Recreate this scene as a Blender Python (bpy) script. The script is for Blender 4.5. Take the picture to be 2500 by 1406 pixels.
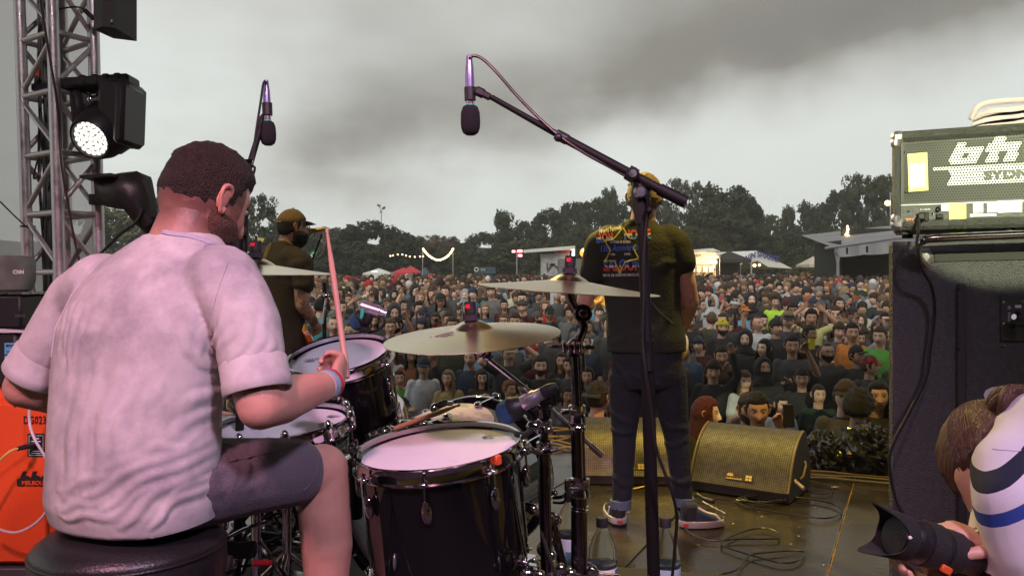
import bpy,bmesh,math,random
import numpy as np
from mathutils import Vector,Matrix,Euler,noise
from mathutils.bvhtree import BVHTree
PI = math.pi
R = math.radians
rnd = random.Random(11)
for o in list(bpy.data.objects): bpy.data.objects.remove(o)
SC = bpy.context.scene
COL = SC.collection
# ------------------------------------------------------------------ camera
CAMH = 1.28      # camera height above the stage floor (stage floor is z = 0), looking along +Y
FPX = 2000.0     # focal length in photograph pixels
HOR = 680.0      # horizon row in the photograph
def W(px,py,D):
 """pixel and distance along the stage -> real point in metres"""
 return Vector(((px-1250.0)/FPX*D,D,CAMH-(py-HOR)/FPX*D))
cam_d = bpy.data.cameras.new('camera'); cam = bpy.data.objects.new('camera',cam_d); COL.objects.link(cam)
cam.location = (0,0,CAMH); cam.rotation_euler = (PI/2,0,0)
cam_d.sensor_width = 36.0; cam_d.lens = 36.0*FPX/2500.0
cam_d.shift_y = -(703.0-HOR)/2500.0
cam_d.clip_start = 0.05; cam_d.clip_end = 2000
SC.camera = cam
# ------------------------------------------------------------------ colour management
SC.view_settings.view_transform = 'Standard'; SC.view_settings.look = 'None'
SC.view_settings.exposure = 0.12; SC.view_settings.gamma = 1.0
SC.view_settings.use_curve_mapping = False
SC.cycles.use_denoising = True
SC.cycles.max_bounces = 10; SC.cycles.diffuse_bounces = 3; SC.cycles.glossy_bounces = 3; SC.cycles.transmission_bounces = 10; SC.cycles.transparent_max_bounces = 12
SC.cycles.sample_clamp_indirect = 6.0
# ------------------------------------------------------------------ sky: heavy overcast
SUN_EL,SUN_AZ = R(40),R(200)
world = bpy.data.worlds.new("World"); SC.world = world; world.use_nodes = True
nt = world.node_tree; nt.nodes.clear()
def wn(t,**k):
 n = nt.nodes.new(t)
 for a,b in k.items(): setattr(n,a,b)
 return n
L = nt.links.new
tc = wn('ShaderNodeTexCoord')
sky = wn('ShaderNodeTexSky',sky_type='NISHITA',sun_disc=False,sun_elevation=SUN_EL,sun_rotation=SUN_AZ)
try: sky.dust_density = 4.0
except Exception: pass
skys = wn('ShaderNodeVectorMath',operation='SCALE'); L(sky.outputs[0],skys.inputs[0]); skys.inputs['Scale'].default_value = 0.06
def vmath(op,a,b=None):
 n = wn('ShaderNodeVectorMath',operation=op);
 for i,v in enumerate((a,b)):
  if v is None: continue
  if isinstance(v,(tuple,Vector)): n.inputs[i].default_value = v
  else: L(v,n.inputs[i])
 return n
def fmath(op,a,b=None,c=None,clamp=False):
 n = wn('ShaderNodeMath',operation=op); n.use_clamp = clamp
 for i,v in enumerate((a,b,c)):
  if v is None: continue
  if isinstance(v,(int,float)): n.inputs[i].default_value = v
  else: L(v,n.inputs[i])
 return n.outputs[0]
dirn = vmath('NORMALIZE',tc.outputs['Generated'])
sep = wn('ShaderNodeSeparateXYZ'); L(dirn.outputs[0],sep.inputs[0])
az = fmath('ARCTAN2',sep.outputs[0],sep.outputs[1])          # 0 straight ahead, + to the right
el = fmath('ARCSINE',sep.outputs[2])
# clouds live on a high flat deck: project the direction on it
zz = fmath('MAXIMUM',fmath('ADD',sep.outputs[2],0.10),0.04)
cu = fmath('DIVIDE',sep.outputs[0],zz); cv = fmath('DIVIDE',sep.outputs[1],zz)
cmb = wn('ShaderNodeCombineXYZ'); L(cu,cmb.inputs[0]); L(cv,cmb.inputs[1])
n1 = wn('ShaderNodeTexNoise'); n1.inputs['Scale'].default_value = 0.55; n1.inputs['Detail'].default_value = 5; n1.inputs['Roughness'].default_value = .5; n1.inputs['Distortion'].default_value = .25
L(cmb.outputs[0],n1.inputs['Vector'])
n2 = wn('ShaderNodeTexNoise'); n2.inputs['Scale'].default_value = 1.7; n2.inputs['Detail'].default_value = 6; n2.inputs['Roughness'].default_value = .5
L(cmb.outputs[0],n2.inputs['Vector'])
n3 = wn('ShaderNodeTexNoise'); n3.inputs['Scale'].default_value = 7.0; n3.inputs['Detail'].default_value = 4
L(dirn.outputs[0],n3.inputs['Vector'])
nn = fmath('SUBTRACT',n1.outputs[0],.5); nn2 = fmath('SUBTRACT',n2.outputs[0],.5); nn3 = fmath('SUBTRACT',n3.outputs[0],.5)
def band(base_el,slope,soft,warp=.16):
 """1 above a soft edge that runs at elevation base_el + slope*azimuth"""
 e = fmath('ADD',fmath('MULTIPLY',az,slope),base_el)
 d = fmath('ADD',fmath('SUBTRACT',el,e),fmath('ADD',fmath('MULTIPLY',nn,warp*.5),fmath('MULTIPLY',nn3,warp)))
 return fmath('SMOOTH_MIN',fmath('DIVIDE',fmath('ADD',d,soft*.5),soft,clamp=True),1.0,.05)
def smooth(x):
 m = wn('ShaderNodeMapRange',interpolation_type='SMOOTHSTEP'); L(x,m.inputs[0]); return m.outputs[0]
def blob(ax,ey,rx,ry):
 a = fmath('DIVIDE',fmath('SUBTRACT',fmath('ADD',az,fmath('MULTIPLY',nn3,.22)),ax),rx)
 b = fmath('DIVIDE',fmath('SUBTRACT',fmath('ADD',el,fmath('MULTIPLY',nn,.08)),ey),ry)
 r = fmath('ADD',fmath('MULTIPLY',a,a),fmath('MULTIPLY',b,b))
 return fmath('EXPONENT',fmath('MULTIPLY',r,-1.0))
# a cloud bank that rises from left to right, with a brighter break on the left
edge = fmath('ADD',fmath('MULTIPLY',az,.20),.15)
b1 = smooth(band(0.155,0.20,.15))
lm = wn('ShaderNodeMapRange',interpolation_type='SMOOTHSTEP'); lm.inputs['From Min'].default_value = -.44; lm.inputs['From Max'].default_value = -.12
L(fmath('ADD',az,fmath('MULTIPLY',nn3,.2)),lm.inputs[0])
under = fmath('DIVIDE',fmath('SUBTRACT',fmath('SUBTRACT',el,edge),.045),.055)
under = fmath('EXPONENT',fmath('MULTIPLY',fmath('MULTIPLY',under,under),-1.0))
right = blob(.52,.31,.40,.11)
dark = fmath('MULTIPLY',fmath('MULTIPLY',b1,lm.outputs[0]),fmath('ADD',.22,fmath('MULTIPLY',under,.09)))
dark = fmath('ADD',dark,fmath('MULTIPLY',right,.07))
dark = fmath('ADD',dark,fmath('MULTIPLY',fmath('MULTIPLY',nn2,b1),.14))
dark = fmath('ADD',dark,fmath('MULTIPLY',nn,.07))
dark = fmath('ADD',dark,fmath('MULTIPLY',nn3,.06))
tp_ = wn('ShaderNodeMapRange',interpolation_type='SMOOTHSTEP'); tp_.inputs['From Min'].default_value = .12; tp_.inputs['From Max'].default_value = .42; L(el,tp_.inputs[0])
val = fmath('SUBTRACT',fmath('SUBTRACT',.54,dark),fmath('MULTIPLY',tp_.outputs[0],.075))
lift = blob(-.05,.34,.24,.10)
val = fmath('ADD',val,fmath('MULTIPLY',lift,.13))
ramp = wn('ShaderNodeValToRGB')
cr = ramp.color_ramp
cr.elements[0].position = .0; cr.elements[0].color = (.13,.125,.115,1)
cr.elements[1].position = 1.0; cr.elements[1].color = (.84,.85,.80,1)
e = cr.elements.new(.22); e.color = (.205,.195,.168,1)
e = cr.elements.new(.42); e.color = (.47,.475,.445,1)
e = cr.elements.new(.55); e.color = (.60,.63,.60,1)
L(val,ramp.inputs[0])
mix = wn('ShaderNodeMix',data_type='RGBA'); mix.inputs[0].default_value = .94
L(skys.outputs[0],mix.inputs[6]); L(ramp.outputs[0],mix.inputs[7])
bg = wn('ShaderNodeBackground'); L(mix.outputs[2],bg.inputs[0]); bg.inputs[1].default_value = 1.30
wo = wn('ShaderNodeOutputWorld'); L(bg.outputs[0],wo.inputs[0])
# ------------------------------------------------------------------ lights
def light(name,kind,loc,target,energy,color,**k):
 d = bpy.data.lights.new(name,kind); d.energy = energy; d.color = color
 for a,b in k.items(): setattr(d,a,b)
 o = bpy.data.objects.new(name,d); COL.objects.link(o); o.location = loc
 v = Vector(target)-Vector(loc); o.rotation_euler = v.to_track_quat('-Z','Y').to_euler()
 return o
sd = Vector((math.sin(SUN_AZ)*math.cos(SUN_EL),math.cos(SUN_AZ)*math.cos(SUN_EL),math.sin(SUN_EL)))
light('sun','SUN',(0,0,30),Vector((0,0,30))-sd,1.5,(1,.95,.88),angle=R(40))
# stage lamps: pink-white wash from the rear truss, yellow fresnels over the front of the stage, one on the amplifier
light('pink_wash_lamp','SPOT',(-1.0,-1.2,4.0),(-.75,1.75,1.0),660,(1,.43,.58),spot_size=R(52),spot_blend=.8,shadow_soft_size=.22)
light('white_wash_lamp','SPOT',(1.5,-1.6,4.1),(-.05,2.2,.8),640,(.88,.68,1.0),spot_size=R(38),spot_blend=.8,shadow_soft_size=.22)
light('yellow_front_lamp','SPOT',(-.9,7.2,4.6),(.75,4.3,1.5),1500,(1,.72,.16),spot_size=R(38),spot_blend=.7,shadow_soft_size=.10)
light('yellow_top_lamp','SPOT',(1.9,4.1,4.7),(1.55,4.8,.1),760,(1,.66,.12),spot_size=R(66),spot_blend=.8,shadow_soft_size=.12)
light('yellow_left_lamp','SPOT',(-2.1,4.3,4.6),(-1.62,5.8,1.45),260,(1,.66,.16),spot_size=R(30),spot_blend=.8,shadow_soft_size=.10)
light('pale_truss_lamp','SPOT',(-.6,.2,4.2),(-2.2,3.6,1.9),150,(1,.80,.86),spot_size=R(50),spot_blend=.8,shadow_soft_size=.2)
light('amp_lamp','SPOT',(.75,-1.0,2.9),(1.46,2.4,1.60),1500,(.96,1.0,.62),spot_size=R(10.8),spot_blend=.10,shadow_soft_size=.02)
# ------------------------------------------------------------------ materials
MATS = {}
def mat(name,col,rough=.6,metal=0,bump=0,bscale=60,var=.12,vscale=8,spec=.5,coat=0,emit=None,estr=0,attr=None,sheen=0,dirt=None,sss=0,objcol=False,rvar=0,stretch=None):
 if name in MATS: return MATS[name]
 m = bpy.data.materials.new(name); m.use_nodes = True; MATS[name] = m
 nt = m.node_tree; b = nt.nodes['Principled BSDF']
 b.inputs['Roughness'].default_value = rough; b.inputs['Metallic'].default_value = metal
 b.inputs['Specular IOR Level'].default_value = spec; b.inputs['Coat Weight'].default_value = coat
 b.inputs['Sheen Weight'].default_value = sheen
 if sss:
  b.inputs['Subsurface Weight'].default_value = sss; b.inputs['Subsurface Radius'].default_value = (.012,.005,.003); b.inputs['Subsurface Scale'].default_value = 1
 tc = nt.nodes.new('ShaderNodeTexCoord')
 tco = tc.outputs['Object']
 if stretch:
  mp = nt.nodes.new('ShaderNodeMapping'); mp.inputs['Scale'].default_value = stretch; nt.links.new(tco,mp.inputs[0]); tco = mp.outputs[0]
 src = None
 if attr:
  a = nt.nodes.new('ShaderNodeAttribute'); a.attribute_name = attr; src = a.outputs['Color']
 if objcol:
  oi = nt.nodes.new('ShaderNodeObjectInfo'); src = oi.outputs['Color']
 if var:
  n = nt.nodes.new('ShaderNodeTexNoise'); n.inputs['Scale'].default_value = vscale; n.inputs['Detail'].default_value = 4
  nt.links.new(tco,n.inputs['Vector'])
  mr = nt.nodes.new('ShaderNodeMapRange'); mr.inputs['From Min'].default_value = .25; mr.inputs['From Max'].default_value = .75
  mr.inputs['To Min'].default_value = 1-var; mr.inputs['To Max'].default_value = 1+var
  nt.links.new(n.outputs[0],mr.inputs[0])
  mx = nt.nodes.new('ShaderNodeVectorMath'); mx.operation = 'SCALE'
  if src:
   if attr and not objcol:
    mm = nt.nodes.new('ShaderNodeVectorMath'); mm.operation = 'MULTIPLY'; nt.links.new(src,mm.inputs[0]); mm.inputs[1].default_value = col; nt.links.new(mm.outputs[0],mx.inputs[0])
   else: nt.links.new(src,mx.inputs[0])
  else: mx.inputs[0].default_value = col
  nt.links.new(mr.outputs[0],mx.inputs['Scale']); last = mx.outputs[0]
  if dirt:
   n2 = nt.nodes.new('ShaderNodeTexNoise'); n2.inputs['Scale'].default_value = dirt[1]; n2.inputs['Detail'].default_value = 6; n2.inputs['Roughness'].default_value = .65
   nt.links.new(tc.outputs['Object'],n2.inputs['Vector'])
   r2 = nt.nodes.new('ShaderNodeMapRange'); r2.inputs['From Min'].default_value = dirt[2]; r2.inputs['From Max'].default_value = dirt[3]
   nt.links.new(n2.outputs[0],r2.inputs[0])
   m2 = nt.nodes.new('ShaderNodeMix'); m2.data_type = 'RGBA'
   nt.links.new(r2.outputs[0],m2.inputs[0]); nt.links.new(last,m2.inputs[6]); m2.inputs[7].default_value = (*dirt[0],1); last = m2.outputs[2]
  nt.links.new(last,b.inputs['Base Color'])
  if rvar:
   r3 = nt.nodes.new('ShaderNodeMapRange'); r3.inputs['From Min'].default_value = .3; r3.inputs['From Max'].default_value = .7
   r3.inputs['To Min'].default_value = max(0,rough-rvar); r3.inputs['To Max'].default_value = rough+rvar
   nt.links.new(n.outputs[0],r3.inputs[0]); nt.links.new(r3.outputs[0],b.inputs['Roughness'])
 elif src: nt.links.new(src,b.inputs['Base Color'])
 else: b.inputs['Base Color'].default_value = (*col,1)
 if emit:
  b.inputs['Emission Color'].default_value = (*emit,1); b.inputs['Emission Strength'].default_value = estr
 if bump:
  n = nt.nodes.new('ShaderNodeTexNoise'); n.inputs['Scale'].default_value = bscale; n.inputs['Detail'].default_value = 3
  nt.links.new(tco,n.inputs['Vector'])
  bp = nt.nodes.new('ShaderNodeBump'); bp.inputs['Strength'].default_value = bump; bp.inputs['Distance'].default_value = .01
  nt.links.new(n.outputs[0],bp.inputs['Height']); nt.links.new(bp.outputs[0],b.inputs['Normal'])
 return m
M = dict(
 chrome=mat('chrome',(.62,.58,.62),.09,1,var=.05),steel=mat('steel',(.42,.41,.41),.3,1,var=.15,vscale=30,rvar=.1),
 alu=mat('alu',(.56,.53,.54),.42,.75,var=.18,vscale=25,rvar=.12,bump=.1,bscale=90),
 black=mat('black_metal',(.006,.006,.006),.6,0,var=.2,spec=.25),blackgloss=mat('black_lacquer',(.004,.004,.005),.06,0,var=0,coat=.6),
 rubber=mat('rubber',(.01,.01,.01),.75,var=.2),plastic=mat('plastic',(.018,.017,.018),.45,bump=.05),
 head=mat('drumhead',(.70,.68,.72),.5,var=.03,dirt=((.42,.41,.43),14,.60,.85),bump=.05,bscale=300),
 foam=mat('foam',(.01,.01,.011),.95,bump=.5,bscale=500),
 white=mat('white_print',(.75,.74,.76),.6,var=.03),wood=mat('stick_wood',(.50,.30,.16),.5,var=.12,vscale=40),
 brass=mat('cymbal_bronze',(.62,.46,.24),.30,1,var=.15,vscale=5,rvar=.1,bump=.05,bscale=120),
 cable=mat('cable',(.012,.011,.010),.38,var=.1),leather=mat('leather',(.012,.011,.012),.38,bump=.15,bscale=160,var=.2),
 red=mat('red_plastic',(.45,.02,.02),.4,var=.05),silver=mat('silver_body',(.60,.55,.60),.32,.85,var=.08,vscale=60),
 tape=mat('green_tape',(.03,.45,.30),.5,var=.1),felt=mat('felt',(.022,.019,.024),.95,var=.2),
)
# ------------------------------------------------------------------ mesh building
class MB:
 def __init__(s): s.v = []; s.f = []; s.m = []
 def add(s,vs,fs,mi=0):
  k = len(s.v); s.v += [tuple(v) for v in vs]; s.f += [tuple(i+k for i in f) for f in fs]; s.m += [mi]*len(fs); return s
 def box(s,c,size,rot=None,mi=0,bev=0):
  c = Vector(c); hx,hy,hz = [a/2 for a in size]
  Rm = rot if rot is not None else Matrix.Identity(3)
  if bev:
   b = min(bev,hx*.9,hy*.9,hz*.9); pts = [];
   for sx in (-1,1):
    for sy in (-1,1):
     for sz in (-1,1):
      pts += [(sx*(hx-b),sy*(hy-b),sz*hz),(sx*(hx-b),sy*hy,sz*(hz-b)),(sx*hx,sy*(hy-b),sz*(hz-b))]
   bm = bmesh.new()
   for p in pts: bm.verts.new(p)
   bmesh.ops.convex_hull(bm,input=bm.verts); bm.verts.index_update()
   bmesh.ops.dissolve_limit(bm,angle_limit=.02,verts=bm.verts,edges=bm.edges)
   bm.verts.index_update()
   s.add([c+Rm@v.co for v in bm.verts],[[v.index for v in f.verts] for f in bm.faces],mi); bm.free(); return s
  vs = [c+Rm@Vector((x*hx,y*hy,z*hz)) for x in (-1,1) for y in (-1,1) for z in (-1,1)]
  return s.add(vs,[(0,1,3,2),(4,6,7,5),(0,4,5,1),(2,3,7,6),(0,2,6,4),(1,5,7,3)],mi)
 def rings(s,rings,closed=True,cap=(True,True),mi=0):
  n = len(rings[0]); k = len(s.v); fs = []
  for i in range(len(rings)-1):
   for j in range(n if closed else n-1):
    a = i*n+j; b = i*n+(j+1) % n; fs.append((a,b,b+n,a+n))
  if cap[0] and closed: fs.append(tuple(range(n))[::-1])
  if cap[1] and closed: fs.append(tuple((len(rings)-1)*n+j for j in range(n)))
  return s.add([p for r in rings for p in r],fs,mi)
 def lathe(s,prof,o,axis=(0,0,1),seg=32,mi=0,cap=(False,False),ref=None):
  ax = Vector(axis).normalized(); q = ax.to_track_quat('Z','Y').to_matrix() if abs(ax.z) < .9999 else Matrix.Identity(3)*(1 if ax.z > 0 else 1)
  if abs(ax.z) >= .9999 and ax.z < 0: q = Matrix.Rotation(PI,3,'X')
  o = Vector(o); rs = []
  for r,h in prof: rs.append([o+q@Vector((r*math.cos(2*PI*j/seg),r*math.sin(2*PI*j/seg),h)) for j in range(seg)])
  return s.rings(rs,cap=cap,mi=mi)
 def cyl(s,a,b,r0,r1=None,seg=14,mi=0,cap=(True,True)):
  a = Vector(a); b = Vector(b); r1 = r0 if r1 is None else r1
  return s.lathe([(r0,0),(r1,(b-a).length)],a,b-a,seg,mi,cap)
 def ball(s,c,r,seg=14,mi=0,sc=(1,1,1),rot=None):
  Rm = rot or Matrix.Identity(3); c = Vector(c); n = max(6,seg//2+2); rs = []
  for i in range(n):
   t = PI*(i+.001)/(n-1+.002); rr = math.sin(t)
   rs.append([c+Rm@Vector((r*sc[0]*rr*math.cos(2*PI*j/seg),r*sc[1]*rr*math.sin(2*PI*j/seg),r*sc[2]*-math.cos(t))) for j in range(seg)])
  return s.rings(rs,mi=mi)
 def tube(s,pts,r,seg=8,mi=0,rads=None,smooth=0):
  pts = [Vector(p) for p in pts]
  if smooth: pts = catmull(pts,smooth);
  if rads and smooth:
   n0 = len(rads); rads = [rads[min(n0-2,int(i/(len(pts)-1)*(n0-1)))]*(1-(i/(len(pts)-1)*(n0-1))+min(n0-2,int(i/(len(pts)-1)*(n0-1))))+rads[min(n0-1,min(n0-2,int(i/(len(pts)-1)*(n0-1)))+1)]*((i/(len(pts)-1)*(n0-1))-min(n0-2,int(i/(len(pts)-1)*(n0-1)))) for i in range(len(pts))]
  rs = []; prev = None
  for i,p in enumerate(pts):
   t = (pts[min(i+1,len(pts)-1)]-pts[max(i-1,0)]).normalized()
   if prev is None:
    u = t.cross(Vector((0,0,1)))
    if u.length < .1: u = t.cross(Vector((1,0,0)))
    u.normalize()
   else: u = (prev-t*prev.dot(t)).normalized()
   prev = u; w = t.cross(u); rr = rads[i] if rads else r
   rs.append([p+u*rr*math.cos(2*PI*j/seg)+w*rr*math.sin(2*PI*j/seg) for j in range(seg)])
  return s.rings(rs,mi=mi)
 def torus(s,c,Rr,r,axis=(0,0,1),seg=40,ms=8,mi=0):
  return s.lathe([(Rr+r*math.cos(2*PI*i/ms),r*math.sin(2*PI*i/ms)) for i in range(ms+1)],c,axis,seg,mi)
 def mesh(s,name,off=(0,0,0),smooth=True,ang=40):
  me = bpy.data.meshes.new(name); o = Vector(off)
  me.from_pydata([tuple(Vector(v)-o) for v in s.v],[],s.f); me.validate()
  if len(me.polygons) == len(s.m): me.polygons.foreach_set('material_index',s.m)
  bm = bmesh.new(); bm.from_mesh(me); bmesh.ops.recalc_face_normals(bm,faces=bm.faces); bm.to_mesh(me); bm.free()
  if smooth: me.shade_smooth(); me.set_sharp_from_angle(angle=R(ang))
  return me
def catmull(pts,n):
 pts = [Vector(p) for p in pts]; out = []
 P = [pts[0]]+pts+[pts[-1]]
 for i in range(1,len(P)-2):
  for k in range(n):
   t = k/n; a,b,c,d = P[i-1],P[i],P[i+1],P[i+2]
   out.append(.5*((2*b)+(c-a)*t+(2*a-5*b+4*c-d)*t*t+(3*b-a-3*c+d)*t**3))
 out.append(pts[-1]); return out
ORG = {}
def org(o): return ORG.get(o.name,Vector((0,0,0))) if o else Vector((0,0,0))
def link_mesh(name,me,mats,parent=None,o_org=None):
 o = bpy.data.objects.new(name,me); COL.objects.link(o)
 for m in (mats if isinstance(mats,(list,tuple)) else [mats]): me.materials.append(m)
 if parent: o.parent = parent; ORG[o.name] = org(parent)
 return o
def part(name,mb,mats,parent,smooth=True,ang=40):
 """a mesh child; geometry is given in world space, the parent's origin is taken off"""
 return link_mesh(name,mb.mesh(name,org(parent),smooth,ang),mats,parent)
def thing(name,label,cat,loc,group=None):
 e = bpy.data.objects.new(name,None); COL.objects.link(e); e.location = loc; e.empty_display_size = .1
 ORG[e.name] = Vector(loc); e['label'] = label; e['category'] = cat
 if group: e['group'] = group
 return e
def solo(name,mb,mats,label,cat,group=None,base=None,smooth=True,ang=40):
 if base is None:
  zs = [v[2] for v in mb.v]; xs = [v[0] for v in mb.v]; ys = [v[1] for v in mb.v]
  base = Vector((sum(xs)/len(xs),sum(ys)/len(ys),min(zs)))
 o = link_mesh(name,mb.mesh(name,base,smooth,ang),mats); o.location = base; ORG[o.name] = Vector(base)
 o['label'] = label; o['category'] = cat
 if group: o['group'] = group
 return o
def struct(name,mb,mats,smooth=False,parent=None,kind='structure'):
 o = link_mesh(name,mb.mesh(name,org(parent),smooth),mats,parent)
 if kind: o['kind'] = kind
 return o
def text_mb(body,size,loc,right,up,extrude=.0008,shear=0,bold=0,align='LEFT',space=1.0,width=None,mi=0):
 """lettering as thin raised print: right/up are world directions of the writing"""
 cu = bpy.data.curves.new('t','FONT'); cu.body = body; cu.size = size; cu.extrude = extrude; cu.shear = shear; cu.offset = bold; cu.align_x = align; cu.space_character = space; cu.resolution_u = 3
 ob = bpy.data.objects.new('t',cu); COL.objects.link(ob); dg = bpy.context.evaluated_depsgraph_get()
 me = ob.evaluated_get(dg).to_mesh(); r = Vector(right).normalized(); u = Vector(up); u = (u-r*u.dot(r)).normalized(); n = r.cross(u); l = Vector(loc)
 sx = 1
 if width:
  w = max([v.co.x for v in me.vertices])-min([v.co.x for v in me.vertices]); sx = width/w
 mb = MB(); mb.add([l+r*v.co.x*sx+u*v.co.y+n*v.co.z for v in me.vertices],[tuple(p.vertices) for p in me.polygons],mi)
 ob.evaluated_get(dg).to_mesh_clear(); bpy.data.objects.remove(ob); bpy.data.curves.remove(cu); return mb
def drape(mb,bvh,direction,lift=.0015):
 """press a flat print onto a curved surface along a direction"""
 d = Vector(direction).normalized(); out = []; c = sum((Vector(v) for v in mb.v),Vector())/max(1,len(mb.v))
 for v in mb.v:
  p = Vector(v); depth = (p-c).dot(d)
  h = bvh.ray_cast(p-d*.6,d,1.5)
  out.append(tuple(h[0]-d*(lift-depth)) if h[0] is not None else v)
 mb.v = out; return mb
def basis(yaw=0,pitch=0,roll=0):
 return (Matrix.Rotation(yaw,3,'Z') @ Matrix.Rotation(pitch,3,'X') @ Matrix.Rotation(roll,3,'Y'))
# ================================================================== SETTING
A = R(26); SXv = Vector((math.cos(A),-math.sin(A),0)); SYv = Vector((math.sin(A),math.cos(A),0))
ROTS = Matrix.Rotation(-A,3,'Z')
S0 = Vector((2.38,5.38,0))                     # a point of the stage's front edge
def S(a,b,z=0): return S0+SXv*a+SYv*b+Vector((0,0,z))
def ground_z(y):
 pts = [(0,-1.45),(8,-1.45),(11,-1.03),(17.5,-.62),(28,-.42),(45,-.36),(58,-.33),(75,-.5),(100,-.5),(130,.3),(250,2),(900,2)]
 if y <= 0: return -1.45
 for (a,b),(c,d) in zip(pts,pts[1:]):
  if y <= c:
   t = (y-a)/(c-a); return b+(d-b)*t
 return pts[-1][1]
grass = mat('grass',(.045,.055,.022),.95,bump=.6,bscale=9,var=.35,vscale=1.4,dirt=((.06,.045,.03),.35,.5,.62))
mb = MB(); xs = [-900,-300,-120]+[i*6 for i in range(-12,13)]+[120,300,900]; ys = [-900,-100,-10,0]+[2+i*2 for i in range(45)]+[100,110,130,160,200,250,400,900]
for j,y in enumerate(ys):
 for x in xs: mb.v.append((x,y,ground_z(y)+(.10*noise.noise(Vector((x*.1,y*.1,0))) if y > 14 else 0)))
nx = len(xs)
for j in range(len(ys)-1):
 for i in range(nx-1): a = j*nx+i; mb.f.append((a,a+1,a+nx+1,a+nx)); mb.m.append(0)
struct('ground',mb,[grass],smooth=True)
# stage floor: ply deck panels with joints
deckm = [mat('deck_ply_a',(.030,.026,.022),.24,spec=.45,bump=.12,bscale=40,var=.35,vscale=3,rvar=.14,dirt=((.075,.062,.045),5,.60,.75)),
  mat('deck_ply_b',(.024,.021,.019),.20,spec=.45,bump=.12,bscale=55,var=.35,vscale=4,rvar=.14,dirt=((.085,.07,.05),6,.62,.78))]
mb = MB(); mb.box(S(-2,-5,-.06),(14,10,.06),ROTS)
floor = struct('stage_floor',mb,[mat('deck_joint',(.42,.28,.09),.45,var=.3)])
pw,pl = .82,2.44
pan = MB().box((0,0,0),(pw-.009,pl-.009,.024),None,bev=.003).mesh('deck_panel',smooth=False)
pan.materials.append(deckm[0]); k = 0
for j in range(4):
 for i in range(-11,5):
  c = S(i*pw+.30,-pl*(j+.5)-.02,-.018+.0015*rnd.random())
  if abs((c.x)/max(.5,c.y)) > .85 or c.y < 1.2: continue
  if k == 0: p0 = bpy.data.objects.new('deck_panel',pan)
  o = p0 if k == 0 else p0.copy(); COL.objects.link(o); o.parent = floor; o.location = c; o.rotation_euler = (0,0,-A); k += 1
  o.material_slots[0].link = 'OBJECT'; o.material_slots[0].material = deckm[(i+j) % 2]
# front fascia, drum riser, roof and rear cloth, side scrim
mb = MB(); mb.box(S(-2,.03,-.76),(14,.05,1.40),ROTS)
fas = solo('stage_skirt',mb,[mat('skirt_cloth',(.012,.012,.013),.9,bump=.3,bscale=20)],'black cloth skirt hanging below the front edge of the stage','stage skirt')
mb = MB(); c = Vector((-.25,1.62,.15)); rr = Matrix.Rotation(-R(12),3,'Z'); mb.box(c,(2.35,2.55,.30),rr,bev=.006)
o = struct('drum_riser',mb,[mat('riser_carpet',(.013,.012,.013),.85,bump=.4,bscale=120,var=.3)])
mb = MB(); mb.box(Vector((0,1.6,5.2)),(15,8.6,.12))
struct('stage_roof',mb,[mat('roof_cloth',(.03,.03,.032),.9)])
mb = MB(); mb.box(Vector((0,-3.2,2)),(15,.05,6.4)); mb.box(Vector((6.8,.8,2)),(.05,8,6.4))
struct('backdrop_wall',mb,[mat('backdrop_cloth',(.02,.02,.022),.9,bump=.3,bscale=5)])
# translucent grey scrim on the left of the stage
def scrim_mat():
 m = mat('scrim',(.36,.34,.37),.85,var=.14,vscale=1.3,dirt=((.16,.16,.17),.8,.50,.68),bump=.1,bscale=3)
 nt = m.node_tree; b = nt.nodes['Principled BSDF']; out = nt.nodes['Material Output']
 tr = nt.nodes.new('ShaderNodeBsdfTransparent'); tl = nt.nodes.new('ShaderNodeBsdfTranslucent'); tl.inputs[0].default_value = (.86,.83,.87,1)
 m1 = nt.nodes.new('ShaderNodeMixShader'); m1.inputs[0].default_value = .72; m2 = nt.nodes.new('ShaderNodeMixShader'); m2.inputs[0].default_value = .24
 nt.links.new(b.outputs[0],m1.inputs[1]); nt.links.new(tl.outputs[0],m1.inputs[2]); nt.links.new(m1.outputs[0],m2.inputs[1]); nt.links.new(tr.outputs[0],m2.inputs[2]); nt.links.new(m2.outputs[0],out.inputs[0])
 return m
mb = MB(); nu,nv = 90,24
for j in range(nv+1):
 for i in range(nu+1):
  u,v = i/nu,j/nv
  x = -6.2+u*4.0; y = 4.35+.022*math.sin(u*46+.8*math.sin(v*3))+.05*noise.noise(Vector((u*6,v*3,1)))+.03*math.sin(v*7+u*9)
  mb.v.append((x,y+.0*u,-.02+v*5.1))
for j in range(nv):
 for i in range(nu): a = j*(nu+1)+i; mb.f.append((a,a+1,a+nu+2,a+nu+1)); mb.m.append(0)
solo('side_scrim',mb,[scrim_mat()],'tall grey translucent scrim cloth hanging behind the aluminium truss tower','scrim',base=Vector((-4.2,4.35,-.02)))
# ================================================================== TRUSS TOWER
TD = 3.6
tx = thing('truss_tower','square aluminium truss tower at the left side of the stage','truss tower',W(150,1391,TD))
def ch(px,py,D): return W(px,py,D)
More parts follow.
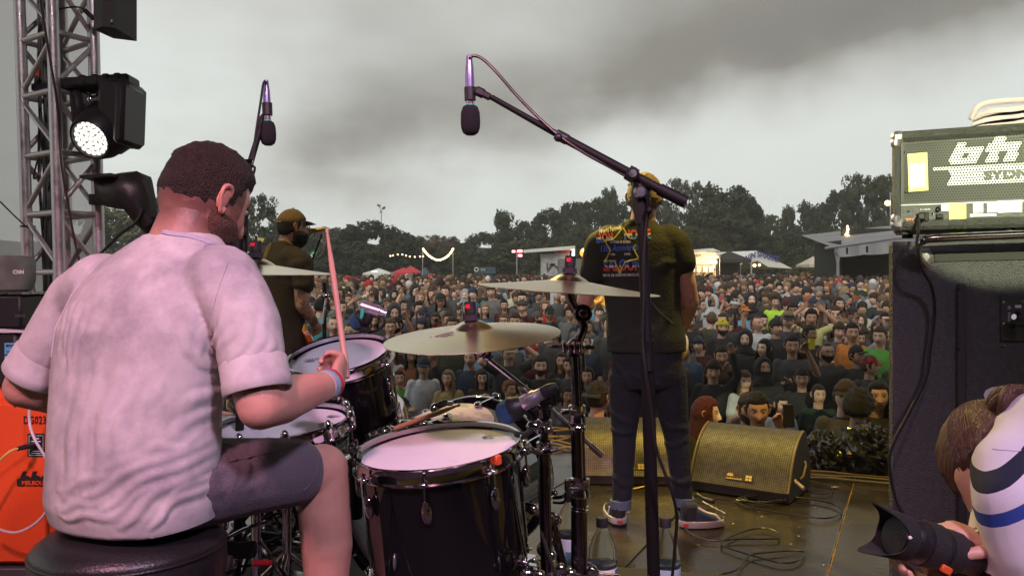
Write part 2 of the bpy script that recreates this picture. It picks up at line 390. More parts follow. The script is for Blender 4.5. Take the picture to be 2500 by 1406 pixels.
# four chords: left, near middle, far middle, right (tower turned about 45 degrees)
def chord(px_t,px_b,D): return (W(px_t,-160,D),W(px_b,680+1.26*FPX/D,D))
chords = [chord(42,92,3.60),chord(122,168,3.45),chord(146,182,3.76),chord(222,262,3.60)]
for a,b in chords: part('chord',MB().cyl(b,a,.0245,seg=16),M['alu'],tx)
def at_z(c,z): a,b = chords[c]; t = (z-b.z)/(a.z-b.z); return b+(a-b)*t
zs = [W(0,y,3.6).z for y in (1320,990,665,525,383,238,102,-40)]
for zi,z in enumerate(zs):
 for p,q in ((0,1),(1,3),(3,2),(2,0)):
  part('brace',MB().cyl(at_z(p,z),at_z(q,z),.0125,seg=10),M['alu'],tx)
for zi in range(len(zs)-1):
 for k,(p,q) in enumerate(((0,1),(1,3),(3,2),(2,0))):
  a,b = (p,q) if (zi % 2) else (q,p)
  part('brace',MB().cyl(at_z(a,zs[zi]+.02),at_z(b,zs[zi+1]-.02),.011,seg=10),M['alu'],tx)
for p in range(4):
 a = at_z(p,.005); part('base_foot',MB().cyl(a,a+Vector((0,0,.02)),.06,seg=20),M['steel'],tx)
# cables hanging down through the tower
cab = MB()
for i in range(6):
 pts = []
 for k in range(14):
  y = -60+k*110; pts.append(W(92+k*2.2+i*4+6*math.sin(k*1.1+i*2.1),y,3.62+.015*i))
 cab.tube(pts,.006+.002*(i % 3),6,smooth=3)
solo('cable_bundle',cab,M['cable'],'bundle of black power cables hanging inside the truss tower','cables')
c2 = MB().tube([W(95,-20,3.4),W(118,120,3.42),W(140,260,3.42),W(150,400,3.42),W(170,520,3.42),W(185,600,3.42),W(215,720,3.42)],.005,6,smooth=6)
solo('cable',c2,mat('dark_red_cable',(.05,.015,.015),.5),'thin dark red cable draped down the front of the truss tower','cable')
c2 = MB().tube([W(110,34,3.5),W(150,22,3.48),W(190,18,3.5),W(212,30,3.5),W(226,45,3.5)],.0035,6,smooth=6)
c2.cyl(W(207,26,3.5),W(228,46,3.5),.010)
solo('cable',c2,M['cable'],'short black cable with a plug crossing the top of the truss','cable')
c2 = MB().tube([W(92,390,3.55),W(82,430,3.52),W(86,436,3.52),W(97,425,3.54),W(102,388,3.55)],.004,6,smooth=5)
solo('cable',c2,M['cable'],'small black cable loop dangling inside the truss below the lit lamp','cable')
c2 = MB().tube([W(0,492,3.3),W(30,522,3.35),W(62,552,3.5)],.003,6,smooth=4)
c2.torus(W(68,553,3.6),.028,.004,seg=16,ms=6)
solo('cable',c2,M['cable'],'thin black line tied off to the left chord of the truss','cable')
mb = MB(); mb.box(W(92,180,3.62),(.022,.022,.03)); mb.cyl(W(92,205,3.62),W(92,187,3.62),.014,mi=1); mb.cyl(W(90,216,3.62),W(92,206,3.62),.012,.014,mi=2)
solo('plug_connector',mb,[mat('orange_plug',(.65,.09,.02),.5),M['plastic'],mat('blue_plug',(.05,.25,.5),.5)],'orange and blue power plug hanging among the truss cables','plug')
# ================================================================== MOVING HEAD LAMP
D = 3.42
ml = thing('moving_head_lamp','lit moving head LED lamp clamped to the truss tower','stage lamp',W(255,300,D))
mb = MB()
mb.box(W(240,205,D+.10),(.31,.12,.045),basis(roll=R(-4)),bev=.01)
for x in (205,235,262,290): mb.box(W(x,200-(x-205)*.06,D+.06),(.035,.05,.05),basis(roll=R(-4)),bev=.008)
mb.box(W(170,209,D+.2),(.32,.035,.030),basis(roll=R(-4)))
part('base',mb,M['plastic'],ml)
mb = MB()
mb.box(W(298,280,D+.10),(.13,.20,.27),basis(roll=R(2)),bev=.02)
mb.box(W(316,285,D+.02),(.045,.20,.25),basis(roll=R(2)),bev=.015)
mb.box(W(203,268,D+.12),(.055,.14,.16),basis(roll=R(-6)),bev=.02)
part('yoke',mb,M['plastic'],ml)
ax = Vector((-.16,-.85,-.50)).normalized(); c0 = W(258,318,D+.10)
q = ax.to_track_quat('Z','Y').to_matrix()
mb = MB().lathe([(.0,-.16),(.075,-.155),(.105,-.10),(.112,-.02),(.110,.05),(.092,.11),(.086,.118),(.078,.116),(.077,.100)],c0,ax,36)
for k in range(10):
 a = k*PI/5; mb.box(c0+q@Vector((.108*math.cos(a),.108*math.sin(a),-.05)),(.014,.014,.11),q)
part('head',mb,M['plastic'],ml)
fc = c0+ax*.104
part('front_plate',MB().lathe([(0.0,0),(.077,0)],fc,ax,32),mat('lens_plate',(.25,.25,.2),.4,emit=(.8,.8,.62),estr=.12),ml)
led = mat('led_lens',(.9,.9,.85),.3,emit=(1,.98,.90),estr=1.6)
pts = [(0,0)]+[(.023*math.cos(i*PI/3),.023*math.sin(i*PI/3)) for i in range(6)]+[(.0435*math.cos(i*PI/6+.26),.0435*math.sin(i*PI/6+.26)) for i in range(12)]+[(.0645*math.cos(i*PI/9),.0645*math.sin(i*PI/9)) for i in range(18)]
ledme = MB().lathe([(0,.007),(.006,.006),(.0088,.003),(.0096,0)],(0,0,0),ax,12).mesh('led_lens'); ledme.materials.append(led)
l0 = None
for x,y in pts:
 o = bpy.data.objects.new('led_lens',ledme) if l0 is None else l0.copy(); l0 = l0 or o
 COL.objects.link(o); o.parent = ml; o.location = fc+q@Vector((x,y,.001))-org(ml)
light('moving_head_beam','SPOT',fc+ax*.03,fc+ax*3,60,(1,.97,.85),spot_size=R(34),spot_blend=.6,shadow_soft_size=.07)
# clamp hooks
mb = MB(); p = W(243,235,3.52)
mb.torus(p,.032,.008,(0,0,1),20,8); mb.box(W(262,232,3.46),(.06,.05,.03)); mb.cyl(W(222,244,3.45),W(262,240,3.45),.012); mb.ball(W(222,244,3.45),.018)
part('clamp',mb,M['chrome'],ml)
# covered second lamp
cl = thing('covered_lamp','unlit stage lamp wrapped in a black rain cover beneath the lit lamp','stage lamp',W(300,500,3.5))
mb = MB(); rs = []
for t,(px,py,rw,rh) in enumerate([(238,434,.01,.012),(250,462,.045,.055),(285,468,.085,.075),(320,470,.085,.085),(346,492,.07,.10),(362,525,.045,.075),(372,548,.03,.04),(366,562,.01,.012)]):
 c = W(px,py,3.46); rs.append([c+Vector((0,rw*math.cos(a),0))+Vector((.25,0,1)).normalized()*rh*math.sin(a)*(1+.1*math.sin(3*a+t))+Vector((.012*math.sin(5*a+t*2),0,0)) for a in [2*PI*k/18 for k in range(18)]])
mb.rings(rs)
part('rain_cover',mb,[mat('bin_bag',(.020,.020,.018),.42,bump=.5,bscale=14,var=.3)],cl)
mb = MB(); mb.box(W(262,436,3.44),(.13,.20,.012),basis(roll=R(-4))); mb.box(W(238,488,3.55),(.05,.05,.045)); mb.torus(W(247,486,3.60),.032,.009,(0,0,1),20,8)
part('bracket',mb,M['plastic'],cl)
mb = MB().tube([W(350,510,3.4),W(330,545,3.4),W(290,575,3.4),W(245,620,3.4),W(210,660,3.4),W(205,760,3.4)],.006,6,smooth=6)
solo('cable',mb,M['cable'],'black cable drooping from the bagged lamp towards the truss foot','cable')
# hanging loudspeaker at the top
sp = thing('hanging_loudspeaker','black loudspeaker box hanging from a red strap beside the truss top','loudspeaker',W(278,86,3.3))
mb = MB(); zb = W(0,84,3.3).z; zt = W(0,-60,3.3).z
pts = [(-.048,.10),(-.048,-.06),(.006,-.10),(.05,-.08),(.05,.10)]
cx = W(276,0,3.3); mb.rings([[Vector((cx.x+x,cx.y+y,zb+(0.012 if x < .0 and y > 0 else 0))) for x,y in pts],[Vector((cx.x+x,cx.y+y,zt)) for x,y in pts]])
part('cabinet',mb,[mat('textured_black',(.028,.028,.026),.6,bump=.4,bscale=160,var=.2)],sp,smooth=False)
part('badge',MB().box(W(273,52,3.3-.093),(.008,.004,.010),basis(yaw=R(-30))),M['silver'],sp)
mb = MB().tube([W(246,12,3.33),W(238,34,3.34),W(240,62,3.34),W(250,76,3.33)],.006,6,smooth=4); mb.box(W(243,32,3.33),(.018,.006,.02),basis(roll=.4))
part('safety_strap',mb,M['red'],sp)
part('bracket',MB().tube([W(255,10,3.3),W(247,-10,3.35),W(240,-40,3.5)],.008,8),M['black'],sp)
# ================================================================== LEFT GEAR
oc = thing('orange_speaker_cabinet','bright orange guitar speaker cabinet with a stencilled back panel at lower left','speaker cabinet',W(60,1390,2.75))
OD = 2.72; tolex = mat('orange_tolex',(.80,.085,.012),.55,bump=.25,bscale=220,var=.06)
x0,x1 = W(-330,0,OD).x,W(127,0,OD).x; z0,z1 = W(0,1384,OD).z,W(0,956,OD).z
part('cabinet',MB().box(((x0+x1)/2,OD+.19,(z0+z1)/2),(x1-x0,.36,z1-z0),bev=.02),tolex,oc,ang=20)
part('back_panel',MB().box(((x0+x1)/2,OD+.0,(z0+z1)/2-.01),(x1-x0-.03,.02,z1-z0-.06),bev=.004),tolex,oc,ang=20)
part('base_rail',MB().box(((x0+x1)/2,OD+.18,z0-.025),(x1-x0,.38,.05),bev=.004),[mat('grey_rail',(.06,.06,.065),.5)],oc)
darkp = mat('black_print',(.02,.012,.01),.6,var=.1)
fr = OD-.0125
part('stencil',text_mb('DG023',.036,W(57,1034,fr),(1,0,0),(0,0,1),.0006,bold=.0006,space=1.15,width=.073),darkp,oc)
part('logo',text_mb('bhs',.064,W(42,1184,fr),(1,0,0),(0,0,1),.0006,shear=.35,bold=.003,space=.92,width=.104),darkp,oc)
mb = MB().box(W(84,1177,fr),(.115,.0014,.0225)); part('logo_bar',mb,darkp,oc)
part('logo_text',text_mb('MELBOURNE',.019,W(53,1183,fr-.0015),(1,0,0),(0,0,1),.0006,bold=.0006,width=.108),tolex,oc)
jp = MB().box(W(88,1086,fr),(.056,.003,.076),bev=.001); part('jack_plate',jp,M['plastic'],oc)
mb = MB();
for (x,y,w,h) in ((88,1063,.046,.0012),(88,1111,.046,.0012),(71,1087,.0012,.064),(105,1087,.0012,.064),(88,1070,.02,.004),(88,1077,.03,.003),(88,1101,.022,.002),(88,1106,.03,.002)): mb.box(W(x,y,fr-.0022),(w,.001,h))
part('plate_print',mb,M['white'],oc)
part('jack_socket',MB().torus(W(84,1085,fr-.002),.006,.002,(0,1,0),16,6),M['chrome'],oc)
part('screw',MB().ball(W(36,990,fr),.004),M['black'],oc)
mb = MB().tube([W(-60,1250,2.62),W(-10,1140,2.6),W(20,1105,2.6),W(45,1094,2.62)],.0042,8,smooth=6)
solo('cable',mb,mat('yellow_cable',(.70,.50,.12),.5),'yellow speaker cable plugged into the orange cabinet','cable')
mb = MB().cyl(W(42,1095,2.62),W(62,1091,2.64),.0075); mb.cyl(W(60,1091,2.64),W(84,1086,2.70),.0085)
solo('jack_plug',mb,M['plastic'],'black jack plug pushed into the socket of the orange cabinet','plug')
mb = MB().tube([W(72,990,2.6),W(72,1030,2.6),W(84,1070,2.58),W(110,1115,2.58),W(128,1160,2.58),W(126,1220,2.58),W(95,1270,2.58),W(45,1298,2.58),W(0,1292,2.58),W(-40,1270,2.58)],.0042,8,smooth=7)
solo('cable',mb,mat('white_cable',(.62,.60,.60),.5),'long white cable looping down across the orange cabinet','cable')
# black rack case and amp head standing on the orange cabinet
ah = thing('guitar_amp_head','black amp head with a blue set list taped on, standing on the orange cabinet','amplifier',W(-20,955,2.8))
x0,x1 = W(-300,0,2.8).x,W(42,0,2.8).x; z0,z1 = W(0,955,2.72).z,W(0,812,2.8).z
part('case',MB().box(((x0+x1)/2,2.92,(z0+z1)/2+.004),(x1-x0,.24,z1-z0),bev=.012),M['plastic'],ah)
part('setlist',MB().box(W(26,872,2.796),(.040,.003,.098)),[mat('blue_paper',(.10,.38,.58),.7)],ah)
mb = text_mb('SETLIST',.010,W(14,846,2.793),(1,0,0),(0,0,1),.0004,bold=.0004,width=.034)
for k in range(5): mb.box(W(24-2*(k % 2),858+k*8,2.793),(.024+.006*(k % 2),.0006,.003))
part('setlist_writing',mb,darkp,ah)
mb = MB(); mb.add([W(-40,800,2.79),W(62,806,2.79),W(60,812,2.79),W(-40,812,2.79),W(-40,806,2.95),W(52,808,2.95)],[(0,1,2,3),(0,4,5,1)])
solo('cloth',mb,[mat('pale_cloth',(.55,.52,.54),.9)],'pale folded cloth lying on top of the amp head at far left','cloth')
ca = thing('black_rack_case','black rack case stacked above the amp head at the left edge','rack case',W(0,800,3.0))
x0,x1 = W(-260,0,3.0).x,W(52,0,3.0).x; z0,z1 = W(0,803,3.0).z,W(0,720,3.0).z
part('case',MB().box(((x0+x1)/2,3.1,(z0+z1)/2),(x1-x0,.2,z1-z0),bev=.01),M['plastic'],ca)
part('lid',MB().box(((x0+x1)/2,3.1,z1+.006),(x1-x0+.008,.208,.008)),M['steel'],ca)
part('print',text_mb('NEXO',.014,W(36,774,2.997),(1,0,0),(0,0,1),.0004),[mat('grey_print',(.12,.11,.12),.6)],ca)
fm = thing('drum_case','round grey green drum case on the rack case at the left edge','drum case',W(0,716,3.05))
mb = MB().lathe([(0,0),(.10,0),(.125,.015),(.135,.05),(.135,.125),(.125,.145),(0,.148)],W(-10,716,3.18),(0,0,1),40)
part('shell',mb,[mat('grey_green_shell',(.17,.19,.16),.5,bump=.15,bscale=200,var=.35,vscale=14)],fm)
part('print',text_mb('CXN',.018,W(31,668,3.045),(1,.1,0),(0,0,1),.0004,bold=.0008),M['white'],fm)
mb = MB().tube([W(2,580,3.2),W(-2,640,3.2),W(6,700,3.2)],.01,8);
# ================================================================== RIGHT: BASS CABINET + HEAD
BD = 2.47
bt = mat('ribbed_tolex',(.062,.061,.064),.62,bump=1.0,bscale=230,var=.25,vscale=60,spec=.6)
bc = thing('bass_speaker_cabinet','tall black bass speaker cabinet with a chrome tilt bar at the right edge','speaker cabinet',W(2330,1560,BD))
x0,x1 = W(2170,0,BD).x,W(2170,0,BD).x+.78; z1 = W(0,590,BD).z; z0 = .15
part('cabinet',MB().box(((x0+x1)/2,BD+.205,(z0+z1)/2),(x1-x0,.41,z1-z0),bev=.012),bt,bc,ang=20)
for cx in (x0+.08,x1-.08): part('castor',MB().cyl((cx-.02,BD+.1,.10-.05),(cx+.02,BD+.1,.05),.05,seg=20).cyl((cx-.02,BD+.33,.05),(cx+.02,BD+.33,.05),.05,seg=20).box((cx,BD+.2,.125),(.06,.3,.05)),M['rubber'],bc)
stripm = mat('black_skid',(.025,.024,.026),.4,bump=.2,bscale=150)
for px in (2356,2356+330):
 xx = W(px,0,BD).x; part('skid_rail',MB().box((xx,BD-.008,(z0+z1)/2-.06),(.027,.014,z1-z0-.13),bev=.004),stripm,bc)
 for py in (705,846,1010): part('screw',MB().ball(W(px,py,BD-.016),.0035),M['black'],bc)
# tilt bar: chrome tube with dished end mounts
pts = [W(2267,648,BD-.01),W(2262,630,BD-.03),W(2268,605,BD-.055),W(2285,590,BD-.065),W(2320,584,BD-.07),W(2500,580,BD-.07),W(2640,579,BD-.07),W(2670,600,BD-.05),W(2676,640,BD-.01)]
part('tilt_bar',MB().tube(pts,.0125,16,smooth=6),M['chrome'],bc)
for px in (2262,2680): part('bar_mount',MB().lathe([(0,.012),(.018,.012),(.024,.006),(.030,0)],W(px,628,BD-.001),(0,-1,0),6).ball(W(px+2,640,BD-.014),.004),M['silver'],bc)
part('bar_shadow',MB().box(W(2415,629,BD-.002),(.31,.004,.022),basis(roll=R(-.8))),M['rubber'],bc)  # dark strip laid on the cabinet as the tilt bar's cast shadow
mb = MB().box(W(2506,772,BD-.004),(.135,.008,.13),bev=.003); part('jack_panel',mb,[mat('panel_black',(.03,.03,.032),.45,bump=.2,bscale=200)],bc)
for p in ((2461,735),(2461,785),(2463,834),(2506,733)): part('screw',MB().ball(W(*p,BD-.009),.0045),M['steel'],bc)
mb = MB().torus(W(2474,747,BD-.0085),.0035,.0012,(0,1,0),14,5);
for k,(w) in enumerate((.008,.006,.008,.007,.005)): mb.box(W(2474,760+k*5,BD-.0085),(w,.001,.0022))
mb.box(W(2495,744,BD-.0085),(.018,.001,.008)); part('panel_print',mb,[mat('pale_print',(.5,.5,.52),.6)],bc)
part('jack_socket',MB().torus(W(2492,760,BD-.009),.006,.0035,(0,1,0),18,6).cyl(W(2497,775,BD-.01),W(2500,768,BD-.045),.008),M['chrome'],bc)
part('jack_plug',MB().tube([W(2482,788,BD-.01),W(2500,782,BD-.04),W(2530,785,BD-.05)],.010,10),M['rubber'],bc)
st = mat('stencil_white',(.62,.60,.66),.6,bump=.4,bscale=220,var=.1)
mb = text_mb('CRE',.062,W(2412,968,BD-.003),(1,0,0),(0,0,1),.0006,bold=.004,space=1.1,width=.20)
part('stencil',mb,st,bc)
# amp head
hd = thing('bass_amp_head','black bass amp head with punched steel back grille on top of the tall cabinet','amplifier',W(2400,575,BD))
ht = mat('amp_tolex',(.055,.055,.052),.5,bump=1.0,bscale=260,var=.3,vscale=70,spec=.6)
hx0 = W(2185,0,BD-.02).x; HDp = BD-.02; hx1 = hx0+.72
ztop,zbot = W(0,322,HDp).z,W(0,562,HDp).z; th = .032
def hbox(a,b,c,d,y0,y1): return ((a+b)/2,(y0+y1)/2,(c+d)/2),(b-a,y1-y0,d-c)
part('top_panel',MB().box(*hbox(hx0,hx1,ztop-th,ztop,HDp,HDp+.34),bev=.010),ht,hd,ang=20)
part('bottom_panel',MB().box(*hbox(hx0,hx1,zbot,zbot+th,HDp,HDp+.34),bev=.010),ht,hd,ang=20)
part('side_panel',MB().box(*hbox(hx0+.0015,hx0+.028,zbot+th-.004,ztop-th+.004,HDp+.0015,HDp+.34),bev=.008),ht,hd,ang=20)
part('side_panel',MB().box(*hbox(hx1-.028,hx1-.0015,zbot+th-.004,ztop-th+.004,HDp+.0015,HDp+.34),bev=.008),ht,hd,ang=20)
for cx,sx in ((hx0,1),(hx1,-1)):
 for cz,sz in ((ztop,-1),(zbot,1)):
  mb = MB(); mb.box((cx+sx*.021,HDp+.019,cz+sz*.017),(.046,.044,.038),bev=.012); mb.box((cx+sx*.013,HDp+.019,cz+sz*.033),(.030,.044,.035),bev=.010)
  part('corner_cap',mb,M['silver'],hd)
part('inner_panel',MB().box(*hbox(hx0+.029,hx1-.029,zbot+th+.001,ztop-th-.001,HDp+.05,HDp+.30)),mat('inner_dark',(.012,.012,.013),.6),hd)
# punched grille: a real sheet with holes is made of short hexagonal cells
gz0,gz1 = W(0,497,HDp).z,W(0,345,HDp).z; gx0,gx1 = hx0+.030,hx1-.030; gy = HDp+.012
step = .0088; rows = int((gz1-gz0)/(step*.866)); cols = int((gx1-gx0-.016)/step)
mb = MB(); mbw = MB(); mby = MB()
def stripe_in(x,z):
 """printed logo: slanted block letters b h on the sheet and a bar below"""
 px = 1250+x*FPX/gy; py = HOR-(z-CAMH)*FPX/gy
 def par(x0,x1,y0,y1,sh=.42): return y0 <= py <= y1 and x0+(y1-py)*sh <= px <= x1+(y1-py)*sh
 b_ = par(2326,2352,358,410) or (par(2326,2396,374,410) and not (par(2356,2370,384,400)))
 h_ = par(2416,2442,350,408) or (par(2416,2486,366,384)) or par(2462,2486,366,408)
 s_ = par(2508,2560,366,408)
 bar = 424 <= py <= 456 and px > 2324+abs(py-440)*.4*-1+8 or (414 <= py <= 422 and px > 2290)
 txt = False
 return b_ or h_ or s_ or bar
for r_ in range(rows):
 for c_ in range(cols):
  x = gx0+.010+c_*step+(step/2 if r_ % 2 else 0); z = gz0+.006+r_*step*.866
  tgt = mbw if stripe_in(x,z) else mb
  o_ = [(x+step*.577*math.cos(R(30+60*k)),gy,z+step*.577*math.sin(R(30+60*k))) for k in range(6)]
  i_ = [(x+step*.36*math.cos(R(30+60*k)),gy,z+step*.36*math.sin(R(30+60*k))) for k in range(6)]
  tgt.add(o_+i_,[(k,(k+1) % 6,6+(k+1) % 6,6+k) for k in range(6)])
gm = mat('grille_steel',(.05,.05,.048),.5,.3,var=.2); gw = mat('grille_print',(.72,.72,.74),.6)
o = part('grille',mb,gm,hd,smooth=False); o = part('grille_logo',mbw,gw,hd,smooth=False)
fr_ = MB();
for a,b,c,d in ((gx0,gx1,gz1-.006,ztop-th-.001),(gx0,gx0+.010,gz0,gz1-.006),(gx1-.010,gx1,gz0,gz1-.006),(gx0,gx1,gz0-.008,gz0+.003)): fr_.box(*hbox(a,b,c,d,gy-.001,gy+.002))
part('grille_frame',fr_,mat('frame_dark',(.03,.03,.03),.45),hd,smooth=False)
part('logo_text',text_mb('SYDNEY',.034,W(2414,449,gy-.003),(1,0,0),(0,0,1),.0004,bold=.0016,width=.20),mat('frame_dark',(.03,.03,.03)),hd)
for p in ((2239,348),(2216,374),(2219,471),(2493,328)): part('screw',MB().ball(W(*p,gy-.002),.0045),M['chrome'],hd)
part('yellow_label',MB().box(W(2250,424,gy-.003),(.062,.0015,.112),basis(roll=R(-2))),mat('yellow_label',(.75,.78,.22),.7,var=.04),hd)
part('white_label',MB().box(W(2249,432,gy-.0046),(.050,.001,.070),basis(roll=R(-2))),M['white'],hd)
pz0,pz1 = W(0,543,HDp).z,W(0,503,HDp).z
part('rear_panel',MB().box(*hbox(gx0,gx1,pz0,pz1,HDp+.008,HDp+.05)),mat('panel_black',(.03,.03,.032),.45),hd)
part('panel_edge',MB().box(*hbox(gx0,gx1,pz1,pz1+.003,HDp+.006,HDp+.03)),M['silver'],hd)
part('serial_label',text_mb('BH 211',.011,W(2221,541,HDp+.005),(1,0,0),(0,0,1),.0003,width=.033),mat('orange_print',(.75,.28,.10),.6),hd)
mb = MB();
for x0_,x1_,y0_,y1_ in ((2218,2250,535,536),(2218,2250,544,545)): mb.box(W((x0_+x1_)/2,(y0_+y1_)/2,HDp+.006),((x1_-x0_)/FPX*HDp,.001,.001))
part('label_border',mb,mat('orange_print',(.75,.28,.10)),hd)
part('panel_print',text_mb('AC LINE IN',.0065,W(2257,516,HDp+.005),(1,0,0),(0,0,1),.0003),M['white'],hd)
for p in ((2227,517),(2248,526),(2288,525)): part('screw',MB().ball(W(*p,HDp+.007),.0035),M['chrome'],hd)
part('mains_socket',MB().box(W(2268,532,HDp+.004),(.030,.014,.028),bev=.003),M['rubber'],hd)
part('power_switch',MB().box(W(2308,531,HDp+.004),(.022,.010,.014),bev=.002),M['rubber'],hd)
part('socket_nut',MB().torus(W(2303,515,HDp+.004),.006,.002,(0,1,0),18,6),M['chrome'],hd)
part('yellow_label',MB().box(W(2352,521,HDp+.004),(.052,.001,.046),basis(roll=R(-1))),mat('yellow_label',(.75,.78,.22)),hd)
part('warning_label',MB().box(W(2402,514,HDp+.005),(.030,.001,.030)).box(W(2436,514,HDp+.005),(.030,.001,.030)).box(W(2414,532,HDp+.005),(.078,.001,.008)).box(W(2478,514,HDp+.005),(.070,.001,.034)),M['white'],hd)
part('socket_panel',MB().box(W(2322,512,HDp+.005),(.026,.001,.020)),mat('pale_print',(.5,.5,.52)),hd)
for px in (2215,2480): part('foot',MB().cyl((W(px,0,HDp).x,HDp+.04,zbot-.012),(W(px,0,HDp).x,HDp+.04,zbot),.02),M['rubber'],hd)
part('foot',MB().cyl((hx0+.05,HDp+.3,zbot-.012),(hx0+.05,HDp+.3,zbot),.02),M['rubber'],hd)
mb = MB(); mb.box(W(2268,531,HDp-.012),(.024,.03,.022),bev=.004)
mb.tube([W(2268,536,HDp-.03),W(2274,560,HDp-.045),W(2282,600,BD-.095),W(2290,650,BD-.09),W(2301,700,BD-.05),W(2300,760,BD-.03),W(2286,850,BD-.025),W(2277,920,BD-.03),W(2245,1010,BD-.06),W(2218,1075,BD-.08),W(2208,1130,BD-.09),W(2230,1230,BD-.09),W(2300,1330,BD-.09),W(2320,1500,BD-.09)],.0055,8,smooth=7)
solo('power_cable',mb,M['cable'],'black mains cable hanging from the bass amp down the tall cabinet','cable')
# towel on the head
def towel_layer(z,x0,x1,y0,y1,th,seed,n=26):
 m_ = MB(); top = []; bot = []
 for j in range(n+1):
  for i in range(n+1):
   u,v = i/n,j/n; x = x0+(x1-x0)*u; y = y0+(y1-y0)*v
   w = .008*noise.noise(Vector((u*5+seed,v*4,seed))); edge = min(u,v,1-v)*12
   dz = -.020*math.exp(-u*9)
   top.append((x,y+.01*noise.noise(Vector((u*3,seed,0))),z+th*min(1,math.sqrt(max(0,edge)+.02))+w+dz)); bot.append((x,y,z-.0+dz))
 m_.v = top+bot; N = n+1
 for j in range(n):
  for i in range(n): a = j*N+i; m_.f.append((a,a+1,a+N+1,a+N)); m_.m.append(0)
 for i in range(n):
  for (a,b) in ((i,i+1),(n*N+i+1,n*N+i),((i+1)*N,i*N),(i*N+n,(i+1)*N+n)): m_.f.append((a,b,b+N*N,a+N*N)); m_.m.append(0)
 return m_
tw = thing('towel','pale pink folded towel lying on top of the bass amp head','towel',W(2460,318,HDp+.1))
tm = mat('towel_terry',(.66,.52,.58),.95,bump=1.0,bscale=420,var=.06,sheen=.4)
for i,(dx,zz_) in enumerate(((.0,.001),(.012,.020),(.03,.040))):
 part('fold',towel_layer(ztop+zz_,W(2372,0,HDp).x+dx,hx1-.01,HDp+.03,HDp+.25,.018,i*3.1),tm,tw)
part('hem',MB().tube([W(2362,308,HDp+.06),W(2375,285,HDp+.06),W(2392,274,HDp+.07),W(2450,272,HDp+.08),W(2560,276,HDp+.08)],.009,8,smooth=5),tm,tw)
# both stand square to the stage, turned from the camera
pv = Vector((W(2170,0,BD).x,BD,0))
for e,k in ((bc,1),(hd,1),(tw,1),(bpy.data.objects['power_cable'],1)):
 l = e.location-pv; l = Vector((l.x*.84,l.y,l.z)); e.location = pv+ROTS@l; e.rotation_euler = (0,0,-A); e.scale = (.84,1,1)
# ================================================================== TREES
def leaf_mat(name,col):
 m = mat(name,col,.7,var=.45,vscale=.9,spec=.2); b = m.node_tree.nodes['Principled BSDF']; return m
LM = {'deep': leaf_mat('leaf_deep',(.030,.039,.018)),'mid': leaf_mat('leaf_mid',(.040,.051,.022)),'grey': leaf_mat('leaf_grey',(.052,.061,.036)),'rust': leaf_mat('leaf_rust',(.10,.066,.044)),'olive': leaf_mat('leaf_olive',(.085,.085,.042))}
bark = mat('bark',(.05,.040,.032),.9,bump=.6,bscale=20)
def crown_mesh(seed,n_cl=70,per=60,leaf=.34,shape='round'):
 """leaf sized faces clustered through the crown's volume; unit-ish crown 2 wide, 2 tall"""
 r_ = random.Random(seed); npr = np.random.RandomState(seed); C_ = []
 for k in range(n_cl):
  a = r_.uniform(0,2*PI); z = r_.uniform(-.9,1);
  if shape == 'round': rad = math.sqrt(max(0,1-z*z*.9))*r_.uniform(.35,1)**.5
  elif shape == 'open': rad = math.sqrt(max(0,1-z*z*.8))*r_.uniform(.2,1.1)
  else: rad = (1-.5*(z+.9)/1.9)*r_.uniform(.3,1)**.5*.8
  C_.append((rad*math.cos(a),rad*math.sin(a),z,r_.uniform(.13,.30)*(1.0 if shape != 'open' else .8)))
 V = []; F = []
 for cx,cy,cz,cr in C_:
  d = npr.normal(size=(per,3)); d /= np.linalg.norm(d,axis=1)[:,None]; p = np.array([cx,cy,cz])+d*cr*npr.uniform(.55,1.05,(per,1))*np.array([1,1,.8])
  u = npr.normal(size=(per,3)); u /= np.linalg.norm(u,axis=1)[:,None]; v = np.cross(u,d); v /= np.linalg.norm(v,axis=1)[:,None]+1e-6
  s_ = npr.uniform(.4,1,(per,1))*leaf*.12
  q = np.stack([p-u*s_,p+v*s_*.7,p+u*s_,p-v*s_*.7],1).reshape(-1,3); k0 = sum(len(x) for x in V); V.append(q); F += [(k0+4*i,k0+4*i+1,k0+4*i+2,k0+4*i+3) for i in range(per)]
 me = bpy.data.meshes.new('crown'); me.from_pydata(np.concatenate(V).tolist(),[],F); me.materials.append(LM['deep']); return me,C_
CROWNS = [crown_mesh(1,120,110,.55),crown_mesh(2,100,110,.55),crown_mesh(3,80,90,.5,'open'),crown_mesh(4,100,100,.5,'tall'),crown_mesh(5,130,110,.5)]
TRUNKS = []
for me,C_ in CROWNS:
 mb = MB(); mb.cyl((0,0,-2.2),(0,0,-.4),.07,.045,8)
 for k,c in enumerate(C_[:14]): mb.tube([(0,0,-1.2+.06*k),Vector(c[:3])*.5+Vector((0,0,-.35)),Vector(c[:3])],.02,5,rads=[.028,.018,.006])
 t = mb.mesh('trunk'); t.materials.append(bark); TRUNKS.append(t)
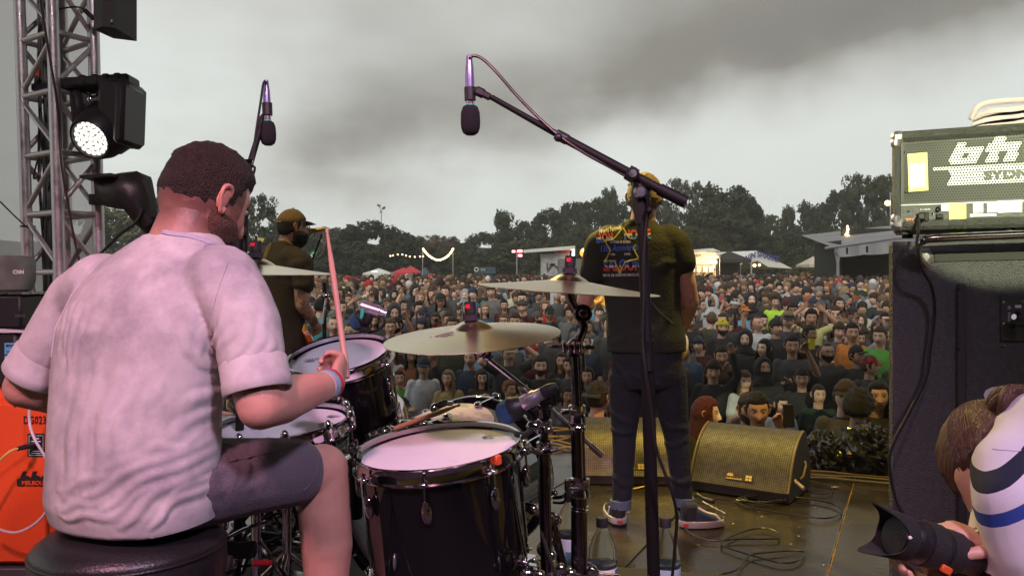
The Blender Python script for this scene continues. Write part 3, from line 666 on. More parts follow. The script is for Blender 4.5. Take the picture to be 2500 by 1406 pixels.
def tree(px,top,base_py,D,wpx,kind,leaf,label,grp='trees around the festival field'):
 x = (px-1250)/FPX*D; zt = CAMH-(top-HOR)/FPX*D; g = ground_z(D); H = zt-g; w = wpx/FPX*D/2
 e = bpy.data.objects.new('tree',None); COL.objects.link(e); e.location = (x,D,g); e['label'] = label; e['category'] = 'tree'; e['group'] = grp
 ch = H*.42 if kind != 3 else H*.46; cz = H-ch*1.0
 for nm,me,mt in (('crown',CROWNS[kind][0],LM[leaf]),('trunk',TRUNKS[kind],bark)):
  o = bpy.data.objects.new(nm,me); COL.objects.link(o); o.parent = e; o.location = (0,0,cz); o.scale = (w,w,ch/1.05 if nm == 'crown' else cz/2.2 if cz/2.2 > ch/1.05 else ch/1.05); o.rotation_euler = (0,0,(px*.37) % 6.28); slot_ = o.material_slots[0]; slot_.link = 'OBJECT'; slot_.material = mt
  if nm == 'trunk': o.scale = (w,w,cz/2.2)
 return e
TREES = [  # px, top row, distance, width px, kind, leaf, label
 (300,505,95,210,0,'olive','dull olive tree behind the bagged stage lamp'),(395,490,100,120,3,'deep','dark slim tree just left of the drummer’s neck'),
 (628,482,70,120,2,'grey','airy grey green tree with visible limbs between drummer and singer'),(560,520,90,120,1,'mid','tree hidden mostly behind the drummer’s beard'),
 (700,545,100,150,0,'mid','low green tree behind the singer’s cap'),(805,560,110,130,4,'rust','reddish brown tree behind the raised drumstick'),
 (905,545,95,190,0,'deep','broad dark rounded tree under the flood light mast'),(975,572,100,120,4,'deep','small dark tree at the right flank of the broad one'),(860,570,98,110,1,'mid','green tree at the left flank of the broad one'),
 (1022,580,105,70,4,'olive','yellowish small tree left of the string light post'),(1078,576,115,110,2,'rust','reddish bare-topped tree behind the hanging lights'),(1130,596,120,90,1,'deep','low dark tree in the dip of the tree line'),
 (1185,570,110,120,0,'deep','dark tree rising right of the dip'),(1228,520,105,90,3,'mid','tall green tree with a pointed top right of the dip'),(1290,545,108,110,1,'deep','dense tree above the red flood lights'),
 (1345,515,110,110,0,'deep','dark round tree above the burger stall roof'),(1400,500,112,110,4,'deep','dark tree above the bright stall lamp'),(1455,490,112,110,1,'deep','dark tree left of the blond guitarist’s shoulder'),
 (1488,466,114,70,3,'mid','slender pointed tree left of the blond guitarist’s head'),(1530,500,116,110,0,'deep','tree behind the blond guitarist’s neck'),(1600,490,116,120,1,'deep','tree directly behind the boom joint'),
 (1672,440,105,110,2,'grey','tall airy tree right of the boom’s end'),(1765,458,98,190,0,'deep','large dark tree with a lumpy dome right of the guitarist'),(1835,500,100,90,4,'deep','right lobe beside the large dark domed tree'),(1720,490,98,100,2,'deep','gappy dark tree left of the large domed one'),
 (1880,530,120,90,1,'mid','low tree in the right hand gap of the tree line'),(1925,508,122,60,3,'deep','thin spiky tree in the right hand gap'),(1985,498,118,120,0,'deep','dark tree on the rising slope above the cream tent'),
 (2050,470,112,110,4,'deep','dark tree midway up the rising right slope'),(2112,428,105,130,2,'mid','tallest tree with a ragged top left of the bass amp'),(2160,440,104,110,1,'mid','green tree touching the bass amp’s left edge'),(2250,430,106,150,0,'mid','tree mostly hidden behind the bass amp'),
 (1950,570,100,160,4,'mid','lower green tree behind the cream tent'),(2060,560,95,130,0,'olive','lower tree behind the grey marquee roof'),(1700,560,95,150,1,'mid','lower tree behind the lit stall sign'),(1830,560,95,150,4,'deep','lower tree behind the blue lettered tent'),
 (1560,560,98,160,0,'mid','lower tree behind the guitarist’s back'),(1420,560,98,150,4,'mid','lower tree behind the burger stall'),(1280,590,96,150,1,'mid','lower tree behind the red flood lights'),(1150,610,98,130,0,'mid','lower tree right of the string lights'),
 (1040,605,98,130,4,'deep','lower tree behind the string lights'),(930,600,92,150,1,'deep','lower tree behind the white tent'),(820,600,96,140,0,'deep','lower tree behind the raised stick'),(720,600,96,140,4,'deep','lower tree behind the singer’s beard'),(2200,540,96,130,1,'deep','lower tree behind the lamp post'),(1620,620,88,160,0,'deep','undergrowth-like squat tree right behind the stalls'),(2000,610,86,120,1,'mid','squat bushy tree between cream tent and marquee'),
 (1345,610,70,120,4,'mid','bushy tree in front of the burger stall’s left end'),(1970,655,60,150,1,'olive','hazy green bush in front of the cream tent'),
]
for (px,top,D,wpx,kind,leaf,lab) in TREES: tree(px,top,0,D,wpx,kind,leaf,lab)
# far wood that closes the gaps low down
hb = MB(); n = 120
for i in range(n+1):
 a = -1.0+2.0*i/n; x = 150*math.sin(a)*1.2; y = 150*math.cos(a)*.95
 for z in (0,4,7.5+1.5*noise.noise(Vector((i*.35,2,0)))): hb.v.append((x,y+z*.4,z))
for i in range(n):
 for k in (0,1): p = i*3+k; hb.f.append((p,p+3,p+4,p+1)); hb.m.append(0)
struct('wooded_hill',hb,[mat('far_foliage',(.026,.032,.018),.9,bump=1,bscale=1.5,var=.5,vscale=1)],smooth=True)
# ================================================================== TENTS AND STALLS
DT = 84.0
bulb = mat('warm_bulb',(1,.8,.5),.3,emit=(1,.62,.24),estr=9); pole_m = mat('tent_pole',(.35,.35,.35),.4,.6)
def tent(px,peak,eave,wpx,cm,label,D=DT,depth=3.0,name='gazebo_tent',walls=None,cat='tent'):
 c = W(px,0,D); w = wpx/FPX*D/2; ze = W(0,eave,D).z; zp = W(0,peak,D).z; g = ground_z(D); e = thing(name,label,cat,(c.x,D,g))
 P_ = [(c.x-w,D-depth/2),(c.x+w,D-depth/2),(c.x+w,D+depth/2),(c.x-w,D+depth/2)]; mb = MB(); rs = []
 for t,drop in ((0,0),(0,.28),(.25,.22),(.5,.48),(.8,.80),(1,1)):
  k = 1-t if t else 1; z = ze+(zp-ze)*(drop if t else 0)-(.25 if (t == 0 and drop == 0) else 0)
  rs.append([Vector((c.x+(x-c.x)*k,D+(y-D)*k,z)) for x,y in [(P_[i][0]+(P_[(i+1) % 4][0]-P_[i][0])*s_/4,P_[i][1]+(P_[(i+1) % 4][1]-P_[i][1])*s_/4) for i in range(4) for s_ in range(4)]])
 mb.rings(rs,cap=(False,True)); part('canopy',mb,cm,e,smooth=False)
 for x,y in P_: part('pole',MB().cyl((x,y,g),(x,y,ze),.035,seg=8),pole_m,e)
 if walls: part('back_wall',MB().box((c.x,D+depth/2,(g+ze)/2),(2*w,.03,ze-g)),walls,e)
 return e
whitec = mat('tent_white',(.62,.62,.58),.8,var=.08,bump=.2,bscale=2); redc = mat('tent_red',(.48,.035,.05),.8,var=.1); blackc = mat('tent_black',(.025,.025,.026),.85,var=.2); bluec = mat('tent_blue',(.04,.07,.10),.8)
tent(925,655,667,66,whitec,'white peaked gazebo at the far left of the field',walls=blackc)
tent(985,653,666,52,redc,'left red gazebo right of the white one'); tent(1003,649,664,52,redc,'right red gazebo overlapping its red neighbour',D=86)
tent(1038,652,668,24,bluec,'small dark blue gazebo right of the red ones'); tent(590,606,640,110,whitec,'pale marquee glimpsed between drummer and singer',D=50)
tent(1780,613,634,82,blackc,'black gazebo between the lit stall and the lettered tent',D=62,walls=blackc)
tent(1985,626,646,52,mat('tent_cream',(.50,.44,.36),.8,var=.1),'small cream peaked tent left of the grey marquee',D=70)
# lettered tent
e = thing('lettered_tent','white ridge tent with big blue slanted lettering and a lit opening','tent',(W(1860,0,64).x,64,ground_z(64))); D = 64
mb = MB(); pk,l_,r_,= W(1847,612,D),W(1800,655,D),W(1935,656,D); bk = Vector((-2.6,5,0))
lf = W(1818,632,D)
mb.add([pk,l_,r_,pk+bk,l_+bk,r_+bk],[(0,3,4,1),(0,2,5,3),(3,5,4)]); part('canopy',mb,whitec,e,smooth=False)
mb = MB(); mb.add([pk,W(1815,642,D),W(1833,642,D),W(1848,636,D),W(1876,652,D),r_,],[(0,1,2,3),(0,3,4,5)]); mb.v = [tuple(Vector(v)+Vector((0,-.05,0))) for v in mb.v]; part('front_gable',mb,whitec,e,smooth=False)
t = text_mb('WIN SHARKS',.46,W(1814,644,D-.12),(1,0,0),(0,0,1),.01,bold=.010,width=88/FPX*D)
def arc(v):
 u = (v[0]-W(1814,0,D).x)/(88/FPX*D); z0 = W(0,644,D).z; pyc = 641-16*math.sin(min(1,u*1.9)*PI/2)+17*max(0,u-.38)**1.0*1.45; return (v[0],v[1],(v[2]-z0)*1.35+W(0,pyc,D).z)
t.v = [arc(v) for v in t.v]; part('lettering',t,mat('blue_lettering',(.05,.06,.24),.6),e,smooth=False)
part('lamp',MB().ball(W(1842,648,D+1),.13,10).ball(W(1854,647,D+1),.10,10),bulb,e); part('side_pole',MB().cyl(W(1833,642,D),W(1833,700,D),.03),pole_m,e)
# lit stall
e = thing('food_stall','pale food stall with a GUY sign and glaring lamps right of the guitarist','stall',(W(1715,0,58).x,58,ground_z(58))); D = 58
def pb(px0,px1,py0,py1,D,th=.1,dy=0): a,b = W(px0,py1,D),W(px1,py0,D); return ((a+b)/2+Vector((0,dy,0))),(b.x-a.x,th,b.z-a.z)
part('sign_board',MB().box(*pb(1680,1748,616,645,D)),mat('sign_cream',(.60,.50,.42),.7),e)
part('counter_wall',MB().box(*pb(1680,1750,646,690,D,.1,.3)),mat('stall_wall',(.45,.36,.26),.7,var=.3,vscale=2),e)
for k in range(4): part('menu_board',MB().box(*pb(1686+k*15,1697+k*15,650,664,D-.1,.04)),mat('menu_white',(.6,.55,.45),.6,var=.2,vscale=6),e)
part('roof',MB().add([W(1672,616,D),W(1756,612,D),W(1740,606,D+3),W(1690,610,D+3)],[(0,1,2,3)]),whitec,e,smooth=False)
part('frame',MB().cyl(W(1757,613,D),W(1757,690,D),.04).cyl(W(1680,615,D),W(1757,613,D),.04),pole_m,e)
part('lettering',text_mb('U GUY',.26,W(1689,627,D-.07),(1,0,0),(0,0,1),.005,bold=.008,width=23/FPX*D),mat('dark_lettering',(.05,.03,.02),.6),e,smooth=False)
mb = MB(); p = W(1684,633,D-.07); mb.add([p,p+Vector((.35,0,.0)),p+Vector((.45,0,.14)),p+Vector((.25,0,.10)),p+Vector((.30,0,-.16)),p+Vector((.05,0,-.12))],[(0,1,2,3),(0,4,1),(0,5,4)]); part('red_mark',mb,redc,e,smooth=False)
part('lamp',MB().ball(W(1745,640,D-.3),.16,10),bulb,e); part('lamp',MB().ball(W(1751,628,D-.3),.08,10),bulb,e); part('lamp',MB().ball(W(1741,652,D-.3),.10,10),bulb,e); part('lamp',MB().ball(W(1686,652,D-.3),.09,10),bulb,e)
light('stall_glow','POINT',W(1740,645,D-1.2),(0,0,0),260,(1,.62,.25),shadow_soft_size=.2)
# grey marquee at right
e = thing('marquee','large grey open marquee beside the bass cabinet','tent',(W(2120,0,30).x,30,ground_z(30))); D = 30
mc = mat('marquee_grey',(.21,.21,.22),.7,var=.15,vscale=1,bump=.4,bscale=3)
mb = MB(); f0 = [W(2034,604,D),W(2180,583,D),W(2330,570,D)]; nE = 24
top = []; bot = []
for i in range(nE+1):
 t = i/nE; px = 2034+t*300; pt = 604-t*33; pbm = 627+2.5*abs(math.sin(t*PI*4))-t*22+(-6 if i == 0 else 0); top.append(W(px,pt,D)); bot.append(W(px+(10 if i == 0 else 0),pbm,D-.1+.12*math.sin(t*40)))
bk = [p+Vector((.6,5,.7)) for p in top]
mb.add(top+bot+bk,[(i,i+1,nE+2+i,nE+1+i) for i in range(nE)]+[(i+1,i,2*nE+2+i,2*nE+3+i) for i in range(nE)]); part('canopy',mb,mc,e)
part('canopy_edge',MB().tube([W(2014,606,D),W(2044,602,D),W(2180,582,D),W(2330,568,D)],.05,8),mc,e)
part('corner_leg',MB().rings([[W(2036,612,D),W(2054,612,D),W(2054,612,D+.3),W(2036,612,D+.3)],[W(2042,640,D),W(2049,640,D),W(2049,640,D+.3),W(2042,640,D+.3)],[W(2042,720,D),W(2050,720,D),W(2050,720,D+.3),W(2042,720,D+.3)]]),mc,e)
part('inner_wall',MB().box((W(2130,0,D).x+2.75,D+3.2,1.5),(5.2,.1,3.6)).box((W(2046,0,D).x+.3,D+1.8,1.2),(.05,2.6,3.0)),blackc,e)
for px in (2068,2117): part('hook',MB().box(W(px,612-(px-2068)*.07,D-.15),(.05,.05,.24)),M['black'],e)
for i,(px,py,k) in enumerate(((2069,553,.8),(2070,560,1),(2069,567,1),(2066,573,1),(2071,576,1),(2068,581,1.2),(2071,586,1.2),(2067,591,1.3),(2079,580,.8),(2094,585,.9))):
 solo('string_bulb',MB().ball(W(px,py,33),.055*k,8),bulb,('topmost','second','third','fourth','fifth','sixth','seventh','lowest','inner stray','outer stray')[i]+' warm bulb of the small light tree above the grey marquee','bulb','bulbs above the grey marquee')
part('cord',MB().cyl(W(2069,550,33),W(2069,600,33),.012),M['black'],e)
e = thing('lamp_post','thin post with a round glowing lamp left of the bass amp','lamp post',W(2174,690,40))
part('post',MB().cyl(W(2174,470,40),W(2174,700,40),.035),pole_m,e); part('lamp',MB().ball(W(2167,496,40),.13,14),bulb,e); part('bracket',MB().box(W(2180,473,40),(.3,.1,.1)).box(W(2178,560,40),(.4,.1,.06)),pole_m,e)
# burger stall / container
e = thing('food_truck','white and red food kiosk with a long bright roof left of the guitarist','kiosk',(W(1330,0,60).x,60,ground_z(60))); D = 60
part('body',MB().box(*pb(1322,1404,608,700,D,2.0,1.2)),mat('kiosk_white',(.40,.40,.40),.6,var=.3,vscale=3),e)
part('red_panel',MB().box(*pb(1354,1404,611,618,D,.06,.1)),redc,e); part('dark_panel',MB().box(*pb(1310,1354,612,620,D,.06,.12)),bluec,e)
a,b = W(1278,610,D-.6),W(1404,600,D-.6); part('roof',MB().add([a,b,b+Vector((0,3,.1)),a+Vector((0,3,.1)),a+Vector((0,0,-.22)),b+Vector((0,0,-.26))],[(0,1,2,3),(0,4,5,1)]),whitec,e,smooth=False)
mb = MB();
for k in range(9): mb.box(W(1336+k*6,650+5*math.sin(k*2),D+.15),(.10+.05*math.sin(k),.03,.5+.3*math.sin(k*3)),basis(roll=k*.7))
part('scribble_print',mb,mat('graffiti',(.10,.05,.05),.6),e)
part('lit_panel',MB().box(*pb(1393,1403,609,627,D-.2,.08)),mat('lit_panel',(1,.9,.7),.4,emit=(1,.85,.55),estr=4),e)
e = thing('shipping_container','grey corrugated shipping container right of the food kiosk','container',(W(1410,0,58).x,58,ground_z(58)))
mb = MB().box(*pb(1366,1440,632,700,58,2.2,1.1)); part('body',mb,mat('container_grey',(.16,.16,.16),.6,var=.2),e)
for k in range(12): part('corrugation',MB().box(*pb(1368+k*6,1371+k*6,634,698,58,.06,-.02)),mat('container_grey',(.16,.16,.16)),e)
e = thing('round_lit_sign','round orange glowing sign left of the blond guitarist','sign',W(1427,618,57)); part('disc',MB().cyl(W(1427,617,57),W(1427,617,57.1),.33,seg=20),mat('sign_orange',(.8,.3,.03),.5,emit=(1,.42,.06),estr=1.2),e)
part('lamp',MB().ball(W(1424,611,56.8),.10,8).ball(W(1431,607,56.8),.08,8),bulb,e)
redl = mat('red_flood',(1,.2,.2),.3,emit=(1,.10,.12),estr=14)
e = thing('flood_light_bank','bank of three red glowing flood lights left of the kiosk roof','flood light',W(1268,690,62))
part('post',MB().cyl(W(1262,616,62),W(1262,700,62),.05),pole_m,e)
for px,py,w in ((1254,614,.26),(1269,613,.40),(1270,624,.30)): part('lamp',MB().box(W(px,py,62),(w,.1,.18),bev=.05),redl,e)
e = thing('flood_light_mast','tall thin mast with two flood lights rising above the trees','mast',(W(931,0,100).x,100,ground_z(100)))
part('mast',MB().cyl(W(931,700,100),W(930,512,100),.09,.05),pole_m,e)
for px,py in ((925,502),(937,508)): part('lamp',MB().box(W(px,py,100),(.42,.3,.28),basis(roll=.5 if px < 930 else -.5),bev=.04).cyl(W(px,py,100),W(930,514,100),.03),mat('lamp_grey',(.12,.12,.13),.5),e)
part('bracket',MB().box(W(930,518,100),(.3,.2,.25)),pole_m,e)
# festoon lights
for px,t_,lab in ((1032,606,'left'),(1106,608,'right')):
 solo('festoon_post',MB().cyl(W(px,t_,72),W(px,700,72),.04),pole_m,lab+' thin post carrying the swag of string lights','post')
def festoon(pts,n,label,r_,D=72):
 cv = catmull([W(px,py,D) for px,py in pts],12); e = thing('festoon_lights',label,'string lights',cv[0])
 part('wire',MB().tube([c+Vector((0,0,.05)) for c in cv],.012,5),M['black'],e); b0 = MB().ball((0,0,0),r_,8).mesh('bulb'); b0.materials.append(bulb)
 for k in range(n):
  c = cv[round(k*(len(cv)-1)/(n-1))]; o = bpy.data.objects.new('bulb',b0); COL.objects.link(o); o.parent = e; o.location = c-org(e)
festoon([(1033,608),(1040,617),(1052,628),(1069,635),(1086,630),(1098,620),(1106,608)],22,'swag of warm bulbs hanging between two posts',.085)
festoon([(953,625),(978,621),(1005,627),(1033,626)],9,'nearly straight string of small bulbs left of the swag',.06)
# flags and signs
e = thing('feather_flag','green feather flag with white first aid lettering beside the singer','flag',(W(760,0,40).x,40,ground_z(40))); a = R(56)
u,v = Vector((math.cos(a),0,math.sin(a))),Vector((-math.sin(a),0,math.cos(a))); c = W(757,633,40)
part('cloth',MB().rings([[c-u*.75-v*.12+Vector((0,k,0)),c-u*.75+v*.10+Vector((0,k,0)),c+u*.35+v*.16+Vector((0,k,0)),c+u*.52+v*.05+Vector((0,k,0)),c+u*.50-v*.12+Vector((0,k,0))] for k in (0,.01)]),mat('flag_green',(.03,.16,.09),.7),e,smooth=False)
part('lettering',text_mb('FIRST AID',.22,c-u*1.10-v*.08+Vector((0,-.02,0)),u,v,.003,bold=.006,width=1.48),whitec,e,smooth=False); part('pole',MB().cyl(W(745,700,40.05),c-u*.75,.02),pole_m,e)
e = thing('small_flag','small yellow lettered flag above the singer’s left shoulder','flag',W(633,640,30)); part('cloth',MB().add([W(628,580,30),W(646,582,30),W(642,590,30),W(630,596,30)],[(0,1,2,3)]),mat('flag_yellow',(.50,.42,.06),.7),e,smooth=False)
part('pole',MB().cyl(W(629,578,30),W(629,690,30),.012),pole_m,e); part('lettering',text_mb('A',.12,W(632,591,29.98),(1,0,0),(0,0,1),.001),M['black'],e,smooth=False)
e = thing('banner_sign','dark banner with a pale round emblem beyond the centre of the crowd','banner',(W(1183,0,70).x,70,ground_z(70))); part('cloth',MB().box(*pb(1158,1210,652,668,70,.05)),bluec,e); part('emblem',MB().torus(W(1163,658,69.9),.16,.04,(0,1,0),20,6),whitec,e); part('lettering',text_mb('ICE',.26,W(1174,661,69.9),(1,0,0),(0,0,1),.004),whitec,e,smooth=False)
e = thing('hanging_marquee_sign','white small canopy sign glimpse beneath the singer’s flag','sign',W(900,690,83)); part('board',MB().box(*pb(908,921,662,670,83,.05)),mat('lit_panel',(1,.9,.7)),e)
# ================================================================== DRUM KIT
def frame(ax):
 ax = Vector(ax).normalized(); return ax,ax.to_track_quat('Z','Y').to_matrix()
def axis_for(pitch,roll):
 """pitch tips the top towards the camera, roll tips it to the right (+)"""
 return Vector((math.sin(R(roll)),-math.sin(R(pitch)),math.cos(R(pitch))*math.cos(R(roll)))).normalized()
shellm = M['blackgloss']
def drum(e,c,ax,r,depth,lugs=8,hoop_h=.036,long_lug=False,phase=0,scuff=True):
 """c: middle of the top rim"""
 ax,q = frame(ax); c = Vector(c)
 def P(a,rr,z): return c+q@Vector((rr*math.cos(a),rr*math.sin(a),z))
 part('shell',MB().lathe([(r-.018,-.014),(r-.009,-.010),(r-.009,-depth+.012),(r-.018,-depth+.016)],c,ax,72),shellm,e)
 part('drumhead',MB().lathe([(0,-.012),(r-.030,-.012),(r-.018,-.0135),(r-.0125,-.018)],c,ax,72),M['head'],e)
 part('drumhead',MB().lathe([(0,-depth+.012),(r-.018,-depth+.012)],c,ax,48),M['head'],e)
 for zo,s in ((0,1),(-depth,-1)):
  z = lambda t: zo+s*t
  prof = [(r-.0075,z(-hoop_h)),(r+.006,z(-hoop_h)),(r+.006,z(-hoop_h+.003)),(r-.002,z(-hoop_h+.005)),(r-.0035,z(-.018)),(r-.0035,z(-.004)),(r-.001,z(.0)),(r+.001,z(.002)),(r-.002,z(.004)),(r-.008,z(.002)),(r-.0085,z(-.013)),(r-.0075,z(-hoop_h))]
  part('hoop',MB().lathe(prof,c,ax,72),M['chrome'],e)
 for k in range(lugs):
  a = 2*PI*k/lugs+phase
  for zo,s in ((0,-1),(-depth,1)):
   mb = MB(); z1 = zo+s*(hoop_h+.035)
   mb.box(P(a,r+.004,zo+s*(hoop_h-.006)),(.018,.016,.013),q@Matrix.Rotation(a,3,'Z'),bev=.003)
   mb.cyl(P(a,r+.006,zo+s*(hoop_h-.018)),P(a,r+.006,zo+s*.006+s*.006),.0045,seg=8)
   mb.cyl(P(a,r+.006,zo+s*.012),P(a,r+.006,z1+s*.006),.0028,seg=8)
   part('tension_rod',mb,M['chrome'],e)
   mb = MB(); cc = P(a,r+.001,z1+s*.024); rr_ = q@Matrix.Rotation(a,3,'Z')
   mb.ball(cc,.013,14,sc=(.85,1.0,2.1),rot=rr_); mb.cyl(P(a,r+.006,z1-s*.004),P(a,r+.006,z1+s*.016),.0065,seg=10)
   part('lug',mb,M['chrome'],e)
 return P,q
def crown_print(e,p,size,right,up):
 """small maker print on a drumhead: jagged crown over two lines of tiny letters"""
 r_ = Vector(right).normalized(); u = Vector(up); u = (u-r_*u.dot(r_)).normalized(); n = r_.cross(u); mb = MB(); p = Vector(p)
 def bar(x0,y0,x1,y1,w):
  d = Vector((x1-x0,y1-y0)); l = d.length; d /= l; k = Vector((-d.y,d.x))*w/2
  mb.add([p+r_*(x)*size+u*(y)*size+n*.0008 for x,y in ((x0+k.x,y0+k.y),(x1+k.x,y1+k.y),(x1-k.x,y1-k.y),(x0-k.x,y0-k.y))],[(0,1,2,3)])
 for k in range(5): bar(-1+.4*k,.25,-.8+.4*k,.75,.07); bar(-.8+.4*k,.75,-.6+.4*k,.25,.07)
 bar(-1.15,.12,1.15,.12,.08); bar(-.7,-.52,.7,-.52,.06)
 part('head_print',mb,mat('head_ink',(.10,.09,.12),.6),e,smooth=False)
 t = text_mb('REMO',size*.52,p+r_*-.75*size+u*-.40*size+n*.0008,r_,u,.0001,bold=.0004); part('head_print',t,MATS['head_ink'],e)
# floor tom ----------------------------------------------------------
ft = thing('floor_tom','large black floor tom with chrome hoop and pale drumhead in the front middle','drum',(W(1075,0,2.02).x,2.02,.3),'drums of the kit')
FTax = axis_for(4.5,-5.5); FTc = W(1070,1085,2.02)
FP,fq = drum(ft,FTc,FTax,.207,.42,8,phase=R(-44))
crown_print(ft,FP(R(80),.135,-.0118),.020,fq@Vector((.9,-.35,0)),fq@Vector((.35,.9,0)))
for a,top,bot in ((R(-160),(886,1185),(912,1400)),(R(-28),(1247,1172),(1283,1362)),(R(90),None,None)):
 if top: p0 = W(*top,1.93 if a > R(-90) else 1.99); p1 = W(*bot,1.90 if a > R(-90) else 1.97)
 else: p0 = FP(a,.225,-.13); p1 = FP(a,.225,-.34)
 d = (p1-p0).normalized(); mb = MB(); mb.cyl(p0-d*.004,p0+d*.022,.0028,.006,seg=10)
 n = 7; l = (p1-p0).length/n
 for k in range(n): mb.cyl(p0+d*(.022+k*l+.0015),p0+d*(.022+(k+1)*l-.0015),.0062,seg=14); mb.cyl(p0+d*(.022+k*l-.0015),p0+d*(.022+k*l+.0015),.0050,seg=14)
 e_ = p0+d*((.3-p0.z)/d.z if d.z else .5); e_ = Vector((e_.x,e_.y,.325)); mb.cyl(p1+d*.02,e_,.0062,seg=14); part('leg',mb,M['chrome'],ft)
 part('rubber_foot',MB().cyl(e_,(e_.x,e_.y,.301),.012,.016,seg=14),M['rubber'],ft)
 mb = MB(); c_ = p1; rm = Matrix.Rotation(math.atan2((c_-FTc).y,(c_-FTc).x),3,'Z')
 mb.box(c_+d*.0,(.038,.052,.007),rm,bev=.002); mb.box(c_+d*.045,(.036,.05,.06),rm,bev=.008); mb.ball(c_+d*.04+rm@Vector((.02,.02,0)),.012); mb.ball(c_+d*.045+rm@Vector((.012,-.03,0)),.011)
 part('leg_bracket',mb,M['chrome'],ft)
part('badge',MB().ball(FP(R(-72),.199,-.215),.012,sc=(.35,1,1.7)),mat('badge_grey',(.20,.22,.24),.3,.6),ft)
part('red_clip',MB().box(FP(R(6),.209,-.008),(.012,.016,.022),fq,bev=.002),mat('orange_plug',(.65,.09,.02)),ft)
# rack tom -----------------------------------------------------------
rt = thing('rack_tom','small black rack tom tilted towards the drummer, above the snare','drum',(W(830,0,2.5).x,2.5,.9),'drums of the kit')
RTax = axis_for(17,-7); RTc = W(826,862,2.45)
RP,rq = drum(rt,RTc,RTax,.158,.235,6,phase=R(-60))
crown_print(rt,RP(R(205),.085,-.0118),.022,rq@Vector((.93,.3,0)),rq@Vector((-.3,.93,0)))
part('air_vent',MB().lathe([(.003,.004),(.006,.005),(.010,.003),(.011,0)],RP(R(-52),.151,-.115),rq@Vector((math.cos(R(-52)),math.sin(R(-52)),0)),14),M['chrome'],rt)
part('mount',MB().tube([W(870,1000,2.42),W(872,1070,2.44),W(880,1130,2.5),W(905,1230,2.56)],.014,12,smooth=4).ball(W(872,1002,2.41),.022).box(W(872,1030,2.42),(.03,.03,.05),bev=.006),M['chrome'],rt)
part('mount_arm',MB().tube([W(868,1060,2.46),W(868,1150,2.5),W(870,1260,2.55)],.019,12),M['black'],rt)
# snare --------------------------------------------------------------
sn = thing('snare_drum','shallow chrome snare drum with a worn head beside the drummer’s right elbow','drum',(W(690,0,2.17).x,2.17,.75),'drums of the kit')
SNax = axis_for(6,-4); SNc = W(690,1026,2.17)
SP,sq = drum(sn,SNc,SNax,.181,.10,10,phase=R(-75))
crown_print(sn,SP(R(55),.13,-.0118),.020,sq@Vector((1,-.1,0)),sq@Vector((.1,1,0)))
part('muffle_gel',MB().lathe([(0,.004),(.018,.004),(.022,0)],SP(R(18),.125,-.0115),SNax,22),mat('gel',(.40,.30,.30),.25,var=.1),sn)
part('strainer',MB().box(SP(R(-15),.192,-.06),(.022,.03,.06),sq,bev=.004).cyl(SP(R(-15),.2,-.03),SP(R(-15),.225,-.02),.006),M['chrome'],sn)
ss = thing('snare_stand','chrome tripod stand cradling the snare under the drummer’s thigh','drum stand',(SNc.x,SNc.y,.3))
b = SP(0,0,-.115)
for k in range(3):
 a = R(30+120*k); p = SP(a,.17,-.11); part('basket_arm',MB().tube([b+Vector((0,0,-.10)),b+Vector((math.cos(a)*.10,math.sin(a)*.10,-.06)),p,p+Vector((0,0,.03))],.006,8,smooth=4),M['chrome'],ss)
 ft_ = Vector((SNc.x+.26*math.cos(a),SNc.y+.26*math.sin(a),.31)); part('leg',MB().cyl(b+Vector((0,0,-.24)),ft_,.008,seg=10).cyl(ft_,ft_-Vector((0,0,.01)),.012),M['chrome'],ss)
part('tube',MB().cyl(b+Vector((0,0,-.08)),(b.x,b.y,.36),.012,seg=14).ball(b+Vector((0,0,-.1)),.024),M['chrome'],ss)
# bass drum ----------------------------------------------------------
bd = thing('bass_drum','large black bass drum lying on its side behind the floor tom','drum',(-.17,2.75,.3),'drums of the kit')
BA = Vector((.40,.90,.03)).normalized(); BC = Vector((-.30,2.50,.575)); Bq = BA.to_track_quat('Z','Y').to_matrix(); BR = .262; BL = .46
part('shell',MB().lathe([(BR-.006,.01),(BR-.006,BL-.01)],BC,BA,80),shellm,bd)
part('drumhead',MB().lathe([(0,.004),(BR-.012,.004)],BC,BA,64),M['head'],bd)
part('drumhead',MB().lathe([(0,BL-.004),(BR-.012,BL-.004)],BC,BA,64),mat('black_head',(.015,.015,.016),.35),bd)
for z in (0,BL): part('hoop',MB().lathe([(BR-.010,z-.02),(BR+.010,z-.02),(BR+.012,z-.017),(BR+.012,z+.017),(BR+.010,z+.02),(BR-.010,z+.02),(BR-.010,z-.02)],BC,BA,80),shellm,bd); part('hoop_inlay',MB().lathe([(BR+.0125,z-.008),(BR+.0135,z-.006),(BR+.0135,z+.006),(BR+.0125,z+.008)],BC,BA,80),M['chrome'],bd)
for k in range(8):
 a = 2*PI*k/8+.2
 for z,s in ((0,1),(BL,-1)):
  p0 = BC+Bq@Vector(((BR+.017)*math.cos(a),(BR+.017)*math.sin(a),z-s*.026)); p1 = BC+Bq@Vector(((BR+.012)*math.cos(a),(BR+.012)*math.sin(a),z+s*.12))
  part('claw',MB().box(p0,(.03,.018,.016),Bq@Matrix.Rotation(a+PI/2,3,'Z'),bev=.004).cyl(p0,p1,.003,seg=8),M['chrome'],bd)
  part('lug',MB().ball(p1,.012,sc=(.8,1,2),rot=Bq@Matrix.Rotation(a,3,'Z')),M['chrome'],bd)
for a in (R(-18),R(198)):
 p0 = BC+Bq@Vector((0,0,BL-.13))+SXv*(BR if math.cos(a) > 0 else -BR)+Vector((0,0,-.06)); p1 = p0+SXv*(.12 if math.cos(a) > 0 else -.12)+SYv*.14; p1.z = .31
 part('spur',MB().cyl(p0,p1,.007,seg=12).ball(p0,.02),M['chrome'],bd)
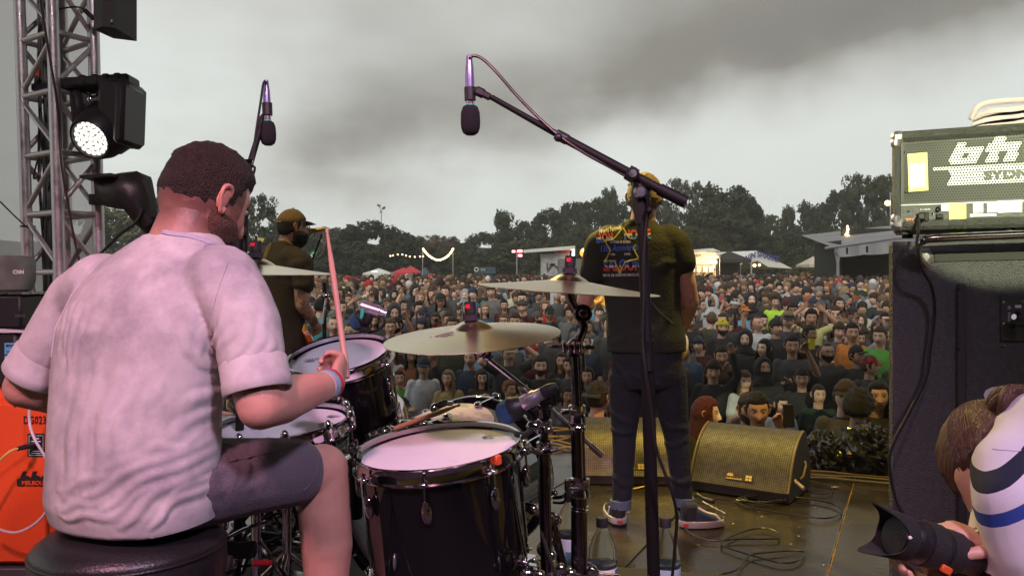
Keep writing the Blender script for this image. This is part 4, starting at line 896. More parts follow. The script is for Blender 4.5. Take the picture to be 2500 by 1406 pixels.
# worn spare drumhead lying over the shell
mb = MB(); n = 22; sc_ = BC+BA*.22; rad = .155
for j in range(n+1):
 for i in range(48):
  a = 2*PI*i/48; rr_ = rad*j/n; u = rr_*math.cos(a)*1.0; v = rr_*math.sin(a)
  x = u; zz_ = math.sqrt(max(0,BR**2-min(abs(x),BR*.9)**2)) + .004+.004*math.sin(3*a)*(j/n)**2
  side = BA.cross(Vector((0,0,1))).normalized(); up_ = side.cross(BA)
  mb.v.append(tuple(sc_+side*x+BA*v+up_*zz_))
for j in range(n):
 for i in range(48): a_ = j*48+i; b_ = j*48+(i+1) % 48; mb.f.append((a_,b_,b_+48,a_+48)); mb.m.append(0)
solo('spare_drumhead',mb,[mat('worn_head',(.62,.61,.64),.5,var=.05,dirt=((.27,.27,.28),9,.50,.62))],'worn grey-smudged white drumhead lying on top of the bass drum','drumhead')
# cymbals ------------------------------------------------------------
def cymbal(e,c,ax,r,bell=.05,dome=.022):
 ax,q = frame(ax); prof = [(.006,dome+.020)]
 for t in (.3,.55,.75,.9,1.0): prof.append((bell*t,dome+.020*(1-t*t)))
 for k in range(1,19): t = k/18; prof.append((bell+(r-bell)*t,dome*(1-t)**1.15-.0))
 for k in range(1,3): prof.append((r-.001*k,-.0009*k))
 prof += [(bell+(r-bell)*t,dome*(1-t)**1.15-.0016) for t in (.8,.5,.2,0)]+[(bell*.5,dome+.013),(.006,dome+.018)]
 part('cymbal_plate',MB().lathe(prof,c,ax,96),cymm,e)
 def P(z): return Vector(c)+ax*z
 part('felt',MB().cyl(P(dome+.020),P(dome+.033),.019,.017,seg=20).cyl(P(dome-.012),P(dome+.012),.018,.018,seg=20),M['felt'],e)
 mb = MB().cyl(P(dome+.033),P(dome+.040),.013,seg=16); mb.cyl(P(dome+.038),P(dome+.064),.0145,.0135,seg=12); mb.cyl(P(dome+.06),P(dome+.078),.003,seg=8); part('wing_nut',mb,M['rubber'],e)
 part('quick_release',MB().box(P(dome+.053)+Vector((-.005,-.0125,0)),(.012,.008,.011),bev=.002),mat('glow_red',(.55,.02,.04),.4),e)
 return ax,q
def cym_mat():
 m = mat('cymbal_plate',(.86,.76,.54),.27,1,var=.10,vscale=4)
 nt = m.node_tree; b = nt.nodes['Principled BSDF']; tc = nt.nodes['Texture Coordinate']
 return m
cymm = cym_mat()
c1 = thing('crash_cymbal','bronze crash cymbal low over the rack tom, its left edge tipped down','cymbal',W(1152,805,2.0),'cymbals')
cymbal(c1,W(1153,822,2.0),axis_for(5.5,-3.8),.2165)
mb = text_mb('UFIP',.030,W(1040,806,1.93),(1,.0,.07),(0,1,.1),.0002,bold=.002,shear=.3);
bv = BVHTree.FromPolygons([c_.co+org(c1) for c_ in [x for x in bpy.data.objects if x.parent == c1][0].data.vertices],[tuple(p.vertices) for p in [x for x in bpy.data.objects if x.parent == c1][0].data.polygons])
part('maker_print',drape(mb,bv,(0,0,-1),.0008),mat('cymbal_ink',(.16,.14,.12),.5),c1,smooth=False)
c2 = thing('crash_cymbal','nearly level bronze crash cymbal in front of the blond guitarist','cymbal',W(1388,705,2.07),'cymbals')
cymbal(c2,W(1388,707,2.07),axis_for(1.5,3.6),.230)
c3 = thing('crash_cymbal','flat bronze cymbal beside the drummer’s right shoulder, before the singer','cymbal',W(622,662,2.15),'cymbals')
cymbal(c3,W(625,668,2.15),axis_for(1,.5),.210)
# stands -------------------------------------------------------------
ch_ = M['chrome']; dk = mat('dark_chrome',(.20,.17,.20),.14,1,var=.1)
def collar(mb,c,r=.024,h=.05):
 c = Vector(c); mb.lathe([(r*.75,-h/2),(r,-h/2+.004),(r,-h/6),(r*.86,0),(r,h/6),(r,h/2-.004),(r*.75,h/2)],c,(0,0,1),22)
def wing(mb,c,d,l=.03):
 c = Vector(c); d = Vector(d).normalized(); mb.cyl(c,c+d*l,.006,seg=10); mb.box(c+d*(l+.008),(.014,.011,.042),bev=.004);
s2 = thing('cymbal_stand','chrome cymbal stand carrying the nearly level crash cymbal','cymbal stand',W(1412,1640,2.05))
D = 2.07
part('tilter',MB().cyl(W(1388,722,D),W(1388,640,D),.004,seg=8).tube([W(1390,712,D),W(1398,745,D),W(1416,770,D),W(1424,800,D),W(1412,835,D),W(1408,870,D)],.0125,12,smooth=4).ball(W(1424,765,D-.01),.020,sc=(1,.8,1)).torus(W(1424,765,D-.02),.018,.005,(0,1,0),20,6),dk,s2)
mb = MB();
for k in range(4): mb.box(W(1376+k*13,847,D-.012),(.009,.05,.030-.004*(k % 2)),bev=.003)
mb.cyl(W(1350,846,D),W(1442,846,D),.006,seg=12); mb.box(W(1352,846,D),(.030,.012,.010),bev=.003); mb.box(W(1438,848,D),(.032,.012,.011),bev=.003); mb.ball(W(1406,850,D),.026,sc=(1,.8,1)); mb.box(W(1408,878,D),(.022,.026,.03),bev=.005)
mb.tube([W(1392,862,D-.02),W(1394,890,D-.02)],.004,8); mb.tube([W(1424,862,D-.02),W(1426,905,D-.02)],.004,8)
part('boom_clamp',mb,ch_,s2)
D = 2.05
part('upper_tube',MB().cyl(W(1404,870,D),W(1410,1010,D),.0125,seg=18),dk,s2)
part('middle_tube',MB().cyl(W(1409,1000,D),W(1414,1190,D),.0175,seg=20),dk,s2)
part('lower_tube',MB().cyl(W(1414,1180,D),W(1418,1545,D),.0205,seg=20),dk,s2)
mb = MB(); collar(mb,W(1409,1010,D),.022,.05); collar(mb,W(1411,1038,D),.020,.03); mb.cyl(W(1409,1005,D-.02),W(1378,1005,D-.03),.005); mb.box(W(1380,1005,D-.03),(.024,.02,.012),bev=.003); part('collar',mb,ch_,s2)
mb = MB(); collar(mb,W(1415,1190,D),.0255,.055); collar(mb,W(1415,1240,D),.0225,.02); mb.box(W(1388,1183,D-.02),(.020,.014,.032),bev=.004); mb.box(W(1387,1208,D-.02),(.016,.012,.035),bev=.004); mb.cyl(W(1388,1192,D-.02),W(1412,1192,D-.02),.008); part('collar',mb,ch_,s2)
base = W(1418,1405,D)
mb = MB(); collar(mb,base,.026,.03);
for (px,py,dd) in ((1370,1385,-.03),(1395,1398,-.05),(1447,1390,-.05)): mb.ball(W(px,py,D+dd),.012); mb.box(W(px,py+6,D+dd),(.03,.02,.016),bev=.004)
part('leg_joint',mb,ch_,s2)
for (x,y) in ((-.20,-.10),(.22,-.12),(.02,.26)):
 f_ = Vector((base.x+x*1.2,base.y+y*1.2,.315)); m_ = base+Vector((x*.38,y*.38,.015)); mb = MB().tube([base,m_,f_],.009,10);
 part('leg',mb,ch_,s2); part('rubber_foot',MB().cyl(f_+Vector((0,0,.01)),(f_.x,f_.y,.301),.014,.017),M['rubber'],s2)
# boom stand of the low crash
s1 = thing('cymbal_stand','chrome boom stand holding the low crash cymbal, its counter rod pointing right','cymbal stand',W(1325,1660,2.2))
D = 2.02
part('tilter',MB().cyl(W(1153,830,2.0),W(1153,760,2.0),.004,seg=8).tube([W(1153,828,2.0),W(1165,850,D),W(1180,868,D)],.009,10,smooth=3).ball(W(1172,852,D),.018).box(W(1180,845,D),(.03,.02,.012),basis(roll=.6),bev=.003).ball(W(1190,868,D),.014),dk,s1)
part('boom_rod',MB().cyl(W(1178,866,D),W(1330,985,2.08),.0060,.0065,seg=12).cyl(W(1330,985,2.08),W(1468,1110,2.14),.0065,seg=12).cyl(W(1440,1085,2.13),W(1469,1111,2.14),.0085,seg=12),ch_,s1)
mb = MB().lathe([(0,-.03),(.024,-.028),(.030,-.012),(.030,.012),(.024,.028),(0,.03)],W(1328,975,2.08),(.3,-1,.1),24); mb.torus(W(1326,976,2.05),.021,.003,(.3,-1,.1),24,6); mb.box(W(1298,985,2.06),(.024,.012,.035),basis(roll=-.8),bev=.003); mb.tube([W(1262,965,2.1),W(1280,975,2.08),W(1310,982,2.06)],.006,8)
part('rod_clutch',mb,ch_,s1)
part('upper_tube',MB().cyl(W(1327,1000,2.1),W(1330,1095,2.1),.0105,seg=16),dk,s1)
part('main_tube',MB().cyl(W(1329,1090,2.1),W(1337,1560,2.1),.0150,seg=18),dk,s1)
mb = MB(); collar(mb,W(1329,1038,2.1),.021,.035); collar(mb,W(1330,1092,2.1),.022,.035); mb.cyl(W(1330,1100,2.08),W(1362,1097,2.06),.006); mb.cyl(W(1345,1100,2.06),W(1364,1096,2.06),.004); mb.ball(W(1304,1040,2.08),.016,sc=(1.3,.8,.9)); mb.ball(W(1340,1048,2.07),.012); mb.box(W(1290,1095,2.08),(.07,.018,.014),basis(roll=R(20)),bev=.004); mb.ball(W(1276,1100,2.07),.014,sc=(1.8,.9,.9))
part('collar',mb,ch_,s1)
for (x,y) in ((-.1,-.2),(.2,-.06),(-.05,.25)):
 b_ = W(1335,1420,2.1); f_ = Vector((b_.x+x,b_.y+y,.315)); part('leg',MB().tube([b_,f_],.008,10).cyl(f_,(f_.x,f_.y,.301),.015),ch_,s1)
# hanging tom/spur hardware right of the floor tom
hw = thing('drum_rack_clamp','chrome multi clamp and short spur bars beside the floor tom','clamp',W(1370,1300,2.25))
mb = MB().tube([W(1352,1215,2.3),W(1372,1212,2.24),W(1392,1200,2.2)],.005,8,smooth=3).tube([W(1352,1226,2.3),W(1375,1226,2.25),W(1390,1210,2.2)],.004,8,smooth=3)
part('hoop_clamp',mb,ch_,hw)
part('strut',MB().tube([W(1345,1265,2.2),W(1362,1330,2.2),W(1385,1420,2.2)],.012,12).tube([W(1352,1300,2.22),W(1378,1390,2.22)],.006,10),dk,hw)
part('joint',MB().ball(W(1346,1262,2.18),.017).ball(W(1360,1268,2.18),.014),ch_,hw)
part('joint',MB().cyl(W(1330,1330,2.15),W(1352,1322,2.15),.009).ball(W(1330,1340,2.15),.022).ball(W(1346,1354,2.15),.014),ch_,hw)
# left cymbal stand, mostly hidden behind the drummer
s3 = thing('cymbal_stand','chrome stand of the flat cymbal, half hidden behind the drummer','cymbal stand',(W(625,0,2.15).x,2.15,.3))
c_ = W(625,672,2.15); part('tube',MB().cyl((c_.x,c_.y,.34),(c_.x,c_.y,1.28),.0125,seg=14).cyl((c_.x,c_.y,1.26),(c_.x,c_.y,1.36),.004),ch_,s3)
for k in range(3): a = R(100+120*k); f_ = Vector((c_.x+.28*math.cos(a),c_.y+.28*math.sin(a),.31)); part('leg',MB().tube([(c_.x,c_.y,.60),f_],.008,8).cyl(f_,(f_.x,f_.y,.301),.014),ch_,s3)
# pedal and hi-hat stand low on the left -----------------------------
pd = thing('bass_drum_pedal','black and chrome bass drum pedal with a red beater shaft cap under the drummer’s leg','drum pedal',(W(640,0,2.3).x,2.35,.3))
o_ = Vector((-.66,2.3,.30)); f_ = Vector((.40,.92,0)).normalized(); s_ = Vector((.92,-.40,0))
def Q(a,b,z): return o_+s_*a+f_*b+Vector((0,0,z))
part('base_plate',MB().box(Q(0,0,.008),(.10,.30,.012),Matrix.Rotation(-R(23.5),3,'Z'),bev=.003),dk,pd)
part('footboard',MB().box(Q(0,-.02,.075),(.08,.28,.012),Matrix.Rotation(-R(23.5),3,'Z')@Matrix.Rotation(R(18),3,'X'),bev=.004),M['steel'],pd)
for a in (-.055,.055): part('post',MB().tube([Q(a,.10,.01),Q(a,.12,.15),Q(a*.9,.12,.20)],.010,10),ch_,pd)
part('axle',MB().cyl(Q(-.075,.12,.20),Q(.075,.12,.20),.008,seg=14).cyl(Q(-.02,.12,.20),Q(.02,.12,.20),.028,seg=20),ch_,pd)
part('beater',MB().cyl(Q(0,.12,.2),Q(0,.05,.38),.005).cyl(Q(0,.035,.38),Q(0,.08,.40),.026,seg=20),M['rubber'],pd)
kz = W(620,1345,2.0)
part('spring',MB().cyl(W(575,1342,2.0),W(622,1340,2.0),.020,seg=16).cyl(W(545,1335,2.0),W(575,1338,2.0),.017,seg=14),M['rubber'],pd)
part('tension_knob',MB().cyl(W(618,1374,2.0),W(655,1373,2.0),.0075,seg=14).cyl(W(652,1373,2.0),W(664,1373,2.0),.006,seg=12),mat('red_anodised',(.55,.02,.03),.3,.5),pd)
part('side_bracket',MB().box(W(560,1365,2.02),(.035,.02,.05),bev=.006),ch_,pd)
part('linkage',MB().tube([W(560,1310,2.1),W(600,1290,2.1),W(650,1275,2.1),W(676,1278,2.12)],.005,8,smooth=3),ch_,pd)
hh = thing('hi_hat_stand','dark tripod hi-hat stand with crossing legs between stool and snare','cymbal stand',(W(600,0,2.5).x,2.5,.3))
t_ = W(655,1290,2.45)
part('tube',MB().cyl((t_.x,t_.y,.33),W(655,1060,2.45),.014,seg=14),dk,hh)
for px,py in ((520,1350),(760,1370),(640,1405),(590,1400)): part('leg',MB().tube([W(655,1200,2.45),W(px,py,2.40)],.008,8).tube([W(655,1290,2.45),W((px+655)/2,(py+1210)/2+10,2.42)],.005,6),dk,hh)
part('joint',MB().ball(W(655,1200,2.44),.026).ball(W(672,1186,2.44),.016),ch_,hh)
part('joint',MB().ball(W(655,1290,2.44),.022),ch_,hh)
part('footboard_arm',MB().tube([W(600,1150,2.3),W(560,1220,2.2),W(545,1290,2.15)],.012,10),ch_,hh)
mb = MB()
for k in range(7):
 r_ = random.Random(k); pts = [W(560+r_.random()*210,1190+r_.random()*190,2.3+.2*r_.random()) for _ in range(5)]; mb.tube(pts,.0045,6,smooth=6)
solo('cable_tangle',mb,M['cable'],'tangle of black leads on the riser between the hi-hat stand and pedal','cables')
# throne -------------------------------------------------------------
th_ = thing('drum_throne','round black leather drum stool carrying the drummer','stool',(W(320,0,1.68).x,1.68,.3))
Tc = W(320,1300,1.68); rr0 = .186
part('seat_cushion',MB().lathe([(0,.018),(rr0*.5,.014),(rr0*.85,.004),(rr0*.965,-.012),(rr0*.99,-.022),(rr0*.985,-.027),(rr0*1.0,-.034),(rr0*1.005,-.070),(rr0*.99,-.105),(rr0*.94,-.118),(0,-.12)],Tc,(0,0,1),72),M['leather'],th_)
part('piping',MB().torus(Tc+Vector((0,0,-.0255)),rr0*.992,.0035,seg=72,ms=8),M['leather'],th_)
part('post',MB().cyl(Tc+Vector((0,0,-.14)),(Tc.x,Tc.y,.42),.014,seg=16),ch_,th_)
for k in range(3): a = R(90+120*k); f_ = Vector((Tc.x+.27*math.cos(a),Tc.y+.27*math.sin(a),.31)); part('leg',MB().tube([(Tc.x,Tc.y,.52),f_],.010,8).cyl(f_,(f_.x,f_.y,.301),.016),ch_,th_)
# ================================================================== MICROPHONES
def pencil_mic(e,top,bottom,r=.0115):
 top = Vector(top); bottom = Vector(bottom); d = (bottom-top); Lm = d.length; d.normalize()
 part('connector',MB().lathe([(.004,-.02),(.0065,-.018),(.0075,0),(.0085,.004),(.0100,.03),(.0100,.05)],top,d,20),mat('lilac_metal',(.30,.28,.48),.35,.7),e)
 part('body',MB().lathe([(.0095,.045),(r,.048),(r,.095),(r*.97,.097),(r,.099),(r,Lm-.075),(r*.9,Lm-.07),(r*.9,Lm-.05)],top,d,24),mat('mic_body',(.72,.60,.66),.3,.75,var=.05),e)
 part('tape_band',MB().lathe([(r+.0004,Lm*.60),(r+.0006,Lm*.60+.001),(r+.0006,Lm*.60+.016),(r+.0004,Lm*.60+.017)],top,d,24),M['tape'],e)
 part('windscreen',MB().lathe([(.012,Lm-.055),(.0165,Lm-.052),(.0205,Lm-.040),(.0215,Lm-.020),(.0205,Lm-.006),(.017,Lm+.004),(.010,Lm+.009),(0,Lm+.010)],top,d,28),M['foam'],e)
# big boom stand
ms = thing('microphone_stand','tall black microphone stand with a long boom rising to the left','microphone stand',W(1610,1735,1.86))
D1 = 1.70
part('pole',MB().cyl(W(1567,520,D1),W(1582,905,D1),.0105,seg=18).cyl(W(1579,830,D1),W(1606,1735,1.82),.0140,seg=18),M['black'],ms)
part('base_leg',MB().tube([W(1604,1620,1.8),W(1500,1745,1.7)],.008,8).tube([W(1604,1620,1.8),W(1730,1745,1.75)],.008,8).tube([W(1604,1620,1.8),W(1600,1640,2.05)],.008,8),M['black'],ms)
part('swivel',MB().lathe([(.011,-.04),(.013,-.03),(.019,.0),(.021,.022),(.019,.042),(.012,.05)],W(1565,500,D1),(0,0,1),20).box(W(1566,466,D1),(.036,.03,.04),basis(roll=R(28)),bev=.008),M['plastic'],ms)
part('clutch_screw',MB().lathe([(0,.012),(.010,.012),(.013,.008),(.014,0)],W(1563,470,D1-.02),(0,-1,0),20),M['steel'],ms)
p0,p1 = W(1674,494,1.66),W(1545,428,1.69); p2 = W(1200,238,1.78)
part('boom',MB().cyl(p0,W(1610,462,1.675),.0128,seg=16).cyl(W(1610,462,1.675),W(1370,334,1.735),.0098,seg=16).cyl(W(1375,337,1.735),p2,.0072,.0062,seg=14),M['black'],ms)
mb = MB(); d_ = (p1-p0).normalized(); mb.cyl(W(1552,432,1.69),W(1532,420,1.692),.016,seg=18); mb.ball(W(1545,424,1.675),.014); mb.cyl(W(1385,342,1.733),W(1358,328,1.738),.0115,seg=16); mb.ball(W(1363,336,1.725),.0095)
part('boom_knob',mb,M['plastic'],ms)
part('knob_emblem',MB().lathe([(0,.002),(.0075,.002),(.008,0)],W(1545,424,1.6615),(0,-1,0),20),M['steel'],ms)
oh = thing('overhead_microphone','silver pencil microphone with black foam tip hanging from the long boom','microphone',W(1147,240,1.79))
pencil_mic(oh,W(1146,158,1.79),W(1149,320,1.79),.0088)
part('mic_clip',MB().cyl(W(1147,214,1.79),W(1148,246,1.79),.0125,seg=18).box(W(1160,222,1.79),(.022,.014,.016),bev=.004).box(W(1172,226,1.785),(.026,.018,.020),basis(roll=R(25)),bev=.005).box(W(1188,234,1.783),(.022,.015,.015),basis(roll=R(28)),bev=.004),M['plastic'],oh)
mb = MB().tube([W(1146,158,1.79),W(1147,143,1.785),W(1158,137,1.785),W(1180,146,1.78),W(1215,180,1.77),W(1260,232,1.76),W(1315,288,1.745),W(1368,334,1.725),W(1430,376,1.712),W(1500,414,1.70),W(1552,446,1.685),W(1577,470,1.67),W(1583,510,1.68),W(1577,560,1.685),W(1572,640,1.685),W(1573,720,1.685),W(1570,830,1.685),W(1576,900,1.68),W(1592,1010,1.68),W(1604,1100,1.68),W(1640,1200,1.68),W(1652,1260,1.70),W(1648,1330,1.72),W(1640,1420,1.74)],.0034,8,smooth=7)
solo('microphone_cable',mb,M['cable'],'black cable arching from the overhead microphone and down the tall stand','cable')
mb = MB().ball(W(1585,514,1.672),.007).cyl(W(1575,515,1.69),W(1585,514,1.675),.004)
part('cable_knob',mb,M['black'],ms)
# left overhead
m2 = thing('microphone_stand','black boom stand rising behind the drummer’s forehead to the left overhead microphone','microphone stand',(W(590,0,2.15).x,2.15,.3))
part('boom',MB().cyl(W(590,470,2.15),W(640,300,2.2),.0095,.0075,seg=14),M['black'],m2)
part('pole',MB().cyl(W(597,445,2.15),(W(575,0,2.15).x,2.15,.32),.011,seg=14),M['black'],m2)
part('base',MB().cyl((W(575,0,2.15).x,2.15,.301),(W(575,0,2.15).x,2.15,.325),.12,seg=28),M['black'],m2)
part('clutch_knob',MB().box(W(603,397,2.13),(.032,.015,.016),bev=.003).cyl(W(603,397,2.13),W(610,405,2.14),.012),M['chrome'],m2)
o2 = thing('overhead_microphone','pinkish pencil microphone with black foam tip above the drummer’s head','microphone',W(652,280,2.2))
pencil_mic(o2,W(650,214,2.2),W(655,347,2.2),.0095)
part('mic_clip',MB().cyl(W(652,252,2.2),W(653,282,2.2),.0135,seg=18).tube([W(648,280,2.2),W(640,290,2.2),W(637,305,2.2)],.009,8),M['plastic'],o2)
mb = MB().tube([W(650,214,2.2),W(649,201,2.19),W(643,205,2.18),W(637,245,2.17),W(630,290,2.16),W(622,345,2.15),W(616,400,2.13),W(622,410,2.13),W(617,430,2.13),W(600,470,2.13),W(590,560,2.13)],.0032,8,smooth=6)
solo('microphone_cable',mb,M['cable'],'black cable looping from the pinkish overhead microphone down its boom','cable')
mb = MB().tube([W(592,560,2.13),W(596,572,2.12),W(602,566,2.12),W(600,556,2.12)],.004,8,smooth=4).cyl(W(578,555,2.13),W(600,565,2.13),.008).cyl(W(580,570,2.13),W(582,660,2.13),.010)
solo('stand_clamp',mb,M['black'],'black clamp and bracket close to the drummer’s chin','clamp')
# clip microphones on the toms
mesh_blue = mat('blue_grille',(.03,.11,.26),.45,.3,bump=1,bscale=500,var=.3,vscale=200)
def tom_mic(name,label,tip,back,r,tapep=None):
 e = thing(name,label,'microphone',Vector(tip)); tip = Vector(tip); back = Vector(back); d = (back-tip); l = d.length; d.normalize()
 part('grille',MB().lathe([(0,-.012),(r*.6,-.009),(r*.92,.002),(r,.016),(r*.95,.030)],tip,d,28),mesh_blue,e)
 part('grille_ring',MB().lathe([(r*.96,.028),(r*1.04,.030),(r*1.04,.036),(r*.85,.05),(r*.62,.062),(r*.60,l*.45)],tip,d,28),M['plastic'],e)
 part('body',MB().lathe([(r*.56,l*.42),(r*.62,l*.44),(r*.62,l*.80),(r*.5,l*.84),(r*.48,l)],tip,d,24),M['silver'],e)
 part('plug',MB().lathe([(r*.50,l*.97),(r*.50,l*1.15),(r*.3,l*1.3),(0,l*1.32)],tip,d,20),M['plastic'],e)
 if tapep: part('tape',MB().box(tapep,(.020,.012,.028),bev=.003),M['tape'],e)
 return e
e = tom_mic('tom_microphone','clip microphone with blue grille pointing at the floor tom head',W(1226,1012,2.06),W(1328,958,2.03),.031)
part('holder',MB().tube([W(1240,985,2.08),W(1275,995,2.1),W(1300,1010,2.1),W(1302,1040,2.08),W(1280,1062,2.05),W(1258,1058,2.04)],.008,8,smooth=5).ball(W(1268,985,2.08),.016,sc=(1.6,1,.8)),M['rubber'],e)
e = tom_mic('tom_microphone','clip microphone with green tape above the far rim of the rack tom',W(868,792,2.64),W(906,752,2.62),.030,None)
part('upper_body',MB().lathe([(.0,-.002),(.018,0),(.0195,.005),(.0195,.062),(.015,.064),(.014,.085)],W(880,746,2.6),Vector((.95,.1,-.32)),22),M['silver'],e)
part('tape',MB().box(W(884,766,2.57),(.011,.012,.032),basis(roll=.2),bev=.003),M['tape'],e)
part('holder',MB().box(W(893,775,2.61),(.045,.035,.05),basis(roll=.35),bev=.012).tube([W(890,780,2.62),W(893,800,2.62),W(886,812,2.6)],.012,8),M['rubber'],e)
mb = MB().tube([W(918,758,2.6),W(934,768,2.6),W(938,790,2.6),W(922,806,2.61),W(900,812,2.62),W(896,840,2.64)],.004,8,smooth=5)
solo('microphone_cable',mb,M['cable'],'short black cable looping behind the green-taped tom microphone','cable')
mb = MB().tube([W(1338,957,2.03),W(1345,985,2.06),W(1330,1060,2.12),W(1318,1180,2.15),W(1322,1290,2.1),W(1345,1370,2.0),W(1365,1420,1.95)],.0042,8,smooth=6)
solo('microphone_cable',mb,M['cable'],'black cable running down past the floor tom from its clip microphone','cable')
# sticks -------------------------------------------------------------
def stick(a,b,name,label,m=M['wood']):
 a = Vector(a); b = Vector(b); l = (b-a).length
 mb = MB().lathe([(0,0),(.0055,.002),(.0074,.01),(.0074,l*.72),(.0035,l-.018),(.0028,l-.012),(.0048,l-.006),(.0035,l),(0,l+.001)],a,b-a,16)
 return solo(name,mb,m,label,'drumstick')
st_ = stick(W(962,1047,2.25),W(1122,988,2.42),'drumstick','pale wooden drumstick resting across the rims behind the floor tom')
st_.scale = (1,1,1)
mb = MB().box(W(958,1050,2.3),(.05,.03,.022),basis(roll=.3),bev=.006).ball(W(942,1056,2.28),.02).tube([W(905,1090,2.4),W(930,1060,2.3),W(975,1050,2.3)],.010,8).ball(W(985,1046,2.3),.013)
solo('tom_holder_clamp',mb,ch_,'chrome wing clamp at the butt end of the resting drumstick','clamp')
mb = MB().box(W(1075,988,2.5),(.05,.02,.02),basis(roll=-.4),bev=.005).box(W(1095,984,2.52),(.03,.03,.012),bev=.003).ball(W(1062,996,2.5),.016)
solo('wing_clamp',mb,ch_,'small chrome wing clamp on the bass drum near the drumstick tip','clamp')
# bottles ------------------------------------------------------------
def glass_mat(name,col,rough=.03):
 m = mat(name,col,rough,var=0); b = m.node_tree.nodes['Principled BSDF']; b.inputs['Transmission Weight'].default_value = 1; b.inputs['IOR'].default_value = 1.06; return m
petm = glass_mat('clear_plastic',(.93,.96,.97)); water = glass_mat('drinking_water',(.95,.98,.98),.0); water.node_tree.nodes['Principled BSDF'].inputs['IOR'].default_value = 1.2
def bottle(px,D,label,kind):
 sc = .96; b = Vector((W(px,0,D).x,D,.3)); e = thing('water_bottle',label,'bottle',b,'water bottles on the drum riser')
 r = .041; prof = [(0,.004),(r*.6,.001),(r*.9,.002),(r,.012),(r,.05),(r*.96,.056),(r,.062),(r,.10),(r*.97,.105),(r,.11),(r,.205),(r*.98,.215),(r*.9,.245),(r*.62,.275),(r*.36,.293),(r*.33,.300),(r*.33,.318)]
 part('shell',MB().lathe(prof,b,(0,0,1),36),petm,e)
 part('water',MB().lathe([(0,.006)]+[(max(0,p[0]-.0016),p[1]+.001) for p in prof[2:11]]+[(0,.196)],b,(0,0,1),32),water,e)
 part('cap',MB().lathe([(r*.36,.302),(r*.40,.303),(r*.40,.325),(r*.36,.328),(0,.328)],b,(0,0,1),28),M['rubber'],e)
 lm = mat('bottle_label',(.70,.68,.74),.5,var=.04)
 part('label',MB().lathe([(r+.0006,.118),(r+.0010,.119),(r+.0010,.196),(r+.0006,.197)],b,(0,0,1),36),lm if kind != 2 else mat('label_teal',(.30,.44,.46),.5),e)
 th0 = R(-90)
 def patch(a0,a1,z0,z1,m,lift=.0016):
  n = 8; mb = MB(); vs = []
  for z in (z0,z1):
   for i in range(n+1): a = a0+(a1-a0)*i/n; vs.append(b+Vector(((r+lift)*math.cos(a),(r+lift)*math.sin(a),z)))
  mb.add(vs,[(i,i+1,i+n+2,i+n+1) for i in range(n)]); part('label_print',mb,m,e,smooth=True)
 if kind == 1: patch(R(-42),R(10),.120,.172,mat('label_dark',(.03,.05,.06),.5)); patch(R(-42),R(10),.172,.195,mat('label_blue',(.10,.22,.30),.5))
 if kind == 2:
  patch(R(-150),R(-20),.120,.172,mat('label_black',(.03,.03,.03),.5)); patch(R(-150),R(-20),.134,.142,mat('label_red',(.45,.05,.03),.5),.0022)
  t = text_mb('NHEY',.032,b+Vector((-.031,-r-.002,.147)),(1,0,0),(0,0,1),.0003,bold=.001,width=.064); t.v = [tuple(b+Vector(((r+.0026)*math.sin((v[0]-b.x)/r),-(r+.0026)*math.cos((v[0]-b.x)/r),v[2]-b.z))) for v in t.v]
  part('label_writing',t,mat('label_cream',(.72,.66,.6),.5),e)
 if kind == 0: patch(R(-110),R(-20),.120,.16,mat('label_blue',(.10,.22,.30),.5))
bottle(1390,2.50,'clear water bottle half hidden behind the chrome cymbal stand',0)
bottle(1470,2.24,'clear water bottle with a pale lilac label, between cymbal stand and black pole',1)
bottle(1624,2.24,'clear water bottle with a dark lettered label right of the black pole',2)
